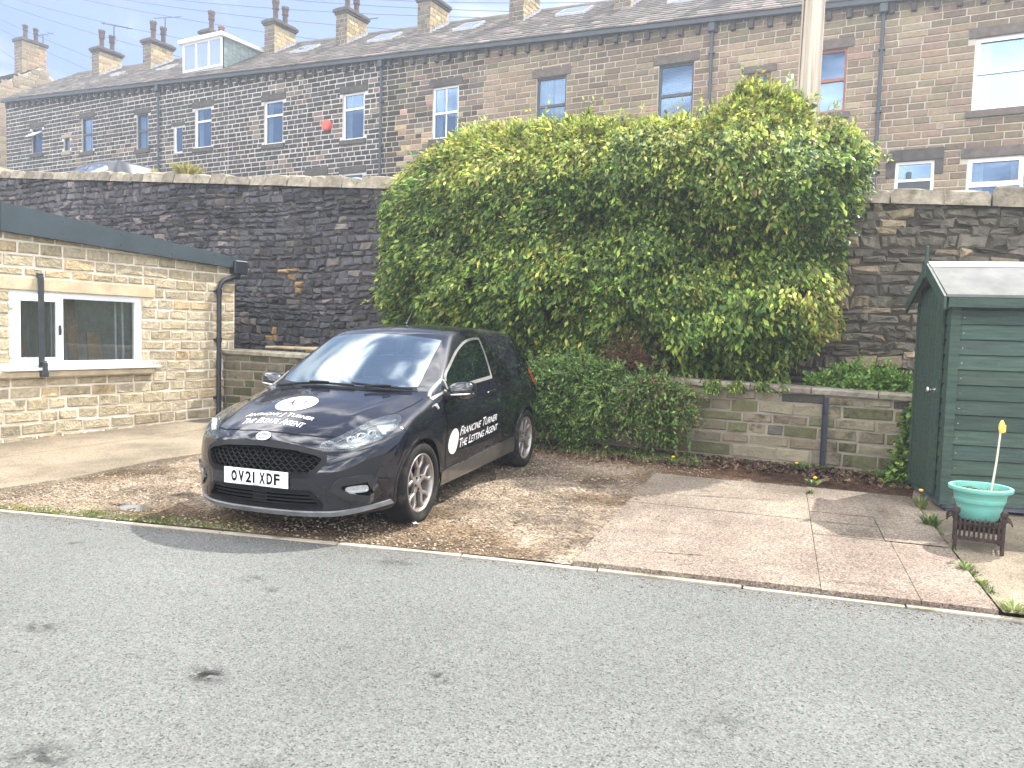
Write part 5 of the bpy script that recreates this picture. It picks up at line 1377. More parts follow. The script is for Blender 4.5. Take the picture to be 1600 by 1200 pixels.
def wheel(root, x, y, s, simple=False, rot=0.0):
    """tyre, rim with five forked spokes, brake disc; s = +1 when the outer face looks to +y"""
    T = lambda a, b, c: (x+a, y+s*c, .307+b)
    t = MB(); prof = [(.218, -.085), (.235, -.098), (.262, -.108), (.288, -.103), (.300, -.088), (.3065, -.06), (.3075, -.02), (.3075, .02), (.3065, .06), (.300, .088), (.288, .103), (.262, .108), (.235, .098), (.218, .085)]
    t.lathe(prof, 56, 0, T=T)
    for k in range(56):                                   # tread blocks across the shoulder
        a = 2*pi*k/56
        for c0, c1, r0, r1 in ((.062, .094, .3072, .299), (-.094, -.062, .299, .3072)):
            q = [(r0, c0), (r1, c1)] if c0 > 0 else [(r0, c0), (r1, c1)]
            v = []
            for da in (.012, .075):
                for (rr, cc) in q: v.append(T((rr+.003)*cos(a+da), (rr+.003)*sin(a+da), cc))
            t.add(v, [(0, 1, 3, 2)], 0)
    w_ = t.build('wheel', m_tyre, root, smooth=50, fixn=True)
    r = MB(); r.lathe([(.222, -.09), (.226, .088), (.220, .094), (.211, .092), (.205, .082), (.200, .05), (.198, -.09)], 48, T=T)
    face = .078; n = 5
    def arm(p0, p1, w0, w1, d0, d1, th=.026):
        p0, p1 = np.array(p0), np.array(p1); d = (p1-p0)/np.linalg.norm(p1-p0); q = np.array([-d[1], d[0]])
        v = []
        for (p, w, dd) in ((p0, w0, d0), (p1, w1, d1)):
            for (k, z) in ((-1, dd-th), (-1, dd-.006), (-.55, dd), (.55, dd), (1, dd-.006), (1, dd-th)): e = p+q*k*w/2; v.append(T(e[0], e[1], z))
        r.add(v, [(i, i+1, 6+i+1, 6+i) for i in range(5)]+[(5, 0, 6, 11), (0, 1, 2, 3, 4, 5), (11, 10, 9, 8, 7, 6)])
    for k in range(n):
        a = rot+2*pi*k/n; P = lambda rr, aa: (rr*cos(aa), rr*sin(aa))
        arm(P(.03, a), P(.118, a), .060, .036, face-.010, face-.004)
        for sg in (-1, 1):
            arm(P(.105, a+sg*.06), P(.165, a+sg*.30), .026, .026, face-.004, face)
            arm(P(.160, a+sg*.285), P(.213, a+sg*.245), .026, .028, face, face+.002)
    r.lathe([(.0, face), (.026, face), (.030, face-.004), (.045, face-.008), (.062, face-.016), (.062, face-.06)], 30, T=T)
    rim = r.build('rim', m_alloy, w_, smooth=35, fixn=True)
    h = MB(); h.lathe([(.0, .02), (.14, .02), (.145, .012), (.145, 0), (.09, -.002), (.0, -.002)], 36, T=T)
    h.box(-.10, -.02, .06, .15, -.02, .045, T=lambda a, b, c: T(a, b, c))
    h.lathe([(.0, -.04), (.2, -.04)], 30, 1, T=T)
    for k in range(5): a = rot+.6+2*pi*k/5; h.lathe([(.0, .074), (.008, .074), (.009, .06)], 6, 1, T=lambda p, q, c, a=a: T(.048*cos(a)+p, .048*sin(a)+q, c))
    h.build('brake_disc', [m_hub, m_liner], w_, smooth=40, fixn=True)
    return w_

def main_car():
    root = empty('parked_car', (-4.20035, 4.63229, .150)); ex = Vector((.1620, -.9866, -.0190)).normalized(); ey = Vector((.98682, .16186, 0)).normalized(); ez = ex.cross(ey)
    root.rotation_euler = Matrix((ex, ey, ez)).transposed().to_euler()
    tag(root, 'black three-door hatchback with white estate agent lettering parked on the yard', 'car')
    opened = [(WS, 'top', .025), (QL, 'side', .022), (DW, 'side', .022), (GR, 'front', .022), (LG, 'front', .022), (HL, 'corner', .018), (inset(FO, .03), 'corner', .012)]
    car_body('body', root, m_paint, opened, .021)
    # windscreen with its dark border, the pane itself
    s = Skin(); s.patch(inset(WS, .004), 'top', .004, .05); w_ = s.build('windscreen', m_wscreen, root, smooth=60)
    s = Skin(); s.strip(inset(WS, .024), 'top', .05, .0025, closed=True, res=.04)
    s.patch(smooth_poly([(-.92, -.10), (-.86, -.13), (-.80, -.09), (-.77, 0), (-.80, .09), (-.86, .13), (-.92, .10)], 4), 'top', .0022, .04)
    s.build('border', m_gblk, w_, smooth=60)
    # scuttle panel, wipers
    s = Skin(); s.strip([(-.085-.60*y*y, y) for y in np.linspace(-.64, .64, 24)], 'top', .055, .003, res=.05); s.build('scuttle', m_blk, root, smooth=60)
    for (pts, arm, nm) in (([(-.135, -.50), (-.125, -.25), (-.108, .05), (-.118, .20)], [(-.10, -.02), (-.115, -.2)], 'wiper'), ([(-.150, .16), (-.175, .35), (-.235, .52), (-.285, .62)], [(-.10, .30), (-.135, .34), (-.185, .42), (-.215, .47)], 'wiper')):
        b = MB(); P = throw(dens(smooth_poly(pts, 5, False), .04, False), 'top', .022); b.tube([tuple(p) for p in P], .010, 6)
        P2 = throw(dens(smooth_poly(arm, 4, False), .04, False), 'top', .036); b.tube([tuple(p) for p in P2], .009, 6); b.build(nm, m_blk, root, smooth=50)
    # side glass and its silver surround, both sides
    for sg, nm in ((1, 'window'), (-1, 'window')):
        s = Skin(); s.patch(QL, 'side', .003, .04)
        if sg < 0: s.v = [(a, -b, c) for a, b, c in s.v]; s.f = [tuple(reversed(f)) for f in s.f]
        s.build('quarter_light', m_sideglass, root, smooth=60)
        s = Skin(); s.patch(DW, 'side', .003, .05)
        if sg < 0: s.v = [(a, -b, c) for a, b, c in s.v]; s.f = [tuple(reversed(f)) for f in s.f]
        o = s.build(nm, m_sideglass, root, smooth=60)
        t = Skin(); k = len(DW); t.strip(DW[4:37], 'side', .020, .004, thick=.006); t.strip(DW[35:43]+[(-1.575, .998)], 'side', .032, .004, thick=.006); t.strip([(-1.585, 1.006), (-1.4, .998), (-1.1, .985), (-.8, .972), (-.60, .962)], 'side', .028, .004, thick=.006); t.strip([(-.585, 1.045), (-.578, .965)], 'side', .026, .004, thick=.006); t.strip([(-.290, .908), (-.40, .932), (-.545, .957)], 'side', .016, .004, thick=.006); t.strip([(-.302, .924), (-.43, .984), (-.572, 1.048)], 'side', .011, .004, thick=.006)
        if sg < 0: t.v = [(a, -b, c) for a, b, c in t.v]; t.f = [tuple(reversed(f)) for f in t.f]
        t.build('window_trim', m_dlo, o, smooth=50)
    # doors: the gap lines, handle
    DL = [(-.425, .905), (-.435, .75), (-.452, .5), (-.462, .330), (-1.78, .352), (-1.76, .45), (-1.715, .62), (-1.70, .75), (-1.675, .9), (-1.625, .995)]
    s = Skin(); s.strip(DL, 'side', .009, .0015, mirror=True)
    s.strip([(-1.735, 1.345), (-1.70, 1.22), (-1.65, 1.08), (-1.622, .99)], 'side', .007, .0015, mirror=True)
    s.strip([(.60, -.505), (.655, -.40), (.70, -.22), (.715, 0), (.70, .22), (.655, .40), (.60, .505)], 'top', .006, .0015)
    for sg in (-1, 1): s.strip([(.40, sg*.60), (.25, sg*.665), (.08, sg*.70), (-.10, sg*.725), (-.24, sg*.735)], 'top', .006, .0015)
    s.strip([c2(p) for p in ((.24, .80, .765), (.20, .835, .70), (.27, .83, .60), (.335, .82, .50))], 'corner', .005, .0015, mirror=True)
    s.build('panel_gap', m_seam, root)
    for sg in (1, -1):
        h = MB(); pts = throw([(-1.335, .868), (-1.38, .874), (-1.46, .880), (-1.53, .884)], 'side', .022); pts[0] -= [0, .018, 0]; pts[-1] -= [0, .014, 0]
        h.tube([(p[0], sg*p[1], p[2]) for p in pts], [.012, .016, .016, .014], 10); h.build('door_handle', m_gblk, root, smooth=60)
        k = MB(); P = throw([(-1.345, .858), (-1.36, .868), (-1.36, .858)], 'side', .004); 
        m_ = MB()                                           # wing mirror
        cx, cy, cz = -.585, .915, .962
        n, m2 = 18, 22; vs = []
        for i in range(n+1):
            th = pi*i/n
            for k_ in range(m2):
                ph = 2*pi*k_/m2; a, b, c = sin(th)*cos(ph), cos(th), sin(th)*sin(ph)
                sp = lambda v, e: math.copysign(abs(v)**e, v)
                X = .090*sp(a, .75) if a > 0 else .045*sp(a, .35); Y = .110*sp(b, .72); Z = .072*sp(c, .72)*(1-.18*(b*.5+.5)*0)
                X -= .018*(b+1); Z += .012*b
                vs.append((cx+X, sg*(cy+Y), cz+Z))
        m_.add(vs, [(i*m2+k_, i*m2+(k_+1) % m2, (i+1)*m2+(k_+1) % m2, (i+1)*m2+k_) for i in range(n) for k_ in range(m2)], 0)
        m_.tube([(-.52, sg*.78, .925), (-.545, sg*.83, .915), (-.57, sg*.875, .925)], [.055, .042, .04], 10, 1)
        q = m_.build('wing_mirror', [m_gblk, m_blk], root, smooth=70, fixn=True)
        i_ = MB(); pts = []
        for t_ in np.linspace(-.85, .98, 9): pts.append((cx+.083*(1-abs(t_)**2.6)**.5-.018*(t_+1)+.008, sg*(cy+.104*t_), cz-.028+.010*t_))
        i_.tube(pts, [.004]+[.008]*7+[.006], 8); i_.build('indicator', m_lampch, q, smooth=60)
        g = MB(); g.box(cx-.0635-.018, cx-.062-.018, cy-.08, cy+.085, cz-.047, cz+.050); 
        if sg < 0: g.v = [(a, -b, c) for a, b, c in g.v]
        g.build('mirror_glass', m_lampch, q, fixn=True)
        c_ = MB(); P = throw([(-.285, .865), (-.31, .835)], 'side', .012); c_.tube([(P[0][0], sg*P[0][1], P[0][2]), (P[1][0], sg*P[1][1], P[1][2])], [.014, .010], 8); c_.build('side_badge', m_badge, root, smooth=60)
    # skirt along the sill, scuffed
    s = Skin(); s.patch([(-.372, .215), (-.352, .318), (-1.0, .335), (-2.11, .372), (-2.13, .232)], 'side', .012, .06)
    s.strip([(-.352, .318), (-1.0, .335), (-2.11, .372)], 'side', .014, .012, thick=.014)
    s.strip([(-.372, .215), (-2.13, .232)], 'side', .016, .012, thick=.03); s.build('side_skirt', m_sillp, root, smooth=40)
    s.v = [(a, -b, c) for a, b, c in s.v]; s.f = [tuple(reversed(q)) for q in s.f]; s.build('side_skirt', m_sillp, root, smooth=40)
    # wheel-arch lips
    for ax in (0, -2.493):
        for sg in (1, -1):
            ln = [(ax+.350*cos(t_), .305+.350*sin(t_)) for t_ in np.linspace(R(-14), R(194), 44)]
            s = Skin(); s.strip(ln, 'side', .022, .004, thick=.03, res=.05)
            if sg < 0: s.v = [(a, -b, c) for a, b, c in s.v]; s.f = [tuple(reversed(f)) for f in s.f]
            s.build('arch_lip', m_paint, root, smooth=50)
    # grille with wavy bars in a black surround
    s = Skin(); s.strip(inset(GR, .012), 'front', .034, .005, closed=True, thick=.03, res=.03); fr = s.build('grille', m_blk, root, smooth=45)
    b = Skin(); b.patch(inset(GR, .008), 'front', -.055, .05); b.build('backing', m_liner, fr)
    w2 = MB(); gi = inset(GR, .02); z = .455; row = 0
    while z < .665:
        us = np.arange(-.49, .491, .0085); zz = z+.0085*np.cos(us/.0268*2*pi*.5+(pi if row % 2 else 0)*1.0)
        ok = inside_np(gi, us, zz); i = 0
        while i < len(us):
            if ok[i]:
                j = i
                while j+1 < len(us) and ok[j+1]: j += 1
                if j-i > 3:
                    P = throw(np.stack([us[i:j+1], zz[i:j+1]], 1), 'front', -.016); w2.tube([tuple(p) for p in P], .0042, 5)
                i = j+1
            else: i += 1
        z += .0255; row += 1
    w2.build('mesh_bars', m_blk, fr, smooth=60)
    s = Skin(); s.strip(inset(LG, .010), 'front', .026, .004, closed=True, thick=.03, res=.03); lf = s.build('lower_grille', m_blk, root, smooth=45)
    b = Skin(); b.patch(inset(LG, .006), 'front', -.06, .05); b.build('backing', m_liner, lf)
    w2 = MB(); li = inset(LG, .008)
    for z in (.255, .28, .305, .33, .352):
        us = np.linspace(-.48, .48, 60); ok = inside_np(li, us, np.full(60, z)); u = us[ok]; P = throw(np.stack([u, np.full(len(u), z)], 1), 'front', -.02); w2.tube([tuple(p) for p in P], .0065, 5)
    w2.box(.755, .795, -.06, .06, .245, .36); w2.build('slat', m_blk, lf, smooth=60)
    # splitter lip under the bumper
    s = Skin(); ln = [(y, .196+.05*max(0, (abs(y)-.5)/.3)**1.5) for y in np.linspace(-.80, .80, 50)]
    s.strip(ln, 'front', .030, .012, thick=.03); s.build('splitter', m_lip, root, smooth=40)
    # headlights
    for sg in (1, -1):
        def mir(m):
            if sg < 0: m.v = [(a, -b, c) for a, b, c in m.v]; m.f = [tuple(reversed(f)) for f in m.f]
            return m
        s = Skin(); s.patch(inset(HL, .003), 'corner', .003, .03); hl = mir(s).build('headlight', m_lens, root, smooth=60)
        s = Skin(); s.patch(inset(HL, .004), 'corner', -.045, .03, 0); mir(s).build('bowl', m_lampdk, hl, smooth=60)
        s = Skin(); s.strip(inset(HL, .006), 'corner', .014, .0015, closed=True, thick=.05); mir(s).build('gasket', m_gblk, hl, smooth=40)
        c_ = MB()
        for (px, py, pz, rr) in ((.578, .600, .690, .026), (.520, .645, .708, .027), (.455, .695, .722, .028)):     # three LED units, then the side reflector
            eu = np.array(VIEW['corner'][0]); dn = -np.array(VIEW['corner'][2]); ctr = np.array([px, py, pz])-dn*.018
            TT = lambda a, b, c, ctr=ctr: tuple(ctr+eu*a*1.25+np.array([0, 0, 1])*b+dn*c)
            c_.lathe([(0, -.012), (rr*.55, -.01), (rr*.7, 0), (rr, .010), (rr*1.08, .008), (rr*1.1, -.02)], 18, 0, T=TT)
            c_.box(-rr*.16, rr*.16, -rr*.9, rr*1.2, .0, .014, T=TT)
        q = Skin(); mid = [c2(p) for p in ((.62, .50, .700), (.47, .575, .762), (.32, .645, .802), (.19, .73, .812))]; q.strip(mid, 'corner', .020, -.010, thick=.006)
        low = [c2(p) for p in ((.63, .575, .655), (.52, .67, .675), (.42, .735, .70), (.28, .775, .755))]; q.strip(low, 'corner', .010, -.014, thick=.006)
        rp_ = [c2(p) for p in ((.34, .655, .792), (.20, .735, .815), (.21, .768, .785), (.33, .765, .735), (.37, .72, .735))]; q.patch(rp_, 'corner', -.024, .02)
        o_ = len(c_.v); c_.v += q.v; c_.f += [tuple(o_+i for i in f) for f in q.f]; c_.m += q.m; c_.c += q.c
        mir(c_).build('led_unit', m_lampch, hl, smooth=40, fixn=False)
        # fog lamp in its gloss black frame
        s = Skin(); s.strip(inset(FO, .020), 'corner', .052, .014, closed=True, thick=.045, res=.03); fo = mir(s).build('fog_lamp', m_gblk, root, smooth=40)
        s = Skin(); s.patch(inset(FO, .014), 'corner', -.05, .03); mir(s).build('backing', m_blk, fo)
        LP = [c2(p) for p in ((.660, .605, .360), (.645, .617, .376), (.565, .700, .380), (.548, .712, .362), (.556, .703, .340), (.64, .620, .342))]
        s = Skin(); s.patch(smooth_poly(LP, 3), 'corner', -.012, .02); s.strip(smooth_poly(LP, 3), 'corner', .010, -.008, closed=True, thick=.03)
        mir(s).build('lens', m_lampch, fo, smooth=40)
        # tail lamp on the rear corner
        s = Skin(); s.patch(smooth_poly([(-2.74, 1.00), (-2.80, 1.02), (-2.94, .98), (-2.96, .86), (-2.85, .84), (-2.77, .88)], 4), 'side', .004, .04)
        mir(s).build('tail_light', m_tail, root, smooth=60)
    # rear glass and plate recess
    s = Skin(); s.patch(smooth_poly([(-.50, 1.03), (0, 1.01), (.50, 1.03), (.44, 1.26), (0, 1.29), (-.44, 1.26)], 5), 'rear', .003, .06); s.build('rear_window', m_gblk, root, smooth=60)
    # badge
    def oval(ry, rz, n=28): return [(ry*cos(2*pi*i/n), .700+rz*sin(2*pi*i/n)) for i in range(n)]
    s = Skin(); s.patch(oval(.058, .024), 'front', .006, .02); s.strip(oval(.054, .022), 'front', .007, .009, closed=True, res=.01); bd = s.build('badge', m_badge, root, smooth=50)
    s = Skin(); s.patch(oval(.049, .018), 'front', .0068, .02); s.build('oval', m_badgeb, bd)
    def stick(name, items, m, par, view, off=.003):
        s = Skin()
        for (v, f) in items: s.put(throw(v, view, off), f)
        return s.build(name, m, par)
    v, f = text_mesh('Ford', shear=.35, width=.074, height=.020, bold=.015); v = v+[-.037, .690]; stick('letters', [(v, f)], m_badge, bd, 'front', .0078)
    # bonnet lettering: reading direction +y, upwards -x
    n = 40; cv = [(.325-.148*sin(2*pi*i/n), -.025+.158*cos(2*pi*i/n)) for i in range(n)]
    s = Skin(); s.patch(cv, 'top', .0025, .04); dk = s.build('bonnet_sticker', m_vinyl, root, smooth=60)
    def up(v, x0, y0): return np.stack([x0-v[:, 1], y0+v[:, 0]], 1)
    v, f = text_mesh('AJT', width=.20, height=.115, bold=.012, shear=.12); stick('monogram', [(up(v, .385, -.125), f)], m_greyvinyl, dk, 'top', .0045)
    it = []
    for t_, x0, y0, wd in (('Anthony J Turner', .562, -.315, .57), ('The Estate Agent', .640, -.275, .51)):
        v, f = text_mesh(t_, small=True, shear=.16, width=wd, height=.062, bold=.0); it.append((up(v, x0, y0), f))
    stick('lettering', it, m_vinyl, dk, 'top')
    # door lettering: reading direction -x on the left side
    n = 36; cv = [(-.590+.098*cos(2*pi*i/n), .540+.106*sin(2*pi*i/n)) for i in range(n)]
    for sg in (1,):
        s = Skin(); s.patch(cv if sg > 0 else [(-2.0-a, b) for a, b in cv][::-1], 'side', .0022, .05)
        if sg < 0: s.v = [(a, -b, c) for a, b, c in s.v]; s.f = [tuple(reversed(q)) for q in s.f]
        dk = s.build('door_sticker', m_vinyl, root, smooth=60); s = Skin()
        for t_, x0, zb, zr, wd in (('Francine Turner', -.705, .571, .034, .85), ('The Letting Agent', -.712, .466, .040, .90)):
            v, f = text_mesh(t_, small=True, shear=.16, width=wd, height=.078, bold=.004)
            uv = np.stack([(x0-v[:, 0]) if sg > 0 else (-1.62+v[:, 0]), zb+v[:, 1]+zr*(v[:, 0]/wd if sg > 0 else 1-v[:, 0]/wd)], 1); s.put(throw(uv, 'side', .0035), f)
        if sg < 0: s.v = [(a, -b, c) for a, b, c in s.v]; s.f = [tuple(reversed(q)) for q in s.f]
        s.build('lettering', m_vinyl, dk)
    # number plate
    p = MB(); xp = .842; p.box(xp-.008, xp, -.262, .262, .372, .484, bev=.003); p.box(xp-.03, xp-.0085, -.2, .2, .39, .47); pl = p.build('number_plate', m_plate, root)
    L_ = MB(); u = -.200
    for ch in 'OV21 XDF':
        if ch == ' ': u += .026; continue
        wd = .016 if ch == '1' else .048
        v, f = text_mesh(ch, width=wd, height=.079, bold={'O': .058, 'V': .052, 'X': .044, 'D': .040}.get(ch, .032)); L_.add([(xp+.0012, u+a, .3885+b) for a, b in v], f); u += wd+.0115
    L_.build('characters', m_ink, pl)
    L_ = MB(); L_.box(xp+.0008, xp+.0012, -.02, .03, .375, .380); L_.build('supplier_mark', m_redink, pl)
    # wheels
    for (x, y, s_) in ((0, .755, 1), (0, -.755, -1), (-2.493, .748, 1), (-2.493, -.748, -1)): wheel(root, x, y, s_, rot=.35 if x == 0 else 1.0)
    # cabin: floor, dash, wheel, seats, mirror
    d = MB(); d.box(-2.3, .1, -.70, .70, .24, .30); d.box(-2.35, -1.95, -.66, .66, .30, 1.15, bev=.03); d.build('floor', m_dash, root)
    d = MB(); d.prism([(-.20, .55), (-.22, .925), (-.36, .955), (-.62, .955), (-.74, .91), (-.78, .80), (-.66, .60)], -.66, .66, 'y'); d.box(-.70, -.58, -.09, .14, .955, 1.03, bev=.02); d.tube([(-.70, -.37, .965), (-.64, -.37, .985)], .10, 14); d.build('dashboard', m_dash, root, smooth=35, fixn=True)
    sw = MB(); c0 = Vector((-.90, -.37, .93)); ax = Vector((-.87, 0, .49)).normalized(); u_ = Vector((0, 1, 0)); v_ = ax.cross(u_)
    sw.tube([c0+.182*(cos(t_)*u_+sin(t_)*v_) for t_ in np.linspace(0, 2*pi, 33)], .015, 8); sw.box(-.06, .06, -.045, .045, -.02, .02, T=lambda a, b, c: tuple(c0+u_*a+v_*b+ax*c))
    for t_ in (0, pi, -pi/2): sw.tube([c0, c0+.18*(cos(t_)*u_+sin(t_)*v_)], .016, 6)
    sw.build('steering_wheel', m_blk, root, smooth=60)
    for y in (-.36, .36):
        q = MB(); q.box(-1.55, -1.02, y-.25, y+.25, .40, .60, bev=.05)
        q.box(-.06, .06, y-.24, y+.24, 0, .60, bev=.04, T=lambda a, b, c: (-1.52+a-c*.30, b, .56+c)); q.box(-.045, .045, y-.12, y+.12, .62, .80, bev=.04, T=lambda a, b, c: (-1.54+a-c*.28, b, .56+c))
        q.tube([(-1.715, y-.06, 1.15), (-1.735, y-.06, 1.21)], .008, 6); q.tube([(-1.715, y+.06, 1.15), (-1.735, y+.06, 1.21)], .008, 6); q.build('seat', m_seat, root, smooth=40)
    m_ = MB(); m_.box(-.98, -.955, -.12, .12, 1.235, 1.30, bev=.012); m_.tube([(-.93, 0, 1.345), (-.965, 0, 1.27)], .012, 6); m_.build('rear_view_mirror', m_blk, root)
    # aerial, exhaust
    a = MB(); P = throw([(-1.36, .0)], 'top', 0)[0]; a.tube([P, P+np.array([-.03, 0, .02]), P+np.array([-.155, .0, .145])], [.014, .008, .004], 8); a.build('aerial', m_blk, root, smooth=50)
    return root
main_car()

def street_car():
    """grey car on the upper street: only its roof and window tops clear the wall"""
    root = empty('parked_car', (-20.9, 13.0, 4.10), (0, R(2.8), pi)); tag(root, 'grey car parked on the upper street, its roof just above the wall', 'car')
    m_g = mat('slate_grey_paint', (.03, .034, .042), .3, .5, na=.08); car_body('body', root, m_g, [], .045)
    s = Skin(); s.patch(WS, 'top', .004, .06); s.build('windscreen', m_gblk, root, smooth=60)
    for pl in (QL, DW, smooth_poly([(-1.78, 1.355), (-2.2, 1.33), (-2.5, 1.25), (-2.62, 1.13), (-2.2, 1.06), (-1.70, 1.03)], 3)):
        for sg in (1, -1):
            s = Skin(); s.patch(pl, 'side', .004, .06)
            if sg < 0: s.v = [(a, -b, c) for a, b, c in s.v]; s.f = [tuple(reversed(f)) for f in s.f]
            s.build('window', m_pane2, root, smooth=60)
    for (x, y, s_) in ((0, .755, 1), (0, -.755, -1), (-2.493, .748, 1), (-2.493, -.748, -1)): wheel(root, x, y, s_)
m_pane2 = glass('pale_reflecting_glass', (.10, .12, .15), .45, .02, .0)
street_car()
# ------------------------------------------------------------------ plants: many single leaves
def leafmat(name, rough=.42, tr=.28, spec=.45):
    return mat(name, (1, 1, 1), rough, spec, ns=14, na=.10, colattr=True, transl=tr)
m_ivy = leafmat('ivy_leaf', .5, .34, .28); m_soft = leafmat('soft_leaf', .55, .32, .35); m_twig = mat('brown_twig', (.10, .065, .045), .9, .2, ns=20, na=.3, colattr=True)

def leaves(P, D, S, C, wid=.55, fold=.22, rg=nrng):
    """kite-shaped folded leaves: base P, direction D, length S, colour C -> V, F, cols"""
    n = len(P); D = D/np.linalg.norm(D, axis=1, keepdims=True)
    up = rg.normal(size=(n, 3))*.55+np.array([0, -.5, .8]); sd = np.cross(D, up); sd /= np.linalg.norm(sd, axis=1, keepdims=True)+1e-9
    nn = np.cross(sd, D); w_ = (S*wid)[:, None]*.5; S_ = S[:, None]
    V = np.stack([P, P+D*S_*.42+sd*w_-nn*w_*fold, P+D*S_*.30+nn*w_*fold*.6, P+D*S_*.42-sd*w_-nn*w_*fold, P+D*S_-nn*S_*.12], 1)
    o = (np.arange(n)*5)[:, None]
    F = np.concatenate([o+np.array([[0, 1, 4, 2]]), o+np.array([[0, 2, 4, 3]])], 1).reshape(-1, 4)
    return V.reshape(-1, 3), F, np.repeat(C, 2, axis=0)

def pal(n, stops, weights, rg=nrng, v=.28):
    s = np.array(stops); i = rg.choice(len(s), n, p=np.array(weights)/sum(weights)); return s[i]*np.exp(rg.normal(0, v, (n, 1)))*np.exp(rg.normal(0, .06, (n, 3)))

GREENS = [(.052, .108, .031), (.108, .192, .043), (.210, .305, .060), (.37, .435, .090), (.56, .54, .14)]
OUT = [(-7.57, 2.7), (-7.46, 3.17), (-7.29, 3.63), (-7.26, 4.05), (-6.9, 4.29), (-6.34, 4.42), (-5.61, 4.39), (-4.91, 4.36), (-4.26, 4.3), (-3.56, 4.25), (-2.99, 4.25), (-2.68, 4.25), (-2.38, 4.37), (-2.02, 4.43), (-1.66, 4.25), (-1.45, 4.05), (-1.11, 3.98), (-0.88, 3.85), (-0.7, 3.53), (-0.81, 3.17), (-0.99, 2.83), (-0.96, 2.27), (-1.07, 1.85), (-1.45, 1.41), (-1.5, 1.11), (-2.08, 1.04), (-2.45, 0.94), (-3.26, 1.01), (-4.33, 1.12), (-4.91, 1.22), (-5.52, 1.3), (-6.27, 1.25), (-7.31, 1.5)]
OUT = [(a*(1+.045*min(1, max(0, (b-2.6)/1.8))), b+(.20-.30*min(1, max(0, (-5.7-a)/1.2)))*min(1, max(0, (b-2.6)/1.8))+(.12 if -2.5 < a < -1.6 and b > 4 else 0)) for a, b in OUT]
LOBES = [(-5.58, 3.53, .75, .34), (-4.24, 3.72, .7, .30), (-3.29, 3.50, .6, .36), (-1.83, 3.45, .80, .62), (-1.25, 3.10, .45, .30), (-6.4, 2.4, .75, .30), (-4.66, 2.38, .7, .34), (-3.31, 2.21, .65, .36), (-1.45, 2.0, .5, .42), (-2.11, 1.62, .6, .34), (-6.75, 3.4, .55, .22), (-5.5, 1.9, .6, .3), (-2.31, 2.66, .40, -.42), (-3.9, 2.9, .35, -.25), (-2.75, 3.05, .3, -.22), (-5.6, 2.85, .35, -.18), (-4.05, 1.75, .35, -.22), (-3.02, 1.35, .30, -.45)]
def edge_dist(x, z):
    d = np.full(x.shape, 9.); n = len(OUT)
    for i in range(n):
        (a, b), (c, e) = OUT[i], OUT[(i+1) % n]; L2 = (c-a)**2+(e-b)**2
        t = np.clip(((x-a)*(c-a)+(z-b)*(e-b))/L2, 0, 1); d = np.minimum(d, np.hypot(x-a-t*(c-a), z-b-t*(e-b)))
    return d
def pin(poly, X, Y):
    c = np.zeros(X.shape, bool); n = len(poly)
    for i in range(n):
        (a, b), (d, e) = poly[i], poly[(i+1) % n]
        if b == e: continue
        c ^= ((b > Y) != (e > Y)) & (X < (d-a)*(Y-b)/(e-b)+a)
    return c
def bulge(x, z):
    d = edge_dist(x, z); b = .62*np.sqrt(np.clip(d/.55, 0, 1))
    for (a, c, r, h) in LOBES: b = b+h*np.exp(-(((x-a)/r)**2+((z-c)/(r*.8))**2))
    b = b+.75*(fbm(x*2.3, z*2.3, 61, 4)-.47)+.42*(fbm(x*5.5, z*5.5, 62, 2)-.37)
    return b, d
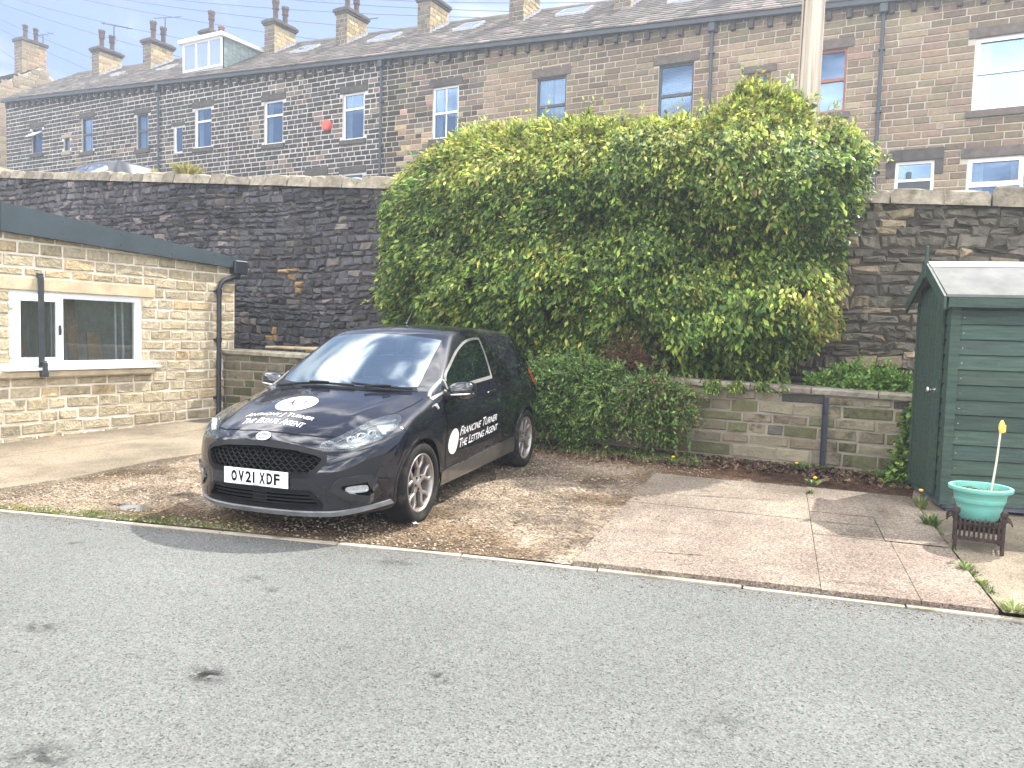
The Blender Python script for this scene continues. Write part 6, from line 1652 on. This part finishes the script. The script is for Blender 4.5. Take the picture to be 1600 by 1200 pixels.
def ivy():
    og = (-4.2, 9.6, 1.0); rg = np.random.default_rng(5)
    root = empty('ivy_bush', og); tag(root, 'huge overgrown green ivy bush covering the stone wall behind the car', 'bush')
    n = 8000
    x = rg.uniform(-8.1, -.5, n*3); z = rg.uniform(.9, 4.95, n*3)
    ok = pin(OUT, x+.30*(fbm(x*3.1, z*3.1, 81, 3)-.45), z+.34*(fbm(x*3.3, z*3.3, 82, 3)-.42)); x, z = x[ok][:n], z[ok][:n]
    b, d = bulge(x, z); y = 9.72-b+.45*np.clip((z-2.6)/1.8, 0, 1)
    low = np.clip((1.6-z)/.6, 0, 1)
    # clusters on top and behind: the growth rolls over the wall
    m = 2600; tx = rg.uniform(-7.2, -.9, m); top = np.interp(tx, [-7.2, -6.9, -6.34, -4.9, -3.5, -2.68, -2.02, -1.45, -.9], [3.62, 4.02, 4.28, 4.44, 4.36, 4.36, 4.68, 4.16, 3.95]); ty = rg.uniform(9.7, 10.9, m)
    tz = top-.10-.35*((ty-9.9)/1.0)**2+.25*(fbm(tx*2.2, ty*2.2, 66)-.5)
    # clumps scattered through the depth behind the face
    k = 2600; i = rg.integers(0, len(x), k)
    fx = rg.uniform(-7.1, -.95, 2200); fz = 3.2+rg.uniform(0, 1, 2200)*(np.interp(fx, [-7.2, -6.9, -6.34, -4.9, -3.5, -2.68, -2.02, -1.45, -.9], [3.6, 3.95, 4.2, 4.4, 4.3, 4.3, 4.5, 4.1, 3.85])-3.3); fy = rg.uniform(9.75, 10.6, 2200)
    X = np.concatenate([x, tx, x[i], fx]); Y = np.concatenate([y, ty, np.minimum(y[i]+rg.uniform(.12, .5, k), 9.85), fy]); Z = np.concatenate([z, tz, z[i], fz])
    dd = np.concatenate([d, np.full(m, .05), d[i]+.2, np.full(2200, .5)])
    N_ = len(X); per = 9
    cid = np.repeat(np.arange(N_), per)
    P = np.stack([X, Y, Z], 1)[cid]+rg.normal(0, .042, (N_*per, 3))
    hang = np.array([0, -.45, -.75]); out = np.stack([np.clip((P[:, 0]+4.2)/6, -.5, .5), -np.ones(len(P))*.5, np.clip((P[:, 2]-3.8)*1.2, 0, 1.1)], 1)
    D = 1.15*hang*(1-np.clip((P[:, 2]-3.9)*1.3, 0, .9))[:, None]+out+rg.normal(0, .38, P.shape)
    # a shared lean per clump makes rosettes
    D += rg.normal(0, .30, (N_, 3))[cid]
    S = rg.uniform(.045, .095, len(P))*np.exp(rg.normal(0, .14, N_))[cid]
    patch = fbm(P[:, 0]*1.2, P[:, 2]*1.2, 71, 4); tall = np.clip((P[:, 2]-3.35)/.8, 0, 1); edge = np.clip(1-dd[cid]/.35, 0, 1)
    right = np.clip((P[:, 0]+1.75)/.5, 0, 1)*np.clip((2.6-P[:, 2])/.5, 0, 1)
    young = np.clip(.12+.85*tall+.45*edge*tall+(patch-.52)*1.6+.75*right*(patch > .42), 0, 1)
    ch = np.exp(rg.normal(0, .30, N_))[cid]
    c_old = pal(len(P), GREENS[:4], [2.5, 4, 4, 2], rg, .2); c_new = pal(len(P), GREENS[2:]+[(.36, .33, .13)], [3, 4, 3, 1.2], rg)
    pick = (rg.uniform(0, 1, N_)[cid]*.6+rg.uniform(0, 1, len(P))*.4) < young
    C = np.where(pick[:, None], c_new, c_old)*ch[:, None]
    V, F, cc = leaves(P, D, S*1.15, C, .42, .25, rg)
    numpy_mesh('foliage', V, F, m_ivy, cc, root, origin=og)
    # pale flower and shoot tips that stand out of the mass
    q = 2600; i = rg.choice(np.where((Z > 2.2) | (X > -1.9))[0], q); w_ = np.clip((Z[i]-2.9)/1.2, .1, 1); kk = rg.uniform(0, 1, q) < w_; i = i[kk]; q = len(i); per = 5
    bp = np.repeat(np.stack([X[i], Y[i]-.03, Z[i]+.02], 1), per, 0); D = np.repeat(rg.normal(0, .4, (q, 3))+np.array([0, -.5, .55]), per, 0)+rg.normal(0, .6, (q*per, 3)); bp = bp+D*.01
    V, F, cc = leaves(bp, D, rg.uniform(.028, .07, q*per), pal(q*per, [(.36, .36, .12), (.45, .40, .17), (.26, .31, .09)], [3, 2, 3], rg, .2), .30, .2, rg)
    numpy_mesh('young_shoots', V, F, m_soft, cc, root, origin=og)
    # leafy shoots that break the outline and hang off the face
    q = 1150; i = rg.integers(0, len(X), q); pe = rg.uniform(0, 1, q) < .30+.70*(dd[i] < .3); i = i[pe]; q = len(i); per = 13
    topk = np.clip((Z[i]-3.7)/.6, 0, 1)[:, None]; B0 = np.stack([X[i], Y[i]-.02, Z[i]], 1)
    dr = rg.normal(0, .40, (q, 3))+np.array([0, -.75, .1])*(1-topk)+np.array([0, -.1, 1.0])*topk+np.stack([(X[i]+4.2)/6*np.clip(1-dd[i]/.4, 0, 1), np.zeros(q), np.zeros(q)], 1); dr /= np.linalg.norm(dr, axis=1, keepdims=True)
    ln = rg.uniform(.12, .34, q)*(1+.7*topk[:, 0]*rg.uniform(0, 1, q)); tt = np.tile(np.linspace(.15, 1, per), q); k = np.repeat(np.arange(q), per)
    P = B0[k]+dr[k]*(ln[k]*tt)[:, None]+np.array([0, 0, -1])*(.42*ln[k]*tt**2*(1-topk[k, 0]*.8))[:, None]
    D = dr[k]*.6+rg.normal(0, .62, P.shape)+np.array([0, -.15, -.35])*(1-topk[k]*.7)
    young2 = (tt > .62)[:, None]; C = np.where(young2, pal(len(P), GREENS[2:]+[(.40, .38, .14)], [3, 4, 2, 1], rg, .22), pal(len(P), GREENS[:4], [2, 4, 4, 2], rg))
    V, F, cc = leaves(P, D, rg.uniform(.045, .10, len(P))*(1.15-.45*tt), C, .42, .25, rg); numpy_mesh('leafy_shoots', V, F, m_ivy, cc, root, origin=og)
    # upright bare stalks above the crest, stems below
    t = MB()
    for k_ in range(150):
        x_ = rg.uniform(-7.1, -.9); z_ = float(np.interp(x_, [-7.2, -6.9, -6.34, -4.9, -3.5, -2.68, -2.02, -1.45, -.9], [3.62, 4.02, 4.28, 4.44, 4.36, 4.36, 4.68, 4.16, 3.95])); y_ = rg.uniform(9.7, 10.2); h = rg.uniform(.10, .26); l_ = rg.normal(0, .05, 2)
        t.tube([(x_, y_, z_-.15), (x_+l_[0]*.5, y_+l_[1], z_+h*.4), (x_+l_[0], y_+l_[1], z_+h)], [.006, .004, .003], 4, 0, (3.2, 3.6, 2.2))
    for k_ in range(70):
        x_ = rg.uniform(-7.0, -1.5); pts = [(x_, 9.75, 1.0)]
        for s in range(5): x_ += rg.normal(0, .16); pts.append((x_, 9.72-.25*rg.random(), 1.4+s*.5))
        t.tube(pts, [.03, .024, .02, .016, .012, .008], 5, 0, (1, 1, 1))
    t.build('stem', m_twig, root, og)
ivy()

def shrub(name, label, cat, blobs, n, size, stops, wts, hang=.2, wid=.42, dead=0, group=None, m=None, seed=1, twigs=25, foot=None):
    rg = np.random.default_rng(seed); B = np.array(blobs); og = tuple(foot or (B[:, 0].mean(), B[:, 1].mean(), B[:, 2].min()-.2))
    root = empty(name, og); tag(root, label, cat, group)
    vol = B[:, 3]**2; ci = rg.choice(len(B), n, p=vol/vol.sum()); dirs = rg.normal(size=(n, 3)); dirs /= np.linalg.norm(dirs, axis=1, keepdims=True)
    rr = rg.uniform(.25, 1.0, n)**.5*(.96+.75*(fbm(dirs[:, 0]*2.3+ci*3.1, dirs[:, 2]*2.3, seed+4, 3)-.45))
    ctr = B[ci, :3]+dirs*B[ci, 3:4]*rr[:, None]*np.array([1, .8, .85])
    per = 7; cid = np.repeat(np.arange(n), per)
    P = ctr[cid]+rg.normal(0, size*.5, (n*per, 3)); D = dirs[cid]*.7+np.array([0, -.25, -hang])+rg.normal(0, .55, P.shape)
    S = size*rg.uniform(.6, 1.3, len(P)); C = pal(len(P), stops, wts, rg)*np.exp(rg.normal(0, .2, n))[cid][:, None]
    V, F, cc = leaves(P, D, S, C, wid, .2, rg); numpy_mesh('foliage', V, F, m or m_soft, cc, root, origin=og)
    q = int(n*.10) if n > 1000 else 0                  # sprigs that stand clear of the mass
    if q:
        ii = rg.integers(0, n, q); dr = dirs[ii]+rg.normal(0, .35, (q, 3))+np.array([0, -.2, .1]); dr /= np.linalg.norm(dr, axis=1, keepdims=True); k2 = np.repeat(np.arange(q), 11); tt = np.tile(np.linspace(.1, 1, 11), q)
        P = B[ci[ii], :3][k2]+dirs[ii][k2]*(B[ci[ii], 3]*.85)[k2][:, None]+dr[k2]*(tt*rg.uniform(.08, .22, q)[k2])[:, None]+np.array([0, 0, -1])*(.06*tt**2)[:, None]
        D = dr[k2]*.7+rg.normal(0, .6, P.shape); V, F, cc = leaves(P, D, size*rg.uniform(.6, 1.2, len(P)), pal(len(P), stops[1:], wts[1:], rg), wid, .2, rg); numpy_mesh('sprigs', V, F, m or m_soft, cc, root, origin=og)
    t = MB()
    for k in range(twigs):
        b = B[rg.integers(len(B))]; e = b[:3]+rg.normal(0, .6, 3)*b[3]; s = np.array([b[0]+rg.normal(0, .1), b[1]+.2, og[2]]); md = (s+e)/2+rg.normal(0, .06, 3); t.tube([tuple(s), tuple(md), tuple(e)], [.012, .008, .004], 4)
    t.build('stem', m_twig, root, og); return root
MIDG = [(.065, .125, .035), (.115, .20, .05), (.17, .26, .06), (.25, .31, .09)]
shrub('shrub', 'feathery mid-green shrub spilling over the low wall beside the car\'s tail', 'shrub', [(-4.20, 8.45, 1.02, .34), (-3.75, 8.42, 1.05, .36), (-3.45, 8.4, .85, .30), (-3.95, 8.35, .72, .30), (-3.5, 8.45, .60, .22), (-4.25, 8.42, .62, .2), (-3.78, 8.40, .45, .17), (-3.35, 8.4, 1.12, .24)], 3000, .055, MIDG, [3, 4, 3, 1], seed=21, foot=(-3.85, 9.1, .95))
shrub('shrub', 'shaggy green shrub with brown withered sprigs hanging over the low wall', 'shrub', [(-2.85, 8.38, .98, .30), (-2.55, 8.42, .88, .27), (-3.05, 8.42, .80, .24), (-2.78, 8.40, .62, .20), (-2.50, 8.46, .70, .15), (-2.62, 8.42, .50, .11)], 1700, .052, MIDG+[(.20, .12, .06), (.14, .075, .05)], [3, 4, 3, 1, 1.0, .8], seed=22, foot=(-2.7, 9.1, .95))
def dead_patch():
    rg = np.random.default_rng(8); og = (-3.2, 8.9, 1.1); t = MB()
    for k in range(260):
        c = np.array([-3.2+rg.normal(0, .15), 8.58+rg.normal(0, .06), 1.33+rg.normal(0, .17)]); d = rg.normal(0, 1, 3)*np.array([1, .5, .8]); d /= np.linalg.norm(d); l_ = rg.uniform(.06, .17)
        t.tube([tuple(c-d*l_), tuple(c+rg.normal(0, .02, 3)), tuple(c+d*l_)], [.003, .004, .002], 3, 0, jit((.62, .45, .40), .5))
    for k in range(12):
        t.tube([(-3.2+rg.normal(0, .05), 9.3, 1.0), (-3.2+rg.normal(0, .1), 8.9, 1.15+.1*rg.random()), (-3.2+rg.normal(0, .16), 8.6, 1.35+rg.normal(0, .14))], [.014, .01, .005], 5)
    tag(t.build('dead_shrub', m_twig, origin=og), 'tangle of dead brown twigs in a hollow under the ivy', 'dead shrub')
dead_patch()
BRI = [(.10, .20, .035), (.15, .28, .05), (.20, .34, .07), (.27, .36, .08)]
shrub('leafy_plant', 'bright green leafy plant on the bed behind the low wall\'s right end', 'plant', [(-1.12, 9.3, 1.10, .18), (-.88, 9.3, 1.18, .22), (-.60, 9.3, 1.16, .22), (-.36, 9.3, 1.12, .20), (-.75, 9.1, 1.10, .16), (-.2, 9.35, 1.10, .15)], 1300, .048, BRI, [2, 4, 3, 1], hang=-.3, wid=.7, seed=23, twigs=10, foot=(-.7, 9.3, 1.0))
shrub('creeping_plant', 'thin moss and creeper trailing along the coping left of the steel post', 'plant', [(-2.2, 8.66, 1.07, .10), (-1.95, 8.68, 1.09, .08), (-1.65, 8.7, 1.10, .06), (-1.45, 8.72, 1.11, .05)], 170, .035, GREENS[:4], [3, 4, 3, 2], hang=.5, seed=24, twigs=6, foot=(-2, 8.9, 1.02), m=m_ivy)
shrub('ivy_plant', 'dark green ivy climbing between the low wall\'s end and the shed', 'plant', [(-.16, 8.62, .85, .10), (-.17, 8.6, .68, .11), (-.17, 8.58, .5, .13), (-.20, 8.52, .36, .15), (-.26, 8.42, .28, .12), (-.12, 8.66, 1.0, .07)], 650, .06, GREENS[:4], [3, 5, 4, 1], hang=.4, wid=.75, seed=25, twigs=8, foot=(-.15, 8.7, .2), m=m_ivy)
shrub('climbing_ivy', 'sprig of ivy clinging to the wooden pole above the bush', 'plant', [(-1.83, 10.82, 4.62, .10), (-1.84, 10.82, 4.45, .13), (-1.86, 10.82, 4.80, .06)], 110, .075, GREENS[1:], [3, 4, 3, 1], hang=.4, wid=.7, seed=26, twigs=4, foot=(-1.83, 10.82, 4.2), m=m_ivy)

# tussocks, weeds and dandelions
def tuft(name, label, cat, x, y, z, r, h, n, stops, wts, lean=.6, wd=.008, seed=1, group=None, flowers=()):
    rg = np.random.default_rng(seed); og = (x, y, z); C = pal(n, stops, wts, rg, .2)
    a = rg.uniform(0, 6.28, n); rr = r*rg.uniform(0, 1, n)**.7; B = np.stack([x+rr*.45*np.cos(a), y+rr*.45*np.sin(a), np.full(n, z)], 1); hh = h*rg.uniform(.45, 1, n)
    tip = B+np.stack([np.cos(a)*r*lean*rg.uniform(.3, 1.3, n), np.sin(a)*r*lean*rg.uniform(.3, 1.3, n), hh], 1); mid = B*.45+tip*.55; mid[:, 2] = z+hh*.72
    sd = np.stack([-np.sin(a), np.cos(a), np.zeros(n)], 1)*wd/2*rg.uniform(.6, 1.4, (n, 1))
    V = np.stack([B-sd, B+sd, mid+sd*1.1, mid-sd*1.1, tip+sd*.15, tip-sd*.15], 1).reshape(-1, 3); o = (np.arange(n)*6)[:, None]
    F = np.concatenate([o+np.array([[0, 1, 2, 3]]), o+np.array([[3, 2, 4, 5]])], 1).reshape(-1, 4)
    root = empty(name, og); tag(root, label, cat, group); numpy_mesh('blades', V, F, m_soft, np.repeat(C, 2, 0), root, origin=og)
    for (fx, fy, fh) in flowers:
        f = MB(); f.tube([(x+fx*.4, y+fy*.4, z), (x+fx, y+fy, z+fh)], .003, 5, 0, (.6, .8, .3))
        for k in range(22):
            b = 2*pi*k/22; q = .020*(.7+.3*(k % 2)); f.add([(x+fx, y+fy, z+fh), (x+fx+q*cos(b-.15), y+fy+q*sin(b-.15), z+fh+.012), (x+fx+q*cos(b+.15), y+fy+q*sin(b+.15), z+fh+.012)], [(0, 1, 2)], 1)
        f.lathe([(0, -.006), (.014, 0), (.019, .010), (.012, .017), (0, .018)], 10, 1, T=lambda p, q_, c: (x+fx+p, y+fy+q_, z+fh+c))
        f.build('flower_head', [m_twig, m_dand], root, og)
    return root
m_dand = mat('dandelion_yellow', (.80, .50, .02), .6, .3, na=.1)
GR_ = [(.06, .12, .03), (.10, .17, .04), (.16, .22, .06), (.26, .25, .10)]
WD = dict(wd=.022, lean=1.0)
g = lambda a, b: GZ(a, b)+.03
tuft('dandelion', 'dandelion in flower at the foot of the steel post', 'dandelion', -1.13, 8.60, g(-1.1, 8.6), 0.172, 0.086, 36, GR_, [3, 4, 2, 1], seed=41, flowers=((-.12, -.02, .06),), **WD)
tuft('dandelion', 'dandelion in flower below the low wall\'s right end', 'dandelion', -.46, 8.58, g(-.46, 8.6), 0.172, 0.094, 40, GR_, [3, 4, 2, 1], seed=42, flowers=((.08, .02, .085),), **WD)
tuft('dandelion', 'dandelion in flower by the shed\'s back corner', 'dandelion', -.24, 8.35, g(-.24, 8.35), 0.156, 0.094, 35, GR_, [3, 4, 2, 1], seed=43, flowers=((.07, .1, .075),), **WD)
tuft('dandelion', 'dandelion in flower at the end of the joint between paving bays', 'dandelion', -.98, 7.80, g(-.98, 7.8)+.01, 0.086, 0.062, 20, GR_, [2, 4, 2, 1], seed=44, flowers=((.01, .03, .055),), **WD)
tuft('dandelion', 'dandelion in flower on the leaf litter under the shrubs', 'dandelion', -2.47, 8.2, g(-2.47, 8.2), 0.094, 0.047, 17, GR_, [2, 4, 2, 1], seed=45, flowers=((0, 0, .06),), **WD)
tuft('weed_tuft', 'small weed in the paving joint, just in front of the dandelion', 'weed', -.945, 7.38, g(-.9, 7.4)+.01, 0.055, 0.039, 32, GR_, [2, 4, 2, 1], seed=46)
tuft('weed_tuft', 'weed with a yellow bud on the paving\'s right edge nearest the shed door', 'weed', -.07, 7.34, g(-.07, 7.34), 0.094, 0.101, 40, GR_, [2, 4, 2, 1], wd=.016, seed=47, flowers=((.0, -.02, .15),))
tuft('weed_tuft', 'tallest leafy weed on the paving\'s right edge, left of the fire grate', 'weed', .02, 6.72, g(.02, 6.7), 0.101, 0.101, 56, GR_, [3, 4, 2, 1], wd=.016, seed=48)
tuft('weed_tuft', 'yellowish weed on the paving\'s right edge, in front of the fire grate', 'weed', .22, 5.62, g(.2, 5.6), 0.086, 0.047, 56, GR_[1:], [2, 3, 3], seed=49)
tuft('weed_tuft', 'low weed on the paving\'s right edge, below the yellowish one', 'weed', .30, 5.36, g(.3, 5.4), 0.062, 0.031, 36, GR_[1:], [2, 3, 3], seed=50)
tuft('weed_tuft', 'spreading straw-coloured weed at the road end of the paving\'s right edge', 'weed', .43, 4.93, g(.4, 4.9), 0.125, 0.047, 88, GR_[1:], [1, 3, 4], seed=51)
STRAW = [(.22, .24, .07), (.34, .32, .11), (.42, .37, .16)]
tuft('grass_tussock', 'yellow-green grass tussock growing on the high wall above the garage', 'grass', -12.85, 10.25, 4.42, .42, .26, 380, STRAW, [3, 4, 3], seed=52, wd=.012)
tuft('grass_tussock', 'small dry grass wisp on the high wall beside the bigger tussock', 'grass', -13.75, 10.2, 4.50, .12, .16, 60, STRAW, [1, 3, 4], seed=53, wd=.010)

# grass and moss that nobody could count: at the foot of the low wall and along the edging
rg = np.random.default_rng(91); n = 10500
u_ = rg.uniform(0, 1, 1500); gx = np.concatenate([rg.uniform(-5.2, -2.2, 6000), rg.uniform(-6.1, -4.3, 2200), rg.uniform(-2.4, -.3, 800), -.20+.60*u_+rg.normal(0, .02, 1500)])
ea = np.interp(gx, [p[0] for p in EDGE], [p[1] for p in EDGE])
gy = np.concatenate([8.70-.62*rg.uniform(0, 1, 6000)**1.4*np.clip(fbm(gx[:6000]*1.7, gx[:6000]*0, 7)*2.2-.45, .05, 1), ea[6000:8200]+.06+.14*rg.uniform(0, 1, 2200)**2, 8.76-.12*rg.uniform(0, 1, 800), 7.75-2.87*u_])
h = np.concatenate([rg.uniform(.02, .075, 6000), rg.uniform(.006, .022, 2200), rg.uniform(.02, .06, 800), rg.uniform(.008, .035, 1500)*(vnoise(u_*14, u_*0, 9) > .45)+.002])
P = np.stack([gx, gy, .059+.019*gy+.015], 1); D = np.stack([rg.normal(0, .5, n), rg.normal(0, .5, n), np.ones(n)], 1)
V, F, cc = leaves(P, D, h, pal(n, GR_, [3, 5, 4, 1], rg), .28, .1, rg)
tag(numpy_mesh('grass', V, F, m_soft, cc), kind='stuff')
# ------------------------------------------------------------------ small things
m_turq = mat('faded_turquoise_plastic', (.15, .42, .355), .5, .4, ns=4, na=.10, dirt=((.11, .26, .21), 6, .57))
m_rust = mat('rusty_iron', (.038, .025, .021), .8, .3, ns=18, na=.5, bump=.4, bs=70, dirt=((.10, .055, .035), 9, .60))
m_cane = mat('pale_cane', (.62, .55, .45), .6, .3, ns=20, na=.15)
m_yellow = mat('yellow_cap', (.80, .52, .10), .45, .4, na=.08)
m_potsoil = mat('potting_soil', (.06, .05, .03), .95, .1, ns=25, na=.5, bump=.6)
PC = (.305, 6.30); PZ = .395
mb = MB(); T = lambda a, b, c: (PC[0]+a, PC[1]+b, PZ+c)
mb.lathe([(0, 0), (.105, 0), (.118, .012), (.140, .09), (.152, .128), (.155, .130), (.160, .150), (.158, .153), (.165, .185), (.168, .188), (.172, .205), (.196, .207), (.200, .214), (.199, .232), (.192, .236), (.176, .234), (.168, .20), (.165, .185)], 48, T=T)
pot = mb.build('plant_pot', m_turq, origin=(PC[0], PC[1], PZ), smooth=40); tag(pot, 'faded turquoise plastic pot sitting in a rusty iron grate', 'plant pot')
mb = MB(); n = 20; v = [T(0, 0, .20)]
for ring in (.08, .166):
    for i in range(n): a = 2*pi*i/n; v.append(T(ring*cos(a), ring*sin(a), .19+rng.uniform(-.012, .012)))
mb.add(v, [(0, 1+i, 1+(i+1) % n) for i in range(n)]+[(1+i, 1+n+i, 1+n+(i+1) % n, 1+(i+1) % n) for i in range(n)])
mb.build('soil', m_potsoil, pot, (PC[0], PC[1], PZ))
mb = MB()
for k in range(90):
    a = rng.uniform(0, 6.28); r_ = .15*rng.random()**.5; p = Vector(T(r_*cos(a), r_*sin(a), .185)); h = rng.uniform(.02, .05); d = Vector((rng.uniform(-.03, .03), rng.uniform(-.03, .03), h))
    s = Vector((cos(a), sin(a), 0))*.006; mb.add([tuple(p-s), tuple(p+s), tuple(p+d)], [(0, 1, 2)], 0, jit((1, 1, 1), .4))
m_sprout = mat('sprouts', (.16, .28, .06), .7, .2, colattr=True)
tag(mb.build('sprouts', m_sprout, pot, (PC[0], PC[1], PZ)), kind='stuff')
mb = MB(); base = Vector(T(.06, -.02, .17)); tip = Vector(T(.095, -.03, .655))
mb.tube([base, (base+tip)/2+Vector((.004, 0, 0)), tip], [.0075, .007, .006], 8)
cn = mb.build('garden_cane', m_cane, origin=tuple(base), smooth=50); tag(cn, 'pale garden cane stuck upright in the turquoise pot with a yellow cap', 'garden cane')
mb = MB(); mb.lathe([(0, -.035), (.014, -.03), (.020, .0), (.018, .03), (.007, .055), (0, .058)], 10, T=lambda a, b, c: (tip.x+a+.003, tip.y+b, tip.z+c-.005)); mb.box(.008, .028, -.006, .006, -.03, .02, T=lambda a, b, c: (tip.x+a, tip.y+b, tip.z+c))
mb.build('cap', m_yellow, cn, tuple(base), smooth=50)

# rusty fire grate: two andiron posts with ball tops, front bars, curled top rail, back and bottom
def grate():
    g0 = GZ(.3, 6.2)+.022; og = (.31, 6.25, g0); mb = MB(); xl, xr, yf, yb = .165, .445, 6.13, 6.42
    for x in (xl, xr):
        mb.tube([(x, yf, g0), (x, yf, g0+.255)], .013, 8); mb.lathe([(0, -.026), (.018, -.02), (.026, 0), (.018, .02), (0, .026)], 12, T=lambda a, b, c, x=x: (x+a, yf+b, g0+.275+c))
        mb.tube([(x, yb, g0), (x, yb, g0+.2)], .011, 6); mb.tube([(x, yf, g0+.09), (x, yb, g0+.09)], .010, 6); mb.tube([(x, yf, g0+.20), (x, yb, g0+.20)], .009, 6)
    mb.box(xl, xr, yf-.011, yf+.011, g0+.075, g0+.098); mb.box(xl, xr, yf-.009, yf+.009, g0+.182, g0+.202)
    mb.box(xl, xr, yb-.01, yb+.01, g0+.08, g0+.20)
    n = 9
    for k in range(n):
        x = xl+.026+(xr-xl-.052)*k/(n-1); mb.box(x-.0075, x+.0075, yf-.007, yf+.007, g0+.099, g0+.181)
        mb.tube([(x, yf, g0+.2), (x, yf-.02, g0+.222), (x, yf-.042, g0+.215), (x, yf-.048, g0+.198)], [.008, .008, .007, .005], 6)
    for k in range(7):
        y = yf+.03+(yb-yf-.06)*k/6; mb.box(xl, xr, y-.008, y+.008, g0+.15, g0+.17)
    for s, x in ((-1, xl), (1, xr)): 
        for y in (yf+.06, yf+.14, yf+.22): mb.tube([(x, y, g0+.2), (x+s*.025, y, g0+.225), (x+s*.05, y, g0+.21), (x+s*.055, y, g0+.19)], [.009, .009, .007, .005], 6)
    o = mb.build('fire_grate', m_rust, origin=og, smooth=45); tag(o, 'rusty cast-iron fire grate with ball-topped posts under the turquoise pot', 'fire grate')
grate()
# scrap of white paper at the front wheel
mb = MB(); cx, cy = -3.40, 4.66; z = GZ(cx, cy)+.03; v = []
for i in range(7):
    x = cx+(-.09+.18*i/6); v += [(x, cy-.012+.010*sin(i*1.3), z+.012*sin(i*2.1)), (x+.01, cy+.018+.008*cos(i*2), z+.018*cos(i*1.7)+.008)]
mb.add(v, [(2*i, 2*i+2, 2*i+3, 2*i+1) for i in range(6)])
o = mb.build('paper_scrap', m_white, origin=(cx, cy, z)); tag(o, 'crumpled white scrap lying under the dark car\'s front bumper', 'litter')

# overhead wires beyond the roofs
m_wire = mat('black_cable', (.03, .032, .04), .6, .3, na=.1)
def wire(p, q, sag, label):
    p, q = Vector(p), Vector(q); pts = []
    for i in range(25):
        t = i/24; v = p.lerp(q, t); v.z -= sag*4*t*(1-t); pts.append(v)
    m_ = MB(); m_.tube(pts, .015, 5); o = m_.build('overhead_wire', m_wire, origin=tuple(p)); tag(o, label, 'overhead wire', 'overhead wires crossing the sky'); return o
WIRES = [((-68.7, 28.0), (-52.4, 22.6), 'wire that meets the aerial left of the second chimney from its upper left'),
 ((-71.1, 28.1), (-52.7, 21.5), 'wire passing just under the aerial on the second chimney'),
 ((-71.1, 26.8), (-58.9, 21.7), 'wire ending at the pots of the second chimney, the upper of two close ones'),
 ((-71.1, 26.0), (-59.7, 21.0), 'wire running down to the body of the second chimney, the lower of two close ones'),
 ((-71.2, 24.3), (-64.3, 20.7), 'lowest wire, crossing the leftmost chimney'),
 ((-60.0, 26.5), (-36.4, 19.6), 'wire passing over the dormer roof to the chimney right of it'),
 ((-54.6, 25.5), (-34.2, 20.1), 'wire passing above the dormer\'s chimney pots'),
 ((-48.9, 24.5), (-27.9, 19.6), 'wire running behind the two tallest chimney pots near the top'),
 ((-37.5, 22.5), (-21.5, 18.8), 'wire crossing behind the chimneys over the red alarm box'),
 ((-29.1, 21.0), (-19.7, 19.0), 'rightmost wire, near the top edge above the white-windowed house')]
for (a, b, lab) in WIRES:
    sl_ = (b[1]-a[1])/(b[0]-a[0]); x0, x1 = a[0]-22, b[0]+9
    wire((x0, 38, a[1]+sl_*(x0-a[0])+.8), (x1, 38, b[1]+sl_*(x1-b[0])+.8), .8, lab)
# anything lying around unused
for m_ in list(bpy.data.meshes):
    if m_.users == 0: bpy.data.meshes.remove(m_)
# thin bright air between here and the houses
hm = bpy.data.materials.new('thin_haze'); hm.use_nodes = True; t = hm.node_tree; t.nodes.clear()
o_ = t.nodes.new('ShaderNodeOutputMaterial'); v_ = t.nodes.new('ShaderNodeVolumePrincipled'); v_.inputs['Density'].default_value = .0029; v_.inputs['Color'].default_value = (.80, .90, 1, 1); v_.inputs['Anisotropy'].default_value = .35
t.links.new(v_.outputs[0], o_.inputs['Volume'])
hb = MB(); hb.box(-95, 95, -65, 95, -6, 40); tag(hb.build('haze', hm), kind='stuff')
